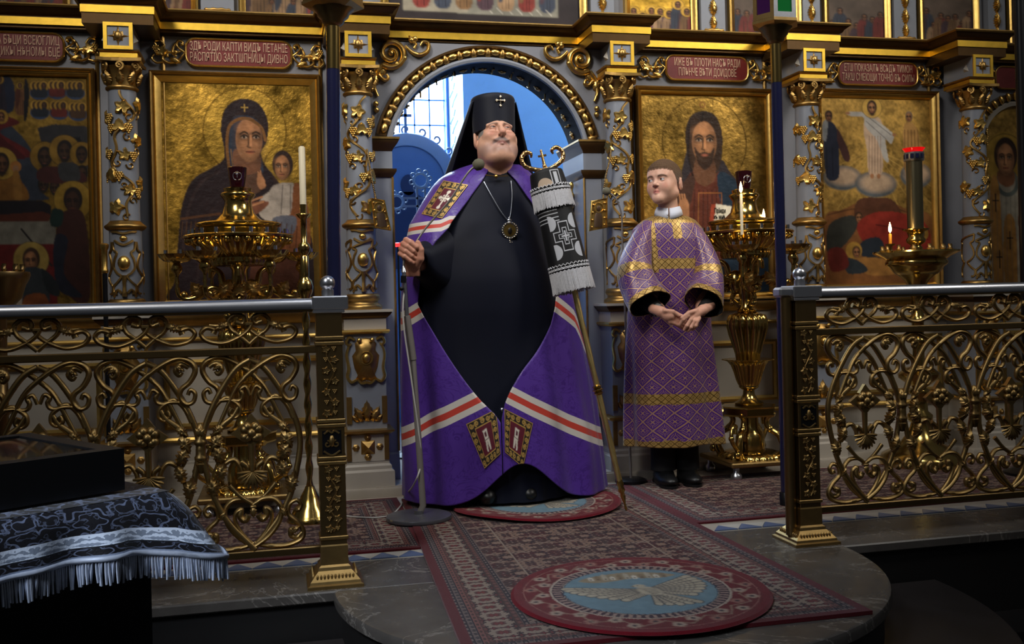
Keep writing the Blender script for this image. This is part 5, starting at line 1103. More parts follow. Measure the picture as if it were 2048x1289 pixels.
def rug(name, label, c4, th=.009, nu=40, nv=60, wave=.0, group='woven carpets on the floor'):
    "c4: far-left, far-right, near-right, near-left corners on the floor"
    c4 = [np.array(c[:2]) for c in c4]; wd = np.linalg.norm(c4[1] - c4[0]); ln = np.linalg.norm(c4[3] - c4[0])
    u = np.linspace(0, 1, nu)[:, None, None]; v = np.linspace(0, 1, nv)[None, :, None]
    Pq = (c4[0] * (1 - u) + c4[1] * u) * (1 - v) + (c4[3] * (1 - u) + c4[2] * u) * v
    z = th + wave * np.sin(u * 9 + v * 14) * np.sin(v * 7 + 1)
    V = np.concatenate([Pq, np.broadcast_to(z, Pq.shape[:2] + (1,))], -1).reshape(-1, 3); F = grid(nu, nv)[:, ::-1]
    uvs = np.concatenate([np.broadcast_to(u * wd, (nu, nv, 1)), np.broadcast_to(v * ln, (nu, nv, 1))], -1).reshape(-1, 2)
    # edge skirt
    idx = [i * nv for i in range(nu)] + [(nu - 1) * nv + j for j in range(1, nv)] + [i * nv + nv - 1 for i in range(nu - 2, -1, -1)] + [j for j in range(nv - 2, 0, -1)]
    n0 = len(V); sk = V[idx].copy(); sk[:, 2] = .001; V = np.concatenate([V, sk]); uvs = np.concatenate([uvs, uvs[idx]]); k = len(idx)
    F2 = np.array([(idx[i], idx[(i + 1) % k], n0 + (i + 1) % k, n0 + i) for i in range(k)]); F = np.concatenate([F, F2])
    m = M(name + '_weave', fn=carpet_fn(wd, ln), rough=.9, spec=.15, bump=(420, .5, .004), sheen=.15)
    o = put(name, mesh(name, (V, F), m, 60, uv=uvs)); tag(o, label, 'carpet', group); return o
rug('runner_carpet', 'long patterned red carpet running from the arch over the marble platform', [(-.52, -.42), (.515, -.42), (.545, -2.46), (-.607, -2.46)], .012, wave=.0)
rug('floor_carpet', 'patterned red carpet behind the left railing', [(-3.0, -.36), (-.535, -.36), (-.535, -1.322), (-3.0, -1.322)], .008)
rug('floor_carpet', 'patterned red carpet under the boy behind the right railing', [(.53, -.36), (3.6, -.36), (3.6, -1.25), (.53, -1.285)], .008)
def eagle_rug():
    p = Paint(-1, -1, 1, 1, .0085, (100, 20, 30), False, seed=5, amp=.25, cell=5); R_ = np.hypot(p.X, p.Y); A = np.arctan2(p.Y, p.X); p.sf = .007
    for k in range(34):
        a = k * 2 * PI / 34; r = .80 + .045 * (-1) ** k; cx, cy = r * math.cos(a), r * math.sin(a)
        for q in range(5): b = a + q * 2 * PI / 5; p.el(cx + .032 * math.cos(b), cy + .032 * math.sin(b), .022, .022, (166, 146, 130) if k % 3 else (146, 104, 92), soft=.012)
        p.el(cx, cy, .018, .018, (40, 30, 44), soft=.01); p.ln([(cx, cy), ((.80 - .05 * (-1) ** k) * math.cos(a + .09), (.80 - .05 * (-1) ** k) * math.sin(a + .09))], .008, (96, 88, 70), soft if False else .9, False) if False else None
    p.lay(((R_ > .93)).astype(float), (104, 14, 28)); p.lay(((R_ > .895) & (R_ < .905)).astype(float), (150, 110, 96), .7)
    p.lay((R_ < .70).astype(float), (164, 150, 136)); p.lay(((R_ > .605) & (R_ < .68)).astype(float), (60, 40, 52)); p.lay(((np.sin(A * 70) > .1) & (R_ > .61) & (R_ < .675)).astype(float), (150, 126, 116)); p.lay((R_ < .60).astype(float), (40, 50, 72)); p.lay((R_ < .59).astype(float), (104, 132, 146))
    CR = (172, 162, 142); DKL = (58, 56, 66)
    for k in range(60):
        a = k * 2 * PI / 60; b_ = a + 2 * PI / 60; r0_ = .80 + .05 * math.sin(k * 1.57); r1_ = .80 + .05 * math.sin((k + 1) * 1.57); p.ln([(r0_ * math.cos(a), r0_ * math.sin(a)), (r1_ * math.cos(b_), r1_ * math.sin(b_))], .009, (150, 132, 112), .55, False)
    p.pg([(-.42, -.33), (-.3, -.42), (0, -.51), (.25, -.45), (.38, -.36), (.2, -.30), (.05, -.34), (-.1, -.29), (-.25, -.25), (-.36, -.27)], (142, 128, 104))
    for k in range(11): x = -.34 + k * .06; h_ = .05 + .035 * ((k * 7) % 3); p.pg([(x, -.31), (x + .045, -.31), (x + .045, -.34 - h_), (x + .022, -.37 - h_), (x, -.34 - h_)], [(196, 188, 174), (124, 106, 84), (168, 158, 140)][k % 3], sm=False); p.el(x + .022, -.345, .008, .014, (84, 70, 60), soft=.006)
    def fea(x0, y0, x1, y1, w_):
        p.ln([(x0, y0), (x1, y1)], w_ + .010, DKL, 1, False); p.ln([(x0, y0), (x1, y1)], w_, CR, 1, False)
        for q in range(1, 9): t = q / 9; cx, cy = x0 + (x1 - x0) * t, y0 + (y1 - y0) * t; d = np.array((x1 - x0, y1 - y0)); d = d / np.linalg.norm(d); nrm = np.array((-d[1], d[0])); p.ln([(cx - nrm[0] * w_, cy - nrm[1] * w_), (cx - d[0] * .02, cy - d[1] * .02), (cx + nrm[0] * w_, cy + nrm[1] * w_)], .004, DKL, .75, False)
    for k in range(8): t = k / 7; fea(-.02 + .03 * t, .0 + .10 * t, -.56 + .40 * t ** 1.6, -.13 + .36 * t, .034)
    for k in range(8): t = k / 7; fea(.12 + .02 * t, -.02 + .10 * t, .46 - .10 * t + .10 * math.sin(t * 3), -.30 + .48 * t, .034)
    for k in range(5): t = k / 4; fea(.10, .08, .06 + .30 * t, .40 - .06 * abs(t - .5), .030)
    p.el(.07, .03, .085, .12, CR, rot=-.4, soft=.012)
    for q in range(5): p.ln([(.0 + q * .02, -.04 + q * .035), (.07, -.02 + q * .035), (.13, -.05 + q * .035)], .005, DKL, .7)
    p.el(.02, -.11, .050, .042, CR, soft=.010); p.pg([(-.02, -.12), (-.065, -.10), (-.02, -.09)], (120, 96, 60), sm=False); p.el(.01, -.12, .008, .008, DKL, soft=.004); return p
EP = eagle_rug(); EM = M('eagle_rug_weave', attr=True, rough=.9, spec=.15, bump=(420, .5, .004), sheen=.15)
def round_rug(cx, cy, r, z, label, rz, wob):
    h = EP.h; u = np.linspace(-1, 1, h); Xg, Yg = np.meshgrid(u, u); rho = np.hypot(Xg, Yg); mx = np.maximum(np.abs(Xg), np.abs(Yg)); k = np.where(rho > 0, mx / np.maximum(rho, 1e-9), 1.)
    # square grid bent into a disc: concentric squares become circles
    xs, ys = Xg * k, Yg * k; ix = np.clip(((xs + 1) / 2 * (h - 1)).round().astype(int), 0, h - 1); iy = np.clip(((ys + 1) / 2 * (h - 1)).round().astype(int), 0, h - 1)
    c = EP.c[iy, ix]; a = np.arctan2(ys, xs); zz = .010 + wob * np.maximum(0, np.hypot(xs, ys) - .55) * (1.3 + np.sin(a * 3 + .6) + .3 * np.sin(a * 5 + 2)); zz = np.where(np.hypot(xs, ys) > .985, zz - .007, zz)
    V = np.stack([xs * r, -ys * r, zz], -1).reshape(-1, 3); cc = c.reshape(-1, 4).copy(); cc[:, :3] *= .85
    o = put('round_rug', mesh('round_rug', (V, grid(h, h)), EM, 180, cols=cc), None, (cx, cy, z), (0, 0, rz)); tag(o, label, 'rug', 'round eagle rugs'); return o
round_rug(-.015, -2.125, .385, .016, 'round red eagle rug lying nearest on the marble platform', -.12, .0); round_rug(.02, -.765, .365, .016, 'round red eagle rug under the feet of the robed man', .05, .009)
# ------------------------------------------------------------------ draped lectern with an icon case, near left
def lectern():
    zt = .649; A = G(248, 897, zt); B = G(160, 850, zt); Cc = G(0, 930, zt); e1 = (Cc - A) / np.linalg.norm(Cc - A); e2 = np.array([-e1[1], e1[0], 0]); e2 = e2 if e2 @ (B - A) > 0 else -e2
    wd, dp = .46, .40
    pt = lambda a, b, z: np.array([*(A + e1 * a + e2 * b)[:2], z])
    def slab(a0, a1, b0, b1, z0, z1): return np.array([pt(a, b, z) for z in (z0, z1) for a, b in ((a0, b0), (a1, b0), (a1, b1), (a0, b1))]), [(0, 1, 2, 3), (7, 6, 5, 4), (0, 4, 5, 1), (1, 5, 6, 2), (2, 6, 7, 3), (3, 7, 4, 0)]
    BLK = M('lectern_black', L(12, 12, 14), .35, 0); GL = M('case_glass', L(40, 44, 46), .08, 0, spec=.8)
    lc = thing('lectern', 'dark wooden lectern under the embroidered cloth in the left foreground', 'lectern', tuple(pt(wd / 2, dp / 2, -.5)))
    part('desk', slab(-.042, wd + .06, -.036, dp + .06, .545, .566), DARKW, lc, 0); part('body', slab(-.03, wd + .03, -.03, dp + .03, -.48, .546), BLK, lc, 0); part('plinth', slab(-.06, wd + .06, -.06, dp + .06, -.5, -.44), BLK, lc, 0)
    ic = thing('icon_case', 'black glazed icon case lying on the embroidered lectern cloth', 'icon', tuple(pt(wd / 2, dp / 2, .575)))
    part('box', slab(0, wd, 0, dp, .574, .640), BLK, ic, 0)
    fr_ = [slab(0, wd, 0, .035, .64, zt), slab(0, wd, dp - .035, dp, .64, zt), slab(0, .035, .035, dp - .035, .64, zt), slab(wd - .035, wd, .035, dp - .035, .64, zt)]
    for q in fr_: part('frame', q, BLK, ic, 0)
    p = Paint(0, 0, 100, 90, 1.2, (70, 66, 60), False, seed=8, amp=.5, cell=16)
    for k in range(5): p.fig(15 + 17 * k, 12, 66, rc[k], rc[(k + 2) % 5])
    n_ = p.h * p.w; uu, vv = np.meshgrid(np.linspace(.035, wd - .035, p.w), np.linspace(.035, dp - .035, p.h)); V = np.array([pt(a, b, .643) for a, b in zip(uu.ravel(), vv.ravel())]); part('painting', (V, grid(p.h, p.w)), ICON, ic, 180, cols=np.clip(p.c, 0, 1).reshape(-1, 4)); part('glass_pane', slab(.034, wd - .034, .034, dp - .034, .6445, .6465), M('clear_glass', L(240, 244, 248), .03, 0, trans=1.), ic, 0)
    # cloth
    def embr(b):
        s, t = xP(); k = kal(s, t, .17, 13, 4.4); k2 = kal(s + .02, t, .085, 30, 9.1); ln1 = band(k, .475, .50) .mx(band(k, .56, .575)).mx(band(k2, .56, .585) * .5); hatch = ((s + t) * 260).sin() * .2 + .8
        c = xmix(ln1 * hatch, L(10, 10, 18), L(96, 106, 132)); sv = xnoise(xcomb(s, t, 0.), 40, 3); kb = kal(s, t, .06, 60, 2.7); bc = xmix(kb > .52, L(128, 140, 160), L(206, 218, 238)); c = xmix(band(t, .330, .368), c, bc); c = xmix(band(t, .366, .370), c, L(20, 24, 34)); c = xmix(t > .392, c, L(120, 132, 156)); return c
    CL = M('embroidered_cloth', fn=embr, rough=.5, spec=.4, sheen=.3, bump=(300, .3, .002))
    a0, a1, b0, b1 = -.045, wd + .065, -.04, dp + .065; cl = thing('lectern_cloth', 'black cloth with silver embroidery and fringe draped over the lectern', 'cloth', tuple(pt(wd / 2, dp / 2, .567)))
    # path around the desk edge: left end of the front, the near right corner, far end of the right side
    path = []
    for k in range(40): path.append((a1 + (a0 - a1) * k / 39, b0, 0, -1, k * (a1 - a0) / 39))
    L0 = a1 - a0
    for k in range(1, 14): a = k / 14 * PI / 2; path.append((a0, b0, -math.sin(a), -math.cos(a), L0 + k * .012))
    for k in range(40): path.append((a0, b0 + (b1 - b0) * k / 39, -1, 0, L0 + .17 + k * (b1 - b0) / 39))
    nr = 26; V = []; UVs = []
    for i, (a, b, da, db, s) in enumerate(path):
        cf = max(0, 1 - abs(i - 46) / 13.); fold = .012 * math.sin(s * 30) + .008 * math.sin(s * 57 + 1)
        for j in range(nr):
            t = j / (nr - 1); drop = .088 + .036 * cf; out = .012 + (.020 + .070 * cf ** 1.2 + fold * (1 - cf)) * t ** .8 + .03 * math.sin(min(1, t * 3) * PI / 2) * .5
            V.append(pt(a + da * out, b + db * out, .568 - drop * t - .012 * math.sin(t * PI) * cf)); UVs.append((s, .25 + .15 * t * 1.06))
    part('drape', (np.array(V), grid(len(path), nr)), CL, cl, 180, uv=np.array(UVs))
    tp = np.array([pt(a, b, .569) for a in np.linspace(a0 - .012, a1, 6) for b in np.linspace(b0 - .012, b1, 6)]); uvt = np.array([(a + .1, b * .6) for a in np.linspace(a0, a1, 6) for b in np.linspace(b0, b1, 6)]); part('top_cloth', (tp, grid(6, 6)), CL, cl, 180, uv=uvt)
    V = np.array(V).reshape(len(path), nr, 3); st = []
    FR = M('silver_fringe', L(176, 186, 206), .42, .3, var=(90, .3))
    rr_ = random.Random(3); m_ = 330
    for k in range(m_):
        f = k / (m_ - 1) * (len(path) - 1); i = min(len(path) - 2, int(f)); p0 = V[i, -1] * (1 - f + i) + V[i + 1, -1] * (f - i); l_ = .040 + rr_.uniform(-.004, .004); w_ = np.array((rr_.uniform(-.004, .004), rr_.uniform(-.004, .004), 0))
        st.append(tube([p0 + (0, 0, .004), p0 + w_ * .5 - (0, 0, l_ * .5), p0 + w_ - (0, 0, l_)], [.0016, .0024, .0018], 4))
    fo = part('fringe', cat(st), FR, cl, 60); fo['kind'] = 'stuff'
    part('fringe_braid', tube(V[:, -1] + (0, 0, .002), .005, 6), FR, cl, 60)
lectern()
# ------------------------------------------------------------------ microphone stands
MG = M('stand_grey', L(128, 122, 118), .4, .3); MGD = M('stand_base_grey', L(92, 92, 98), .3, .5, var=(14, .15)); FOAM = M('mic_foam', L(96, 92, 76), .9, 0, bump=(300, .4, .002)); CABLE = M('cable_white', L(178, 176, 172), .5, 0)
MB_ = G(838, 1038, .0135); HY = -.84
mb = thing('microphone_stand', 'grey microphone stand with gooseneck held by the robed man', 'microphone', tuple(MB_))
part('base', mv(lathe([(.133, 0), (.135, .006), (.132, .014), (.12, .018), (.02, .020), (.018, .034)], 48), MB_), MGD, mb, 50)
p1 = W(846, 1012, MB_[1]); p2 = W(826, 720, -.83); p3_ = W(814, 632, -.835); p4 = W(808, 545, HY)
part('lower_tube', tube([MB_ + (0, 0, .015), p1, p2], [.0135, .0135, .0125], 14), MG, mb, 60); part('joint', tube([p2, p2 * .3 + p3_ * .7, p3_], [.0155, .015, .0135], 14), MG, mb, 60); part('upper_tube', tube([p3_, p4], .0085, 12), SILVER, mb, 60); part('knob', ball(.009, tuple(W(803, 578, -.85)), 10, 8), BLACKM, mb); part('collar', tube([W(807, 566, HY), W(807, 552, HY)], .0115, 14), BLACKM, mb, 60); part('cone', xf(lathe([(.0115, 0), (.006, .022), (.004, .026)], 14), align(p4, W(806, 520, HY))), SILVER, mb, 60)
HAND = W(822, 503, HY); g = crom([p4, W(809, 520, HY), W(830, 488, HY - .002), W(852, 456, HY), W(900, 400, HY - .03), W(935, 347, HY - .05), W(957, 328, HY - .05)], 8)
part('gooseneck', tube(g, .0042, 8), MG, mb, 60); part('foam_windscreen', xf(lathe([(.006, -.022), (.019, -.016), (.025, 0), (.023, .014), (.012, .026), (.002, .028)], 18), align(W(956, 330, HY - .05), W(976, 318, HY - .05))), FOAM, mb, 180)
part('cable', tube(crom([W(812, 560, HY + .02), W(806, 640, -.86), W(822, 760, -.86), W(836, 860, -.86), W(842, 930, -.86), W(828, 975, -.84), G(808, 1000), G(800, 1020), G(770, 1040), G(690, 1038), G(640, 1020)], 8) + np.array((0, 0, .012)), .0034, 6), CABLE, mb, 60)
q = W(1262, 960, -.385); q[2] = 0.; m2 = thing('microphone_stand', 'thin dark microphone stand behind the boy at the right column', 'microphone', tuple(q)); part('base', mv(lathe([(.075, .0), (.075, .012), (.06, .018), (.015, .02)], 40), q + np.array((0, 0, .0095))), BLACKM, m2, 50); part('pole', tube([q + (0, 0, .01), W(1248, 560, q[1]), W(1244, 470, q[1])], [.006, .005, .0045], 10), MG, m2, 60); part('gooseneck', tube(crom([W(1244, 470, q[1]), W(1243, 430, q[1]), W(1232, 398, q[1]), W(1216, 384, q[1])], 6), .004, 8), MG, m2, 60); part('foam_windscreen', ball(.021, tuple(W(1213, 383, q[1])), 14, 10, (1, 1, .95)), FOAM, m2, 180)
# ------------------------------------------------------------------ small gilt icons hanging on chains beside the arch
def hang_icon(pts, Y, chain, label, seed):
    c = [W(x, y, Y) for x, y in pts]; t = thing('hanging_icon', label, 'icon', tuple((c[0] + c[2]) / 2), 'small gilt icons on chains')
    n = np.array((0, .012, 0)); V = np.array(c + [q + n for q in c]); part('plate', (V, [(0, 1, 2, 3), (7, 6, 5, 4), (0, 4, 5, 1), (1, 5, 6, 2), (2, 6, 7, 3), (3, 7, 4, 0)]), GOLD, t, 0)
    bl = lambda u, v, d=0.: (c[0] * (1 - u) + c[1] * u) * (1 - v) + (c[3] * (1 - u) + c[2] * u) * v + np.array((0, -d, 0))
    part('rim', tube([bl(.02, .02, .003), bl(.98, .02, .003), bl(.98, .98, .003), bl(.02, .98, .003)], .005, 6, closed=True), GOLD, t, 60)
    part('figure', cat(ball(.013, tuple(bl(.5, .3, .002)), 10, 8, (.85, .3, 1.1)), tube([bl(.5, .40, .001), bl(.5, .55, .002), bl(.5, .92, .001)], [.010, .020, .022], 8, flat=.25, up=(0, 1, 0))), M('relief_dark', L(70, 52, 36), .5, .4) if 'relief_dark' not in MATS else MATS['relief_dark'], t, 60)
    part('halo', tube([bl(.5, .28, .003) + np.array((.024 * math.cos(a), 0, .024 * math.sin(a))) for a in np.arange(14) * 2 * PI / 14], .003, 5, closed=True), GOLD, t, 60)
    part('relief', cat([ball(.006, tuple(bl(u, v, .003)), 6, 5) for u in (.15, .85) for v in (.15, .4, .65, .88)]), GOLD, t, 60)
    ch = [W(x, y, Y) for x, y in chain]; d = crom(ch, 12); part('chain', cat([ball(.0055, tuple(q), 6, 5) for q in d]), BRASSD, t, 60)
hang_icon([(742, 396), (768, 400), (782, 462), (750, 456)], -.235, [(752, 398), (744, 360), (738, 325), (734, 300)], 'small gilt icon hanging left of the arch', 1)
hang_icon([(1182, 402), (1214, 396), (1214, 456), (1178, 463)], -.235, [(1206, 398), (1210, 360), (1218, 325), (1222, 300)], 'small gilt icon hanging right of the arch', 2)
# ------------------------------------------------------------------ inside the apse
ax = W(812, 268, 2.2); AX, AT = ax[0], ax[2]; R_ = .36; az = AT - R_
ac = thing('altar_shrine', 'blue arched shrine with carved crest behind the open doors', 'shrine', (AX, 2.2, .044))
o = [(AX - R_, .06), (AX + R_, .06)] + [(AX + R_ * math.cos(a), az + R_ * math.sin(a)) for a in np.linspace(0, PI, 25)]; part('body', prism(o, 2.2, 2.34), BLUEW, ac, 0)
part('arch_moulding', arc([(R_ - .09, 2.2), (R_ - .085, 2.175), (R_ - .03, 2.17), (R_, 2.18), (R_ + .01, 2.2)], AX, az, PI, 0, 40), BLUEG, ac)
o = [(AX - R_ + .09, .2), (AX + R_ - .09, .2)] + [(AX + (R_ - .09) * math.cos(a), az + (R_ - .09) * math.sin(a)) for a in np.linspace(0, PI, 25)]; part('icon_panel', prism(o, 2.19, 2.2), M('shrine_icon_blue', L(86, 128, 190), .4, 0, var=(5, .2)), ac, 0)
fx = W(817, 370, 2.18); FGD = M('painted_figure_dark', L(38, 60, 104), .5, 0); part('painted_figure', cat(prism([(fx[0] + .055 * math.cos(a), fx[2] + .075 * math.sin(a)) for a in np.linspace(0, 2 * PI, 20)[:-1]], 2.18, 2.19)), FGD, ac, 0); part('painted_robe', prism([(fx[0] - .04, fx[2] - .05), (fx[0] + .04, fx[2] - .05), (fx[0] + .17, fx[2] - .14), (fx[0] + .19, fx[2] - .6), (fx[0] - .19, fx[2] - .6), (fx[0] - .17, fx[2] - .14)], 2.18, 2.19), FGD, ac, 0)
cr_ = []
for k in range(9):
    a = PI * (.12 + .76 * k / 8); c_ = (AX + (R_ + .035) * math.cos(a), az + (R_ + .035) * math.sin(a)); cr_.append(scroll(spiral(c_, .034, .012, a + PI, .85 if k < 4 else -.85, 14), .008, 2.22, 5, n=0))
[part('crest_scroll', q_, BLUEG, ac, 60) for q_ in cr_]; xz = AT + .04; part('crest_cross', cat(box(AX - .010, AX + .010, 2.21, 2.23, xz - .03, xz + .16), box(AX - .045, AX + .045, 2.21, 2.23, xz + .085, xz + .105)), BLUEW, ac, 0)
cc_ = W(842, 405, 1.0); ac2 = thing('altar_cross', 'silver trefoil altar cross behind the man at left', 'cross', (cc_[0], 1.0, .045)); SB = M('cross_silver_blue', L(160, 180, 206), .4, .4); s_ = .165
part('arms', cat(frame(cc_[0] - .03, cc_[0] + .03, cc_[2] - .3, cc_[2] + .09, [(0, 1.0), (0, .985), (.012, .985), (.012, 1.0)]), frame(cc_[0] - .11, cc_[0] + .11, cc_[2] - .03, cc_[2] + .03, [(0, 1.0), (0, .985), (.012, .985), (.012, 1.0)])), SB, ac2, 0)
for dx_, dz_ in ((-.15, 0), (.15, 0), (0, .13)):
    rg = [(cc_[0] + dx_ + .042 * math.cos(a), .99, cc_[2] + dz_ + .042 * math.sin(a)) for a in np.arange(20) * PI / 10]; e_ = part('trefoil', tube(rg, .009, 6, closed=True), SB, ac2, 60)
    part('trefoil_lobes', cat([tube([(cc_[0] + dx_ + .055 * math.cos(b) + .014 * math.cos(a), .99, cc_[2] + dz_ + .055 * math.sin(b) + .014 * math.sin(a)) for a in np.arange(10) * PI / 5], .004, 5, closed=True) for b in np.arange(8) * PI / 4 + .2]), SB, e_, 60)
part('stem', lathe([(.07, .045), (.07, .07), (.015, .09), (.012, cc_[2] - .3)], 16), SB, ac2, 60, world=False).location = (0, 0, -.045)
q = W(796, 489, .55); rl_ = thing('lamp_cup', 'glowing red lamp inside the open doors at left', 'lamp', (q[0], .55, .046), 'glass votive lamps'); part('glass', mv(lathe([(.014, 0), (.022, .008), (.024, .02), (.020, .022)], 16), (0, 0, q[2] - .06)), M('ruby_lit', L(200, 10, 10), .2, 0, emis=((1, .03, .03, 1), 2.2)), rl_, 60, world=False); part('stem', lathe([(.06, 0), (.06, .01), (.008, .03), (.006, q[2] - .06)], 14), BLACKM, rl_, 60, world=False)
bp = W(2046, 300, -.85); t = thing('banner_pole', 'dark upright pole cut by the right edge of the picture', 'pole', (bp[0], -.85, 0)); part('shaft', lathe([(.026, 0), (.026, 2.7)], 16), BLACKM, t, 60, world=False); part('foot', lathe([(.12, 0), (.12, .02), (.03, .05)], 20), BLACKM, t, 60, world=False)
# ------------------------------------------------------------------ bodies: smooth blended volumes turned into one surface
class Sdf:
    def __init__(s, lo, hi, h):
        s.lo = np.array(lo, dtype=np.float32); s.h = h; s.n = np.ceil((np.array(hi) - s.lo) / h).astype(int) + 1; s.f = np.full(s.n, .05, dtype=np.float32)
        s.ax = [s.lo[i] + np.arange(s.n[i], dtype=np.float32) * h for i in range(3)]
    def _box(s, lo, hi, pad):
        a = [int(max(0, math.floor((lo[i] - pad - s.lo[i]) / s.h))) for i in range(3)]; b = [int(min(s.n[i], math.ceil((hi[i] + pad - s.lo[i]) / s.h) + 1)) for i in range(3)]
        if any(b[i] <= a[i] for i in range(3)): return None
        sl = tuple(slice(a[i], b[i]) for i in range(3)); g = np.meshgrid(*[s.ax[i][sl[i]] for i in range(3)], indexing='ij'); return sl, g
    def _op(s, sl, d, k, sub):
        f = s.f[sl]
        if sub: d = -d; h = np.clip(.5 - .5 * (f - d) / k, 0, 1); s.f[sl] = f * (1 - h) + d * h + k * h * (1 - h)
        else: h = np.clip(.5 + .5 * (f - d) / k, 0, 1); s.f[sl] = f * (1 - h) + d * h - k * h * (1 - h)
    def el(s, c, r, k=.012, sub=False, R=None):
        c = np.array(c, dtype=np.float32); r = np.array(r, dtype=np.float32); m = float(r.max()); q = s._box(c - m, c + m, k * 2 + .03)
        if q is None: return
        sl, g = q; p = [g[i] - c[i] for i in range(3)]
        if R is not None: p = [R[0][i] * p[0] + R[1][i] * p[1] + R[2][i] * p[2] for i in range(3)]
        k0 = np.sqrt(sum((p[i] / r[i]) ** 2 for i in range(3))); k1 = np.sqrt(sum((p[i] / r[i] ** 2) ** 2 for i in range(3))); s._op(sl, k0 * (k0 - 1) / np.maximum(k1, 1e-6), k, sub)
    def cap(s, a, b, ra, rb=None, k=.012, sub=False):
        a = np.array(a, dtype=np.float32); b = np.array(b, dtype=np.float32); rb = ra if rb is None else rb; m = max(ra, rb); q = s._box(np.minimum(a, b) - m, np.maximum(a, b) + m, k * 2 + .03)
        if q is None: return
        sl, g = q; ab = b - a; L2 = float(ab @ ab) + 1e-12; t = np.clip(sum((g[i] - a[i]) * ab[i] for i in range(3)) / L2, 0, 1); d = np.sqrt(sum((g[i] - a[i] - t * ab[i]) ** 2 for i in range(3))) - (ra + (rb - ra) * t); s._op(sl, d, k, sub)
    def chain(s, pts, rs, k=.008, kj=.004, sub=False):
        for i in range(len(pts) - 1): s.cap(pts[i], pts[i + 1], rs[i], rs[i + 1], k if i == 0 else kj, sub)
    def mesh(s):
        f = s.f; n = f.shape; ins = f < 0; c = np.zeros(tuple(x - 1 for x in n), dtype=np.int8)
        for i in (0, 1):
            for j in (0, 1):
                for k in (0, 1): c += ins[i:n[0] - 1 + i, j:n[1] - 1 + j, k:n[2] - 1 + k]
        act = (c > 0) & (c < 8); idx = np.argwhere(act); vid = np.full(act.shape, -1, dtype=np.int64); vid[act] = np.arange(len(idx)); acc = np.zeros((len(idx), 3)); cnt = np.zeros(len(idx))
        for ax in range(3):
            o = [q for q in range(3) if q != ax]
            for i in (0, 1):
                for j in (0, 1):
                    d0 = np.zeros(3, int); d0[o[0]] = i; d0[o[1]] = j; d1 = d0.copy(); d1[ax] = 1; a = idx + d0; b = idx + d1; fa = f[a[:, 0], a[:, 1], a[:, 2]]; fb = f[b[:, 0], b[:, 1], b[:, 2]]; m = (fa < 0) != (fb < 0); t = np.where(m, fa / np.where(m, fa - fb, 1), 0); p = a + (d1 - d0) * t[:, None]; acc += np.where(m[:, None], p, 0); cnt += m
        V = s.lo + s.h * acc / np.maximum(cnt, 1)[:, None]; Q = []
        for ax in range(3):
            o = [(ax + 1) % 3, (ax + 2) % 3]; sa = [slice(None)] * 3; sb = [slice(None)] * 3; sa[ax] = slice(0, -1); sb[ax] = slice(1, None); A, B = ins[tuple(sa)], ins[tuple(sb)]; e = np.argwhere(A != B); e = e[(e[:, o[0]] > 0) & (e[:, o[1]] > 0) & (e[:, o[0]] < n[o[0]] - 1) & (e[:, o[1]] < n[o[1]] - 1)]; fl = A[e[:, 0], e[:, 1], e[:, 2]]
            q = []
            for du, dv in ((-1, -1), (0, -1), (0, 0), (-1, 0)): w_ = e.copy(); w_[:, o[0]] += du; w_[:, o[1]] += dv; q.append(vid[w_[:, 0], w_[:, 1], w_[:, 2]])
            q = np.stack(q, 1); q = np.where(fl[:, None], q, q[:, ::-1]); Q.append(q)
        F = np.concatenate(Q); F = F[(F >= 0).all(1)]; return V, F
def lap(V, F, it=2, lam=.5):
    for _ in range(it):
        a = np.zeros_like(V); c = np.zeros(len(V))
        for i, j in ((0, 1), (1, 2), (2, 3), (3, 0)):
            np.add.at(a, F[:, i], V[F[:, j]]); np.add.at(c, F[:, i], 1); np.add.at(a, F[:, j], V[F[:, i]]); np.add.at(c, F[:, j], 1)
        V = V * (1 - lam) + lam * a / np.maximum(c, 1)[:, None]
    return V
def ss(x, a, b): t = np.clip((x - a) / (b - a), 0, 1); return t * t * (3 - 2 * t)
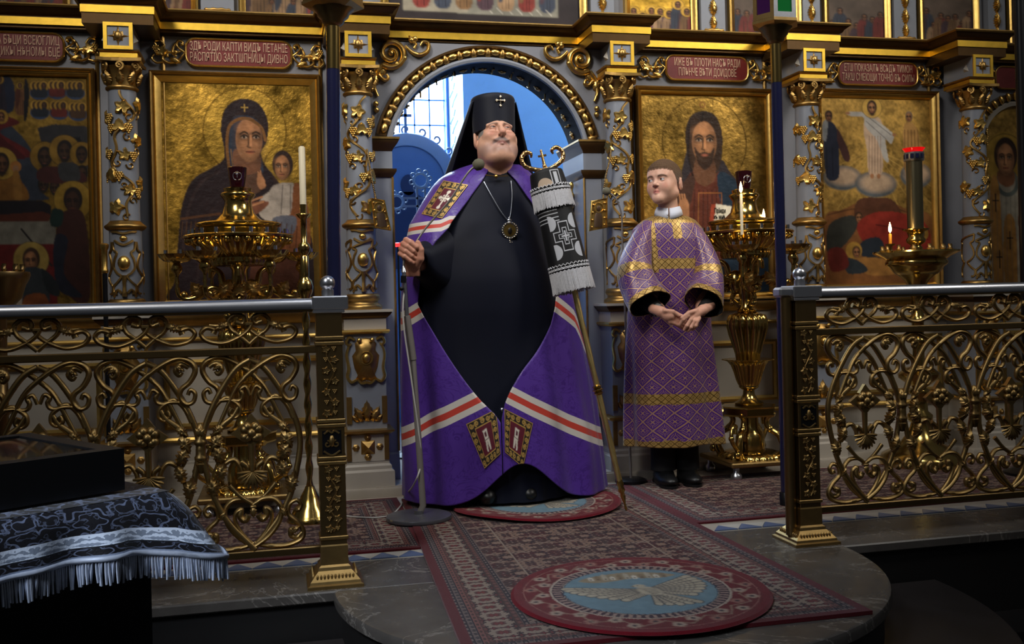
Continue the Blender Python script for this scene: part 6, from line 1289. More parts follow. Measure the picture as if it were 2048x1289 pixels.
def head(old):
    s = Sdf((-.105, -.145, -.235), (.105, .125, .135), .0019 if old else .00165)
    if old:
        s.el((0, .012, .035), (.078, .098, .092)); s.el((0, -.022, -.035), (.073, .072, .085), .03)
        for q in (-1, 1):
            s.el((q * .050, -.022, -.070), (.038, .048, .050), .03); s.el((q * .044, -.066, -.022), (.028, .026, .024), .02); s.cap((q * .012, -.090, .030), (q * .052, -.074, .024), .010, .008, .012)
        s.el((0, -.048, -.118), (.060, .056, .038), .03); s.cap((0, .02, -.05), (0, .088, -.195), .076, .080, .03); s.el((0, -.090, -.098), (.028, .016, .018), .02)
        s.cap((0, -.090, .020), (0, -.116, -.022), .0095, .0125, .010); s.el((0, -.117, -.027), (.0138, .012, .0112), .006)
    else:
        s.el((0, .012, .036), (.0735, .093, .080)); s.el((0, -.024, -.020), (.058, .066, .070), .035); s.el((0, -.077, -.079), (.018, .013, .013), .025); s.cap((0, .022, -.05), (0, .032, -.21), .046, .050, .02); s.el((0, -.055, .045), (.055, .030, .040), .03)
        for q in (-1, 1): s.el((q * .036, -.056, -.026), (.023, .022, .028), .03); s.cap((q * .012, -.083, .031), (q * .044, -.070, .029), .007, .0055, .014); s.cap((q * .050, .0, -.048), (q * .008, -.066, -.077), .020, .016, .03)
        s.cap((0, -.082, .018), (0, -.099, -.011), .0062, .0082, .010); s.el((0, -.1005, -.0145), (.0095, .0092, .0085), .006)
    dy = 0 if old else .012
    ex, ey, ez = (.032, -.082, .008) if old else (.030, -.0725, .010)
    for q in (-1, 1):
        s.el((q * (.0145 if old else .0095), (-.107 if old else -.0915), (-.032 if old else -.0175)), ((.0080, .010, .0075) if old else (.0064, .0085, .0060)), .005)
        s.el((q * (.0085 if old else .0072), (-.112 if old else -.0965), (-.0415 if old else -.0230)), ((.0030, .004, .0022) if old else (.003, .005, .0028)), .0012, True); s.el((0, -.106, -.036), (.0070, .012, .0075), .006) if old else None
        s.el((q * ex, ey - .022, ez), ((.019, .016, .0125) if old else (.018, .013, .012)), .010, True)
        s.el((q * ex, ey, ez), (.0148,) * 3, .002)
        s.el((q * ex, ey - .014, ez - .0005), (.0124, .010, .0025 if old else .0056), .0012, True); s.el((q * ex, ey, ez), (.0132,) * 3, .0008)
    lz = -.064 if old else -.0465; ly = -.092 if old else -.0845
    for q in (-1, 1): s.cap((q * (.026 if old else .0215), ly + .012, lz - (.0065 if old else .001)), (0, ly - .004, lz + .004), .0036, .0048 if old else .0060, .006); s.cap((q * (.021 if old else .0175), ly + .011, lz - (.009 if old else .005)), (0, ly - .003, lz - .0075), .0040, .0058 if old else .0070, .006)
    for q in (-1, 1): s.cap((0, ly - .010, lz - .0012), (q * (.026 if old else .0205), ly + .006, lz - (.0065 if old else .0020)), .0008, .0003, .0010, True)
    if old:
        for q in (-1, 1): s.cap((q * .020, -.106, -.032), (q * .040, -.088, -.070), .0040, .0024, .010, True); s.el((q * .013, -.0930, -.050), (.020, .0050, .0090), .012); s.el((q * .034, -.089, -.010), (.018, .006, .0055), .008); s.cap((q * .016, -.094, -.006), (q * .046, -.080, -.016), .0016, .0014, .006, True)
        s.cap((-.034, -.078, -.1165), (.034, -.078, -.1165), .0045, .0045, .012, True); s.cap((-.020, -.099, -.083), (.020, -.099, -.083), .003, .003, .008, True)
    for q in (-1, 1):
        Re = np.array(Matrix.Rotation(q * (.45 if old else .6), 3, 'Z') @ Matrix.Rotation(.15, 3, 'X')); exx = .088 if old else .077
        s.el((q * exx, .018, -.006), ((.0105, .022, .036) if old else (.0095, .022, .031)), .008, False, Re); s.el((q * (exx + .0075), .014, -.003), (.0055, .0125, .021), .004, True, Re); s.el((q * (exx + .002), .006, -.006), (.006, .006, .008), .004, False, Re)
    V, F = s.mesh(); V = lap(V, F, 1, .35); x, y, z = V.T; ax = np.abs(x); fr_ = y < -.03
    sk = np.array(s2l((206, 158, 134) if old else (214, 168, 146))); c = np.tile(sk, (len(V), 1)); n = (np.sin(x * 310) * np.sin(z * 270 + 1) * np.sin(y * 290)) * .04; c *= (1 + n)[:, None]
    def tint(m, col, a=1.): m = np.clip(m, 0, 1)[:, None] * a; c[:] = c * (1 - m) + s2l(col) * m
    g = lambda cx, cy_, r1, r2: np.exp(-(((x - cx) / r1) ** 2 + ((z - cy_) / r2) ** 2))
    for q in (-1, 1): tint(g(q * .042, -.02, .02, .018) * fr_, (196, 120, 104), .45)
    tint(g(0, -.03, .014, .016) * fr_, (190, 120, 106), .5); lp = np.exp(-((x / (.0235 if old else .0175)) ** 6)) * np.exp(-(((z - lz + .001 + (.22 * ax if old else 0)) / (.0078 if old else .0092)) ** 4)) * (y < ly + .012); tint(lp, (168, 92, 88) if old else (178, 98, 92), .85)
    tint((np.exp(-((x / .02) ** 6)) * (np.abs(z - lz + .0012 + (.22 * ax if old else 0)) < .0016) * (y < ly + .012)).astype(float), (84, 44, 42), .5)
    for q in (-1, 1):
        tint(g(q * ex, ez + .002, .02, .013) * fr_, (138, 92, 82), .6 if old else .4)
        bx = x * q; br = ss(bx, .010, .016) * (1 - ss(bx, .048, .056)) * np.exp(-(((z - (ez + .0195 - .006 * ((bx - .03) / .02) ** 2)) / (.0034 if old else .0042)) ** 2)) * fr_; tint(br, (96, 84, 78) if old else (66, 44, 32), .75 if old else .95)
        d = np.sqrt((x - q * ex) ** 2 + (y - ey) ** 2 + (z - ez) ** 2); eb = (d < .01385) & (y < ey - .004); tint(eb.astype(float), (158, 150, 146) if old else (190, 188, 190))
        gx = q * ex + (.002 if old else -.0062); gz = ez + (.0005 if old else .001); dd = np.hypot(x - gx, z - gz); tint((eb & (dd < .0060)).astype(float), (58, 44, 36)); tint((eb & (dd < .0028)).astype(float), (10, 8, 8))
        tint(((d > .01385) & (d < .0158) & (np.abs(z - ez - .004) < .0022) & (np.abs(x - q * ex) < .0125) & (y < ey - .006)).astype(float), (72, 48, 42), .8)
    if old:
        ms = np.exp(-(((z + .051 + .45 * np.maximum(0, ax - .012)) / .0085) ** 4)) * (1 - ss(ax, .032, .044)) * (y < -.070); tint(ms * (.80 + .3 * RNG.random(len(x))), (112, 102, 106), .85)
        for k_ in range(9): tint(g(RNG.uniform(-.06, .06), RNG.uniform(-.11, .02), RNG.uniform(.006, .016), RNG.uniform(.006, .014)) * fr_, (178, 104, 92) if k_ % 2 else (204, 156, 134), .22); sh = ss(-z, .045, .09) * (1 - ss(y, -.05, .0)) * ss(z, -.125, -.095); tint(sh, (150, 122, 116), .12); tint((ax > .066) * ss(z, -.012, .004) * (y > -.050) * (y < .006) * (ax < .0835), (128, 124, 122), .9)
    return V, F, c
def place(V, yaw, pitch, roll, loc, k=1.):
    R_ = np.array(Matrix.Rotation(yaw, 3, 'Z') @ Matrix.Rotation(pitch, 3, 'X') @ Matrix.Rotation(roll, 3, 'Y')); return (np.asarray(V) * k) @ R_.T + np.array(loc), R_
def joinq(lst):
    V = []; F = []; C_ = []; n = 0
    for v, f, c in lst: V.append(v); F.append(f + n); C_.append(c); n += len(v)
    return np.concatenate(V), np.concatenate(F), np.concatenate(C_)
def skin_col(V, base, seed=0):
    n = np.sin(V[:, 0] * 400) * np.sin(V[:, 2] * 360) * np.sin(V[:, 1] * 380); return np.tile(s2l(base), (len(V), 1)) * (1 + .05 * n)[:, None]
SKIN = M('skin', attr=True, rough=.48, spec=.4, bump=(260, .12, .002)); SKIN.node_tree.nodes['Principled BSDF'].inputs['Subsurface Weight'].default_value = .12; SKIN.node_tree.nodes['Principled BSDF'].inputs['Subsurface Radius'].default_value = (.012, .005, .003)
BLKC = M('black_cassock', L(9, 13, 30), .62, 0, spec=.25, sheen=.08, var=(4, .25)); KLOB = M('black_hat_cloth', L(15, 18, 32), .6, 0, sheen=.12, spec=.3)
# ================================================================== the robed man
MX = np.array((-.115, -.50, 0.))
man = thing('person', 'bearded-lipped man in black cassock, purple mantle and tall black hat holding a staff', 'person', tuple(MX)); man['label'] = 'stout man in black cassock, striped purple mantle and tall black veiled hat'
hv, hf, hc = head(True); HL = W(991, 276, -.60); HV, HR = place(hv, math.radians(3), math.radians(-18), math.radians(1.5), HL + np.array((0, 0, -.004)), 1.0)
hd = lambda p: (np.array(p) @ HR.T) + HL + np.array((0, 0, -.004))
HH = W(822, 504, -.84); HY2 = -.84
def fist():
    a = np.array((.50, .02, .86)); a /= np.linalg.norm(a); p = np.array((.86, .0, -.50)); yv = np.array((0, 1., 0)); o = HH; s = Sdf(o - .10, o + np.array((.16, .17, .10)), .0021); f = lambda pa, pp, py: o + a * pa + p * pp + yv * py
    s.el(f(-.004, .012, .030), (.040, .026, .046), .01)
    for k in range(4):
        c = .034 - k * .0205; r = (.0118, .0118, .0112, .0098)[k]; e = (0, .003, 0, -.006)[k]; s.chain([f(c + .004, -.012, .040), f(c, -.040 - e, .012), f(c - .004, -.022 - e, -.016), f(c - .008, .008 - e, -.020 + .002 * k), f(c - .010, .020 - e, -.010)], [r * 1.15, r * 1.05, r, r * .92, r * .8], .006, .003)
    s.chain([f(-.036, .044, .018), f(-.006, .046, -.004), f(.026, .030, -.012), f(.046, .006, -.012)], [.020, .0165, .0135, .0105], .012, .004); s.chain([f(-.02, .02, .035), f(-.065, .055, .065), f(-.10, .09, .14)], [.034, .029, .032], .02, .01)
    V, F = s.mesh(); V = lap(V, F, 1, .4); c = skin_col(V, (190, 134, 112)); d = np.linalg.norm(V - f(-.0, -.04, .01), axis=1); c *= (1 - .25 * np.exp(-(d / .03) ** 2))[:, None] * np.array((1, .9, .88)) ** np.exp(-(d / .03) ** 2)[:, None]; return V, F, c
# coarse trunk, arms and legs under the clothes, part of the same body
def trunk(cx, cy, hgt, neck, wr1, wr2, k, lx=.08):
    s = Sdf((cx - .5, cy - .5, 0.02), (cx + .5, cy + .35, neck + .05), .016); zz = lambda f: f * hgt
    s.el((cx, cy, zz(.70)), (.17 * k, .13 * k, .24), .05); s.el((cx, cy, zz(.55)), (.18 * k, .15 * k, .16), .06); s.cap((cx, cy, neck - .06), (cx, cy, neck), .055, .05, .04)
    for q, wr in ((-1, wr1), (1, wr2)):
        s.cap((cx + q * lx, cy, zz(.5)), (cx + q * lx, cy - .01, zz(.27)), .085 * k, .055 * k, .05); s.cap((cx + q * lx, cy - .01, zz(.27)), (cx + q * lx, cy, .08), .050 * k, .034 * k, .02); s.cap((cx + q * lx, cy + .0, .075), (cx + q * lx, cy - .045, .060), .024 * k, .018 * k, .01)
        sh = np.array((cx + q * .16 * k, cy, zz(.80))); wr = np.array(wr); el = (sh + wr) / 2 + np.array((q * .07, .08, -.06)); s.cap(sh, el, .055, .046, .04); s.cap(el, wr, .045, .032, .02)
    V, F = s.mesh(); return V, F, skin_col(V, (200, 150, 128))
fv, ff, fc = fist(); WR = HH + np.array((.05, .08, -.06))
tv = trunk(MX[0], MX[1] + .03, 1.68, HL[2] - .17, WR, (.17, -.62, 1.12), 1.05)
bv, bf, bc = joinq([(HV, hf, hc), (fv, ff, fc), tv]); body = part('body', (bv, bf), SKIN, man, 180, cols=bc)
# outline tables of the mantle, read at the man's own distance
YA = -.52
tab = [(318, 966, 1020, .072), (328, 948, 1032, .085), (338, 918, 1050, .115), (348, 895, 1061, .135), (358, 879, 1067, .15), (374, 864, 1074, .168), (402, 845, 1080, .192), (450, 816, 1100, .225), (500, 803, 1120, .25), (560, 801, 1138, .27), (620, 800, 1150, .28), (700, 800, 1165, .285), (800, 801, 1184, .295), (900, 803, 1200, .31), (1000, 806, 1210, .325), (1020, 806, 1212, .33)]
TZ, TL, TR, TB = [], [], [], []
for y, l, r, b in tab: TZ.append(W(1000, y, YA)[2]); TL.append(W(l, y, YA)[0]); TR.append(W(r, y, YA)[0]); TB.append(b)
TZ, TL, TR, TB = [np.array(q)[::-1] for q in (TZ, TL, TR, TB)]
ip = lambda z, t: np.interp(z, TZ, t)
def edge(pts): q = np.array([W(x, y, Y) for x, y, Y in pts]); o = np.argsort(q[:, 2]); return q[o, 2], q[o, 0]
eL = edge([(975, 330, -.60), (972, 346, -.62), (962, 362, -.65), (930, 402, -.68), (897, 440, -.70), (868, 466, -.70), (850, 492, -.70), (838, 530, -.70), (837, 575, -.72), (848, 595, -.73), (905, 681, -.80), (962, 768, -.86), (991, 811, -.88), (1003, 835, -.88), (1003, 870, -.88), (1004, 925, -.88)]); eR = edge([(1009, 330, -.60), (1012, 346, -.62), (1030, 358, -.65), (1062, 392, -.68), (1088, 430, -.70), (1105, 480, -.70), (1110, 530, -.70), (1102, 582, -.72), (1094, 613, -.74), (1063, 690, -.80), (1032, 765, -.86), (1012, 805, -.88), (1005, 830, -.88), (1005, 870, -.88), (1006, 925, -.88)])
nu, nv = 341, 250; t = np.linspace(0, 1, nu)[:, None]; s_ = np.linspace(0, 1, nv)[None, :]
ztop = W(990, 333, -.62)[2] + .01; zf_ = W(1005, 924, -.80)[2]
def ang(z, e, sgn):
    xe = np.interp(z, *e); a = (ip(z, TR) - ip(z, TL)) / 2; cx = (ip(z, TR) + ip(z, TL)) / 2; return np.arcsin(np.clip((xe - cx) / a, -.985, .985))
ze = ztop + (zf_ - ztop) * s_
fL = ang(ze, eL, -1); fR = ang(ze, eR, 1)
tt = np.where(t < .5, t * 2, (1 - t) * 2); tt = tt ** .95
phi = np.where(t < .5, fL + (-PI - fL) * tt, fR + (PI - fR) * tt)
zh = .035 + (zf_ - .035) * np.exp(-(phi / .36) ** 2); z = ztop + (zh - ztop) * s_ + .012 * (1 - s_) ** 6 * (1 - np.cos(phi))
a = (ip(z, TR) - ip(z, TL)) / 2; cx = (ip(z, TR) + ip(z, TL)) / 2; b = ip(z, TB)
low = ss(1.15 - z, 0, .9); fold = 1 + low * (.030 * np.sin(phi * 9 + .5) + .020 * np.sin(phi * 17 + 1.1)) * np.minimum(1, np.minimum(t, 1 - t) * 14) + .012 * np.sin(z * 11 + phi * 6) * low
bulge = .05 * np.exp(-((phi) / .5) ** 2) * low
Xm = cx + a * np.sin(phi) * (1 + (fold - 1) * .5); Ym = YA - (b + bulge) * np.cos(phi) * fold
arm = np.exp(-(((Xm + .42) / .13) ** 2 + ((z - 1.12) / .20) ** 2)) * (np.cos(phi) > -.3); Ym -= .10 * arm
V = np.stack([Xm, Ym, z], -1)
PUR, WHT, RED_ = (76, 44, 138), (196, 190, 184), (186, 62, 50)
def stripe(pl, pr, wd):
    q = np.array([W(x, y, Y) for x, y, Y in pl]); r = np.array([W(x, y, Y) for x, y, Y in pr]); return np.where(Xm < -.12, z - np.interp(Xm, q[:, 0], q[:, 2]), z - np.interp(Xm, r[:, 0], r[:, 2])) / wd
sA = stripe([(780, 908, -.6), (805, 903, -.66), (880, 862, -.78), (990, 806, -.86)], [(1010, 806, -.86), (1060, 832, -.82), (1133, 866, -.72), (1195, 890, -.6), (1230, 900, -.5)], .0285)
sB = stripe([(790, 676, -.6), (820, 655, -.68), (868, 622, -.74)], [(1092, 614, -.74), (1150, 657, -.66), (1172, 712, -.55)], .0275)
sC = stripe([(790, 478, -.6), (822, 468, -.72), (880, 464, -.74), (900, 455, -.74)], [(1100, 200, -.7), (1180, 200, -.5)], .0165)
cm = np.stack([sC, sC, sC], -1) * .01 + .5; uvm = np.stack([sA, sB], -1)
def damask(bs):
    fa, fb = xP(); fc = (X(xattr('Col').outputs['Fac']) - .5) * 100.; c = xmix(0., L(*PUR), L(*PUR)); wh = band(fa, 0., 3.).mx(band(fb, 0., 3.)).mx(band(fc, 0., 3.)); rd = band(fa, 1., 2.).mx(band(fb, 1., 2.)).mx(band(fc, 1., 2.)); c = xmix(wh, c, L(*WHT)); c = xmix(rd, c, L(*RED_))
    v = xco(); n1 = xnoise(v, 9, 3, .5, 2.2); m = band(n1, .46, .50).mx(band(n1, .57, .60)) * (1. - wh); X.nt.links.new((m * -.16 + .46).k, bs.inputs['Roughness'])
    n = X.nt.nodes.new('ShaderNodeVectorMath'); n.operation = 'SCALE'; X.nt.links.new(c.k, n.inputs[0]); X.nt.links.new((m * -.22 + 1.).k, n.inputs['Scale']); return X(n.outputs[0])
MANT = M('purple_mantle', fn=damask, spec=.4, sheen=.15, rough=.45)
mant = part('mantle', (V.reshape(-1, 3), grid(nu, nv)), MANT, man, 180, cols=cm.reshape(-1, 3), uv=uvm.reshape(-1, 2)); mod = mant.modifiers.new('thick', 'SOLIDIFY'); mod.thickness = .004; mod.offset = -1
mbv = BVHTree.FromPolygons([Vector(q) for q in V.reshape(-1, 3)], grid(nu, nv).tolist())
def hit(bvh, px, py, off=.005):
    d = ray(px, py); d = d / np.linalg.norm(d); h = bvh.ray_cast(Vector(CAM), Vector(d)); p = np.array(h[0]) if h[0] is not None else None
    return None if p is None else p - d * off
# cassock
nz, na = 90, 120; zc = np.linspace(.04, ztop - .01, nz); pa = np.linspace(0, 2 * PI, na, endpoint=False); V = np.zeros((nz, na, 3))
for i, zq in enumerate(zc):
    a = (ip(zq, TR) - ip(zq, TL)) / 2 * .93; cx = (ip(zq, TR) + ip(zq, TL)) / 2; b = ip(zq, TB) * .955; lw = ss(1.0 - zq, 0, .9); f = 1 + lw * (.018 * np.sin(pa * 10) + .012 * np.sin(pa * 23 + 1)); belly = .03 * math.exp(-((zq - 1.0) / .22) ** 2)
    sh = .72 if zq < .2 else .72 + .28 * ss(np.array(zq), .2, .5)
    V[i, :, 0] = cx + a * np.sin(pa) * f * sh; V[i, :, 1] = YA - (b + belly * np.maximum(0, np.cos(pa))) * np.cos(pa) * f; V[i, :, 2] = zq
F = [(i * na + j, i * na + (j + 1) % na, (i + 1) * na + (j + 1) % na, (i + 1) * na + j) for i in range(nz - 1) for j in range(na)] + [tuple((nz - 1) * na + j for j in range(na))]
cas = part('cassock', (V.reshape(-1, 3), F), BLKC, man, 180); cbv = BVHTree.FromPolygons([Vector(q) for q in V.reshape(-1, 3)], F)
# sleeve of the raised arm: wide cone, open at the hand
w0 = HH + np.array((.036, .045, -.035)); w1 = np.array((-.26, -.55, 1.16)); path = [w0 + (w1 - w0) * k for k in np.linspace(0, 1, 10)]; tq = tube(path, [.048, .070, .095, .12, .14], 26, cap=False); Vq = tq[0].copy(); kk = np.repeat(np.linspace(0, 1, 10), 26); Vq[:, 2] -= .10 * np.sin(kk * PI) * (Vq[:, 2] < np.repeat(np.array(path)[:, 2], 26)); part('sleeve', (Vq, tq[1]), BLKC, man, 180).modifiers.new('thick', 'SOLIDIFY').thickness = .004
ck = HL + np.array((0, .03, -.140)); part('collar', mv(lathe([(.092, -.035), (.088, -.005), (.084, .020), (.080, .020)], 40), ck), BLKC, man, 60); part('shirt_collar', mv(lathe([(.0835, .008), (.082, .026), (.079, .026)], 40), ck), M('white_collar', L(200, 200, 206), .6), man, 60)
# tall hat, veil and cross
HA = np.array(Matrix.Rotation(math.radians(-7), 3, 'X'))
hatc = hd((0, .014, .052)); prof = [(.0935, -.022), (.0945, .0), (.096, .05), (.100, .115), (.101, .128), (.097, .138), (.08, .144), (.03, .148)]
hat = lathe(prof, 48); hv_ = hat[0].copy(); fr_d = np.maximum(0, -hv_[:, 1]); m0 = hv_[:, 2] < .02; hv_[:, 1] *= 1.08; hv_[m0, 2] += .0; hv_[:, 2] -= np.where(m0, .030 * ss(hv_[:, 1], -.03, .09), 0); hato = part('hat', (hv_ @ HA.T + hatc, hat[1]), KLOB, man, 50)
vx = np.linspace(0, 1, 50); vr = np.linspace(0, 1, 40); V = []
top_c = hatc + np.array((0, .002, .122)); bl = W(893, 348, -.44); brr = W(1058, 342, -.44); bc_ = (bl + brr) / 2; hw = (brr[0] - bl[0]) / 2
for i in vx:
    ph = (-.60 - 0.0) * PI + i * 1.20 * PI + PI  # from one side round the back to the other
    for j in vr:
        k = j; c_ = top_c * (1 - k) + np.array((bc_[0], -.46, bc_[2] - .02)) * k; rx = .1025 * (1 - k) + hw * k * 1.04; ry = .110 * (1 - k) + .16 * k; fo = 1 + .03 * k * math.sin(ph * 9)
        V.append((c_[0] - rx * math.sin(ph) * fo, c_[1] - ry * math.cos(ph) * fo, c_[2]))
part('veil', (np.array(V), grid(50, 40)), KLOB, man, 180).modifiers.new('thick', 'SOLIDIFY').thickness = .003
hb = BVHTree.FromPolygons([Vector(q) for q in (hv_ @ HA.T + hatc)], hat[1]); cp = hit(hb, 1001, 201, .004); CRS = M('jewelled_silver', L(226, 214, 190), .2, 1)
cs = [ball(.0045, tuple(cp), 8, 6)]
for k in range(4):
    a = k * PI / 2; d = np.array((math.cos(a), 0, math.sin(a))); ln_ = .022 if k == 3 else .017; cs.append(tube([cp, cp + d * ln_], [.0030, .0035], 6)); cs += [ball(.0038, tuple(cp + d * ln_ + np.array(q)), 6, 5) for q in ((.003, 0, 0), (-.003, 0, 0), (0, 0, .003), (0, 0, -.003))]
part('hat_cross', cat(cs), CRS, hato, 60)
# tablets sewn on the mantle
TAB = M('brocade_tablet', attr=True, rough=.45, alpha_metal=True, sheen=.2)
def tablet(q, kind, label):
    p = Paint(0, 0, 100, 120, 1.5, (74, 14, 30), False, seed=4, amp=.15, cell=6); e = np.minimum(np.minimum(p.X, 100 - p.X), np.minimum(p.Y, 120 - p.Y)); p.lay((e < 22).astype(float), (26, 20, 18)); GO = (176, 142, 78)
    def sp(cx, cy, f):
        for pts, w_ in ((spiral((cx, cy), 7.5, 1.5, f, 1.3, 16), 1.5),): p.ln(pts, w_, GO, 1, False, .7)
        p.el(cx + 5 * math.cos(f + 2), cy + 5 * math.sin(f + 2), 2.6, 1.6, GO, metal=.7)
    for k in range(5): sp(12 + k * 19, 11, k * 2.); sp(12 + k * 19, 109, k * 2. + 1)
    for k in range(4): sp(11, 32 + k * 19, k * 2.); sp(89, 32 + k * 19, k * 2. + 1)
    p.lay((e < 2.2).astype(float), GO, 1, .7); p.lay(((e > 20.5) & (e < 23)).astype(float), GO, 1, .7); SV = (196, 188, 176)
    if kind == 0:
        p.ln([(50, 34), (50, 88)], 2.6, SV, 1, False, .6); p.ln([(32, 56), (68, 56)], 2.6, SV, 1, False, .6)
        for x, y in ((50, 34), (50, 88), (32, 56), (68, 56)): p.el(x, y, 6.5, 5.5, SV, metal=.6)
        for x, y in ((42, 48), (58, 48), (42, 64), (58, 64)): p.el(x, y, 3.4, 3, SV, metal=.5)
    else:
        p.pg([(43, 36), (57, 34), (60, 90), (53, 90), (51, 66), (46, 92), (40, 90), (44, 64)], SV, sm=False, metal=.5); p.pg([(47, 42), (53, 40), (53, 54), (47, 54)], (60, 16, 30), sm=False); p.ln([(40, 62), (60, 60)], 1.2, (90, 80, 70))
    nu_, nv_ = 67, 80; V = np.zeros((nv_, nu_, 3)); last = None
    for j in range(nv_):
        for i in range(nu_):
            u, v = i / (nu_ - 1), j / (nv_ - 1); P0 = (np.array(q[0]) * (1 - u) + np.array(q[1]) * u) * (1 - v) + (np.array(q[3]) * (1 - u) + np.array(q[2]) * u) * v; h = hit(mbv, P0[0], P0[1], .006)
            if h is None or (last is not None and np.linalg.norm(h - last) > .06): h = last if last is not None else W(P0[0], P0[1], -.8)
            V[j, i] = h; last = h
        last = V[j, 0]
    ii = np.clip((np.linspace(0, 1, nv_) * (p.h - 1)).round().astype(int), 0, p.h - 1); jj = np.clip((np.linspace(0, 1, nu_) * (p.w - 1)).round().astype(int), 0, p.w - 1); c = p.c[ii][:, jj] * np.array((1.35, 1.35, 1.35, 1)); o = part('tablet', (V.reshape(-1, 3), grid(nv_, nu_)), TAB, mant, 180, cols=np.clip(c, 0, 1).reshape(-1, 4), label=label); return o
tablet([(887, 361), (936, 370), (884, 437), (843, 428)], 0, 'maroon tablet with gold border and silver cross'); tablet([(932, 849), (992, 819), (1001, 908), (969, 938)], 1, 'maroon tablet with gold scroll border'); tablet([(1066, 847), (1009, 818), (1010, 905), (1046, 936)], 1, 'maroon tablet with gold scroll border')
for x, y in ((1004, 820), (1000, 906)): h = hit(cbv, x, y, .03); part('clasp_ball', ball(.010, tuple(h), 10, 8), SILVER, mant, 180)
h = hit(cbv, 992, 353, .03); part('collar_clasp', cat(ball(.009, tuple(h), 12, 8), tube([hit(cbv, 970, 350, .03), h], .002, 5), tube([h, hit(cbv, 1016, 352, .03)], .002, 5)), GOLD, man, 60)
# pendant on a chain
pd_c = hit(cbv, 1019, 461, .012); pend = thing('pendant', 'round silver pendant with gold image on a chain on his chest', 'necklace', tuple(pd_c)); Ry_ = lambda sh: xf(sh, Matrix.Translation(Vector(pd_c)) @ Matrix.Rotation(PI / 2 + .12, 4, 'X'))
part('medallion', Ry_(lathe([(.030, -.006), (.036, -.002), (.038, .004), (.034, .009), (.028, .007)], 32)), SILVER, pend, 60); part('image', Ry_(lathe([(.0275, .004), (.0275, .0075), (.001, .009)], 28)), GOLD, pend, 60); part('figure', Ry_(mv(ball(1, (0, 0, 0), 10, 8, (.010, .015, .006)), (0, -.002, .009))), DARKW, pend, 60); part('stones', Ry_(cat([ball(.0035, (.0335 * math.cos(k * PI / 10), .0335 * math.sin(k * PI / 10), .009), 6, 5) for k in range(20)])), CRS, pend, 60)
part('drop', cat(ball(.005, tuple(pd_c + (0, -.002, -.045)), 8, 6), ball(.006, tuple(pd_c + (0, -.002, -.054)), 8, 6), ball(.004, tuple(pd_c + (-.007, -.002, -.052)), 8, 6), ball(.004, tuple(pd_c + (.007, -.002, -.052)), 8, 6)), CRS, pend, 60); part('crown', cat(ball(.008, tuple(pd_c + (0, -.002, .043)), 8, 6, (1.3, .6, 1)), ball(.005, tuple(pd_c + (0, -.002, .053)), 8, 6)), SILVER, pend, 60)
for ch in ([(968, 364), (985, 395), (1003, 425), (1016, 441)], [(1022, 362), (1024, 390), (1022, 420), (1018, 441)]):
    pts = [hit(cbv, x, y, .008) for x, y in crom([(x, y) for x, y in ch], 8)]; part('chain', tube(pts, .0022, 5), SILVER, pend, 60)
# ------------------------------------------------------------------ the staff with its cloth cover
s0 = G(1253, 1028) + np.array((0, 0, .012)); s1 = W(1090, 336, -.80); sd = (s1 - s0) / np.linalg.norm(s1 - s0); sl = np.linalg.norm(s1 - s0); yl = np.array((0, 1., 0)); yl = yl - (yl @ sd) * sd; yl /= np.linalg.norm(yl); xl = np.cross(yl, sd); AL = Matrix(((xl[0], yl[0], sd[0], s0[0]), (xl[1], yl[1], sd[1], s0[1]), (xl[2], yl[2], sd[2], s0[2]), (0, 0, 0, 1))); st = thing('bishop_staff', 'gilt staff with serpent head and black fringed cover held by the man', 'staff', tuple(s0)); P_ = lambda n, sh, m, par=None, sm=60: part(n, xf(sh, AL), m, par or st, sm)
n = 120; V = []; seg = 12
for i in range(n):
    for j in range(seg): a = 2 * PI * j / seg; r = .0125 * (1 + .10 * math.cos(3 * a - i * .35)); V.append((r * math.cos(a), r * math.sin(a), .12 + (sl - .12) * i / (n - 1)))
P_('shaft', (np.array(V), [(i * seg + j, i * seg + (j + 1) % seg, (i + 1) * seg + (j + 1) % seg, (i + 1) * seg + j) for i in range(n - 1) for j in range(seg)]), M('staff_gilt', L(232, 204, 136), .34, 1, var=(40, .2)))
P_('ferrule', lathe([(.003, 0), (.006, .01), (.004, .03), (.011, .06), (.009, .075), (.016, .085), (.012, .1), (.016, .115), (.012, .13)], 14), BRASS)
kz = lambda px, py: float((W(px, py, (s0 + sd * sl * .4)[1]) - s0) @ sd)
for f_ in (.345, .655): P_('knop', mv(lathe([(.013, -.022), (.021, -.014), (.015, -.008), (.025, 0), (.015, .008), (.021, .014), (.013, .022)], 16), (0, 0, sl * f_)), BRASS)
hz = sl - .012; gl = M('serpent_gilt', L(220, 178, 120), .25, 1)
for q in (-1, 1):
    V = crom([(0, 0, hz), (q * .045, 0, hz + .012), (q * .085, 0, hz + .035), (q * .092, 0, hz + .07), (q * .070, 0, hz + .092), (q * .048, 0, hz + .084), (q * .050, 0, hz + .066)], 6); o = P_('serpent', tube(V, [.009, .0105, .010, .009, .010, .008, .004], 9), gl)
    P_('scales', cat([ball(.007, tuple(V[k] + (0, -.006, 0)), 6, 5) for k in range(3, len(V) - 4, 3)]), gl, o)
P_('top_cross', cat(tube([(0, 0, hz), (0, 0, hz + .085)], [.008, .005], 8), tube([(-.018, 0, hz + .066), (.018, 0, hz + .066)], .005, 6), ball(.010, (0, 0, hz + .02), 8, 6), ball(.006, (0, 0, hz + .088), 8, 6)), gl)
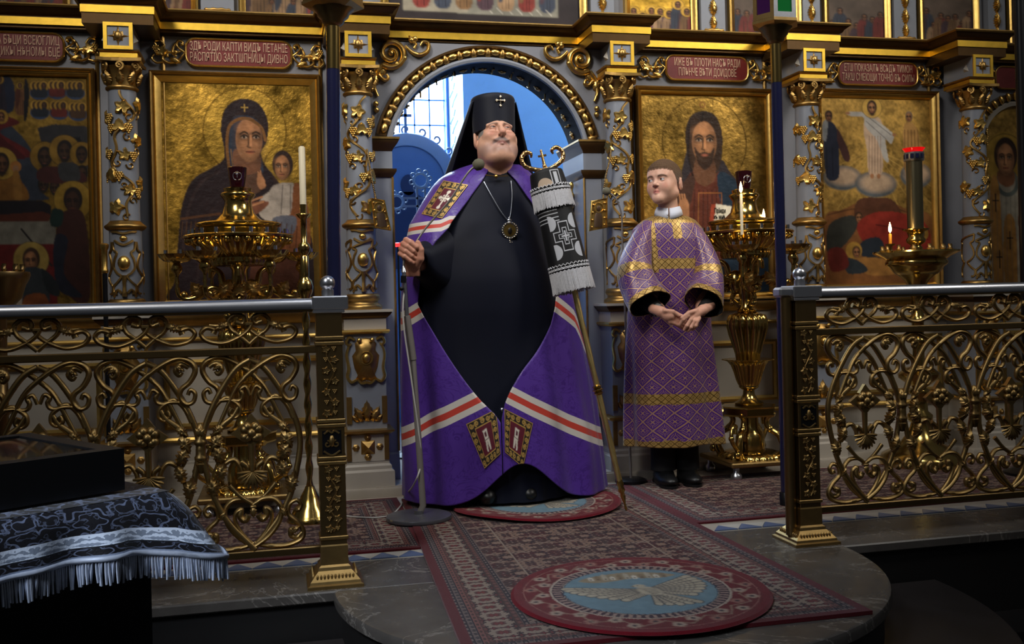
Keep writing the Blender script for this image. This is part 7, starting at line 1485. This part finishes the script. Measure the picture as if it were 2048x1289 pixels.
def cover_fn(b):
    u, v = xP(); a = u.ab(); d1 = a.mx(v.ab()); SILV = L(176, 178, 186)
    def rect(cx, cy, hx, hy): return ((u - cx).ab() * (1 / hx)).mx((v - cy).ab() * (1 / hy))
    def cross(cx, cy, L_, w_): h1 = ((u - cx).ab() < L_) * ((v - cy).ab() < w_); h2 = ((u - cx).ab() < w_) * ((v - cy).ab() < L_ * 1.25); return h1.mx(h2)
    c0 = cross(0., .31, .052, .022); c1 = cross(0., .31, .048, .018); c2 = cross(0., .31, .030, .010); c3 = cross(0., .31, .027, .007); c4 = cross(0., .31, .018, .0035)
    ln_ = (c0 - c1).mx(c2 - c3).mx(c4); co_ = X.m('SQRT', (a - .062) * (a - .062) * 1. + ((v - .31).ab() - .062) * ((v - .31).ab() - .062)); disc = (co_ < .034) * ((a < .062)) * ((v - .31).ab() > .03); c = xmix(disc, L(9, 9, 14), SILV); c = xmix(ln_, c, SILV); c = xmix(band(v, .190, .194).mx(band(v, .205, .209)).mx(band(v, .222, .226)).mx(band(v, .237, .241)) * (u < -.01), c, SILV)
    t0 = rect(.02, .06, .022, .04); t1 = rect(.02, .06, .018, .036); t2 = rect(.02, .055, .009, .025); c = xmix((t0 < 1.) - (t1 < 1.), c, SILV); c = xmix(t2 < 1., c, SILV); dd = (u + .035) * (u + .035) + (v - .085) * (v - .085); c = xmix((dd < .0012) * (v < .085), c, L(170, 150, 130)); return c
COV = M('staff_cover', fn=cover_fn, rough=.6, sheen=.04, spec=.4, bump=(240, .2, .002)); zc0 = sl - .005
def skirt(z1, z0, r1, r0, rr0, nseg=64, nr=24, dome=True):
    V = []; U = []
    for i in range(nr + 1):
        k = i / nr; z = z1 + (z0 - z1) * k; r = (r0 + (r1 - r0) * (1 - k)) * (1 if not dome else min(1, math.sqrt(max(.0, min(1., (k + .015) * 6.5)))))
        for j in range(nseg): a = 2 * PI * j / nseg; f = 1 + .02 * math.sin(a * 7) * k; V.append((r * f * math.cos(a), r * f * math.sin(a) * .82, z)); b = math.atan2(math.sin(a + PI / 2 - .0), math.cos(a + PI / 2)); U.append((b * r, zc0 - z))
    return np.array(V), [(i * nseg + j, (i + 1) * nseg + j, (i + 1) * nseg + (j + 1) % nseg, i * nseg + (j + 1) % nseg) for i in range(nr) for j in range(nseg)], np.array(U)
zA = zc0 - .112; zB = zc0 - .455; c2 = skirt(zA + .03, zB, .072, .086, 0, dome=False); part('cover_lower', xf(c2[:2], AL), COV, st, 180, uv=c2[2]).modifiers.new('t', 'SOLIDIFY').thickness = .003
c1 = skirt(zc0, zA, .070, .084, 0); part('cover_upper', xf(c1[:2], AL), COV, st, 180, uv=c1[2]).modifiers.new('t', 'SOLIDIFY').thickness = .003
FRG = M('fringe_silver', L(206, 206, 212), .42, .3, var=(120, .3)); rd_ = random.Random(5)
for zz, r, fl_ in ((zA, .085, .070), (zB, .087, .088)):
    br_ = [tube([(r * 1.01 * math.cos(a), r * .83 * math.sin(a), zz + dz_ + .004 * math.sin(a * 30 + ph_)) for a in np.linspace(0, 2 * PI, 150)], .0022, 5) for dz_, ph_ in ((.012, 0), (.012, PI), (.026, 0), (-.002, 0))]; bo = P_('braid', cat(br_), FRG); bo['kind'] = 'stuff'; sh = []
    for k in range(210): a = 2 * PI * k / 210 + rd_.uniform(-.01, .01); l_ = fl_ + rd_.uniform(-.005, .003); x, y = r * math.cos(a), r * .83 * math.sin(a); sh.append(tube([(x * 1.01, y * 1.01, zz), (x * 1.03, y * 1.03, zz - l_ * .6), (x * (1.04 + rd_.uniform(-.03, .03)), y * 1.04, zz - l_)], .0017, 4))
    fo = P_('fringe', cat(sh), FRG); fo['kind'] = 'stuff'
# ================================================================== the boy
BY = -.48; BX = W(1346, 700, BY)[0]; boy = thing('person', 'boy in a purple and gold patterned robe with folded hands, looking aside', 'person', (BX, BY, 0))
hv, hf, hc = head(False); HB = W(1329, 369, BY - .02); BV, BR = place(hv, math.radians(-49), math.radians(-3), math.radians(-3), HB, .985); hb_ = lambda p: (np.array(p) * .985) @ BR.T + HB
def clasped():
    Yh = BY - .25; p = lambda x, y, d=0.: W(x, y, Yh + d); lo = p(1290, 690, -.06); hi = p(1440, 590, .14); s = Sdf((lo[0], Yh - .07, lo[2]), (hi[0], Yh + .16, hi[2]), .0019)
    # hand on the left, back of the hand showing, fingers going under the other hand
    s.chain([p(1306, 618, .06), p(1322, 624, .02), p(1340, 632, .0)], [.022, .023, .021], .01, .01); s.el(p(1337, 633, .002), (.028, .018, .022), .012)
    for k, (dx, dy) in enumerate(((6, -8), (5, -1), (2, 6), (-3, 12))): s.chain([p(1342 + dx * .5, 632 + dy), p(1358 + dx, 640 + dy * .8, .0), p(1370 + dx, 652 + dy * .5, .012)], [.0105, .0095, .008], .008, .004)
    s.chain([p(1330, 622, -.008), p(1346, 624, -.014), p(1358, 632, -.016)], [.011, .0095, .008], .008, .004)
    # hand on the right, closing over it
    s.chain([p(1422, 612, .07), p(1406, 620, .02), p(1392, 628, -.006)], [.020, .022, .020], .01, .01); s.el(p(1387, 632, -.012), (.022, .016, .022), .012)
    for k, (x0, y0, x1, y1, x2, y2) in enumerate(((1376, 632, 1366, 640, 1360, 650), (1381, 640, 1374, 652, 1369, 660), (1388, 643, 1382, 655, 1376, 662), (1394, 643, 1391, 652, 1385, 659))): s.chain([p(x0 + 4, y0 - 6, -.016), p(x0, y0, -.032), p(x1, y1, -.034), p(x2, y2, -.020)], [.0100, .0102, .0090, .0078], .006, .003)
    s.chain([p(1392, 622, -.014), p(1378, 626, -.032), p(1364, 636, -.034)], [.011, .0092, .0078], .006, .004)
    V, F = s.mesh(); V = lap(V, F, 1, .4); return V, F, skin_col(V, (206, 154, 132))
cv_, cf_, cc2 = clasped(); tb = trunk(BX, BY + .0, 1.45, HB[2] - .14, W(1318, 620, BY - .17), W(1404, 620, BY - .17), .72, .06)
bv, bf, bc = joinq([(BV, hf, hc), (cv_, cf_, cc2), tb]); part('body', (bv, bf), SKIN, boy, 180, cols=bc)
# cropped hair: a shell over the skull with its own hairline
V, F = hv.copy(), hf; fn_ = np.cross(V[F[:, 2]] - V[F[:, 0]], V[F[:, 3]] - V[F[:, 1]]); vn = np.zeros_like(V); [np.add.at(vn, F[:, k_], fn_) for k_ in range(4)]; vn /= np.maximum(np.linalg.norm(vn, axis=1, keepdims=True), 1e-9); inw = np.sum(vn * (V - np.array((0, .01, 0))), 1).mean() < 0; vn = -vn if inw else vn
x, y, z = V.T; line = np.where(y < -.02, .058 - .22 * np.maximum(0, np.abs(x) - .035), np.where(y < .02, .050 - (y + .02) * 2.2, -.032 - .2 * (y - .02))); line = np.where((np.abs(x) > .055) & (y > -.045) & (y < .005), np.minimum(line, .058 - (y + .045) * 1.5), line); ns = np.sin(x * 420 + z * 90) * np.sin(y * 380 + x * 120) + np.sin(z * 500 + y * 200); hn = np.sin(x * 900 + np.sin(z * 60) * 3) * .0022 + np.sin(x * 390 + 1) * .0018; cut = z > line + hn; cut &= ~((np.abs(x) > .0745) & (z < .030) & (y < .045)); keep = cut[F].all(1); dirn = vn
V2 = V + dirn * (.0006 + .0002 * ns + .0035 * ss(z - line, .0, .014) * ss(z, -.01, .05) + .007 * ss(z, .060, .115) * ss(-y, -.06, .05))[:, None]; hcol = np.tile(s2l((104, 80, 60)), (len(V), 1)); fade = ss(-z, -.075, .01) * ss(y, -.06, .0); hcol = hcol * (1 - fade[:, None]) + s2l((124, 108, 98)) * fade[:, None]; ed = (1 - ss(z - line - hn, 0, .010)) * .45; hcol = hcol * (1 - ed[:, None]) + s2l((190, 146, 124)) * ed[:, None]; hcol *= (1 + .10 * ns)[:, None]
used = np.unique(F[keep]); rm = np.full(len(V), -1); rm[used] = np.arange(len(used)); HP, _ = place(V2[used], math.radians(-49), math.radians(-3), math.radians(-3), HB, .985); part('hair', (HP, rm[F[keep]]), M('short_hair', attr=True, rough=.75, spec=.25, bump=(900, .9, .004)), boy, 180, cols=np.clip(hcol[used], 0, 1))
# shirt collar
ck = hb_((0, .028, -.132)); WC = M('white_shirt', L(214, 218, 232), .7); rg = []
V = []; nn2 = 41
for k in range(nn2):
    a = -PI / 2 - .05 - (2 * PI - .10) * k / (nn2 - 1); dr = .026 * math.exp(-((abs(k - (nn2 - 1) / 2) - (nn2 - 1) / 2) / 6) ** 2)
    for r, zz in ((.050, .024 - dr * .5), (.0545, .028 - dr * .5), (.064, .008 - dr * .6), (.068, -.012 - dr)): V.append((ck[0] + r * math.cos(a - .35), ck[1] + r * math.sin(a - .35) * .98, ck[2] + zz))
part('shirt_collar', (np.array(V), grid(nn2, 4)), WC, boy, 60).modifiers.new('t', 'SOLIDIFY').thickness = .002; part('collar_button', ball(.004, tuple(W(1335, 430, BY - .085)), 8, 6), SILVER, boy, 180)
# robe: brocade lattice with meanders, gold galloons
def brocade(b):
    u, v = xP(); p_ = (u + v) * 12.5; q_ = (u - v) * 12.5; fa = (p_.fr() - .5).ab(); fb = (q_.fr() - .5).ab(); lat = (fa > .455).mx(fb > .455) * ((fa < .485).mx(fb < .485)); in2 = fa.mx(fb); ring_ = band(in2, .318, .346); gap = ((p_ * 2.).fr() - .5).ab().mn(((q_ * 2.).fr() - .5).ab()) > .10; r2 = band(in2, .205, .232); r3 = band(fa.mn(fb), .0, .035) * (in2 < .17); m3 = band((fa - fb).ab(), .0, .03) * band(in2, .235, .315)
    pat = lat.mx(ring_ * gap).mx(r2 * (1. - gap * .0)).mx(r3).mx(m3); n_ = xnoise(xco(), 7, 3); pat = pat * (n_ * .5 + .6); g = xattr('Col'); gb = X(g.outputs['Fac']); 
    zz = ((u * 34.).fr() - .5).ab() - ((v * 34.).fr() - .5).ab(); tr_ = band(zz, -.08, .08).mx(band(zz, .3, .38)); gc = xmix(tr_, L(182, 148, 84), L(96, 70, 30)); base = xmix(pat, L(70, 30, 112), L(176, 138, 98)); gm = gb > .5; X.nt.links.new((gm * .45 + pat * .3).k, b.inputs['Metallic']); return xmix(gm, base, gc)
BRC = M('purple_brocade', fn=brocade, rough=.42, sheen=.2, spec=.5)
rt = [(434, 1304, 1372, .055), (442, 1286, 1388, .075), (458, 1268, 1402, .09), (480, 1262, 1410, .105), (540, 1262, 1412, .125), (620, 1260, 1416, .135), (700, 1257, 1424, .14), (800, 1256, 1434, .15), (886, 1256, 1443, .155)]
RZ = np.array([W(1346, q[0], BY)[2] for q in rt])[::-1]; RL = np.array([W(q[1], q[0], BY)[0] for q in rt])[::-1]; RRt = np.array([W(q[2], q[0], BY)[0] for q in rt])[::-1]; RB = np.array([q[3] for q in rt])[::-1]
nz, na = 200, 220; zc = np.linspace(RZ[0], RZ[-1], nz); pa = np.linspace(-PI, PI, na); V = np.zeros((nz, na, 3)); U = np.zeros((nz, na, 2)); gm = np.zeros((nz, na))
for i, zq in enumerate(zc):
    a = (np.interp(zq, RZ, RRt) - np.interp(zq, RZ, RL)) / 2; cx = (np.interp(zq, RZ, RRt) + np.interp(zq, RZ, RL)) / 2; b = np.interp(zq, RZ, RB); lw = ss(1.05 - zq, 0, .8); f = 1 + lw * (.085 * np.sin(pa * 7 + .8 + .5 * np.sin(zq * 3)) + .04 * np.sin(pa * 12 + 2 + zq * 2)); V[i, :, 0] = cx + a * np.sin(pa) * (1 + (f - 1) * .6); V[i, :, 1] = BY - b * np.cos(pa) * f; V[i, :, 2] = zq + .004 * np.sin(pa * 5) * (zq < .25); arc_ = .17 * pa; U[i, :, 0] = arc_; U[i, :, 1] = zq
zz = V[..., 2]; xx = V[..., 0] - BX; fr_ = np.abs(pa)[None, :] < PI / 2
zb = lambda y: W(1346, y, BY - .12)[2]
gm = np.maximum(gm, (np.abs(zz - zb(798)) < .026)); gm = np.maximum(gm, (zz < RZ[0] + .030)); gm = np.maximum(gm, (np.abs(zz - zb(527)) < .023) & fr_ & (np.abs(xx) < .115)); gm = np.maximum(gm, (np.abs(xx + .004) < .022) & (zz > zb(478)) & fr_); gm = np.maximum(gm, (zz > RZ[-1] - .035)); gm = np.maximum(gm, fr_ & (np.abs(np.abs(xx) - .125) < .019) & (zz > zb(545)))
cg = np.repeat(gm.reshape(-1, 1), 3, 1).astype(float); rb = part('robe', (V.reshape(-1, 3), grid(nz, na)), BRC, boy, 180, cols=cg, uv=U.reshape(-1, 2)); rb.modifiers.new('t', 'SOLIDIFY').thickness = .003
LIN = M('black_lining', L(12, 12, 14), .7, 0)
def sleeve(cent, w0, name='sleeve'):
    "cent: (px, py, Y, half width across, half height) rows from the shoulder to the wide cuff"
    C_ = np.array([np.r_[W(a, b, c), w_, h_] for a, b, c, w_, h_ in cent]); C_ = crom(C_, 14); n_ = len(C_); ng = 72; an = np.linspace(0, 2 * PI, ng); T = np.gradient(C_[:, :3], axis=0); T /= np.linalg.norm(T, axis=1, keepdims=True); V = np.zeros((n_, ng, 3)); U = np.zeros((n_, ng, 2)); g_ = np.zeros((n_, ng)); l_ = np.r_[0, np.cumsum(np.linalg.norm(np.diff(C_[:, :3], axis=0), axis=1))]
    for i in range(n_):
        yv = np.array((0, -1., 0)); yv = yv - (yv @ T[i]) * T[i]; yv /= np.linalg.norm(yv); w_ = np.cross(T[i], yv); fo = 1 + .03 * np.sin(an * 5 + i * .1); V[i] = C_[i, :3] + (np.cos(an) * C_[i, 3] * fo)[:, None] * w_ + (np.sin(an) * C_[i, 4] * fo)[:, None] * yv; U[i, :, 0] = an * .07; U[i, :, 1] = l_[i]
    L_ = l_[-1]; g_ = np.repeat(((l_ > L_ - .028) | (np.abs(l_ - L_ * .60) < .021))[:, None], ng, 1); o = part(name, (V.reshape(-1, 3), grid(n_, ng)), [BRC, LIN], rb, 180, cols=np.repeat(g_.reshape(-1, 1), 3, 1).astype(float), uv=U.reshape(-1, 2)); m = o.modifiers.new('t', 'SOLIDIFY'); m.thickness = .003; m.material_offset = 1; m.material_offset_rim = 0; m.offset = -1; return o
sleeve([(1296, 450, BY - .01, .030, .045), (1281, 484, BY - .04, .052, .065), (1270, 540, BY - .08, .080, .085), (1284, 582, BY - .13, .092, .085), (1300, 608, BY - .19, .102, .075)], 0); sleeve([(1376, 450, BY - .01, .030, .045), (1394, 484, BY - .04, .050, .065), (1410, 540, BY - .08, .074, .085), (1411, 582, BY - .13, .088, .085), (1408, 606, BY - .19, .098, .075)], 0)
for a, b in (((1288, 600, BY - .1), (1316, 622, BY - .195)), ((1426, 598, BY - .1), (1408, 618, BY - .195))): part('inner_sleeve', tube([W(*a), (W(*a) + W(*b)) / 2, W(*b)], [.045, .038, .031], 18), M('jersey_black', L(24, 24, 26), .8), boy, 180); 
part('cuff', tube([W(1312, 619, BY - .188), W(1319, 623, BY - .207)], .030, 18, cap=False), M('cuff_grey', L(112, 112, 110), .7), boy, 180)
# trousers and boots
SHOE = M('black_boot', L(14, 14, 16), .42, 0); TRS = M('black_trouser', L(14, 14, 18), .8, 0)
for px in (1338, 1386):
    q = np.array((BX - .06 if px < 1350 else BX + .06, BY + .0, 0.)); tp = (q[0], q[1] + .01, .30); part('trouser_leg', tube([tp, (q[0], q[1] + .01, .16), (q[0], q[1] + .008, .075)], [.062, .058, .060], 18), TRS, boy, 60)
    s = Sdf(q + np.array((-.07, -.16, -.0)), q + np.array((.07, .14, .14)), .004); dx = -.012; s.el(q + np.array((dx, -.06, .038)), (.046, .085, .030), .02); s.el(q + np.array((0, .0, .05)), (.042, .06, .045), .03); s.cap(q + np.array((0, .01, .05)), q + np.array((0, .01, .12)), .043, .045, .02); s.cap(q + np.array((dx, -.09, .014)), q + np.array((0, .06, .014)), .036, .034, .012); V, F = s.mesh(); V[:, 2] = np.maximum(V[:, 2], .011); o = part('boot', (V, F), SHOE, boy, 180); part('sole', (np.array([(q[0] + x, q[1] + y, z) for z in (.0105, .020) for x, y in [(dx + .047 * math.cos(a), -.055 + .092 * math.sin(a)) if math.sin(a) < 0 else (.043 * math.cos(a), -.055 + .155 * math.sin(a)) for a in np.arange(24) * PI / 12]]), [tuple(range(23, -1, -1)), tuple(range(24, 48))] + [(i, (i + 1) % 24, 24 + (i + 1) % 24, 24 + i) for i in range(24)]), SHOE, o, 40)
for x in (-.20, -.02):
    s = Sdf((x - .06, -.90, .0), (x + .06, -.55, .12), .004); s.el((x, -.74, .072), (.045, .10, .032), .02); s.cap((x, -.80, .072), (x, -.62, .072), .035, .035, .01); V, F = s.mesh(); part('shoe', (V, F), SHOE, man, 180)
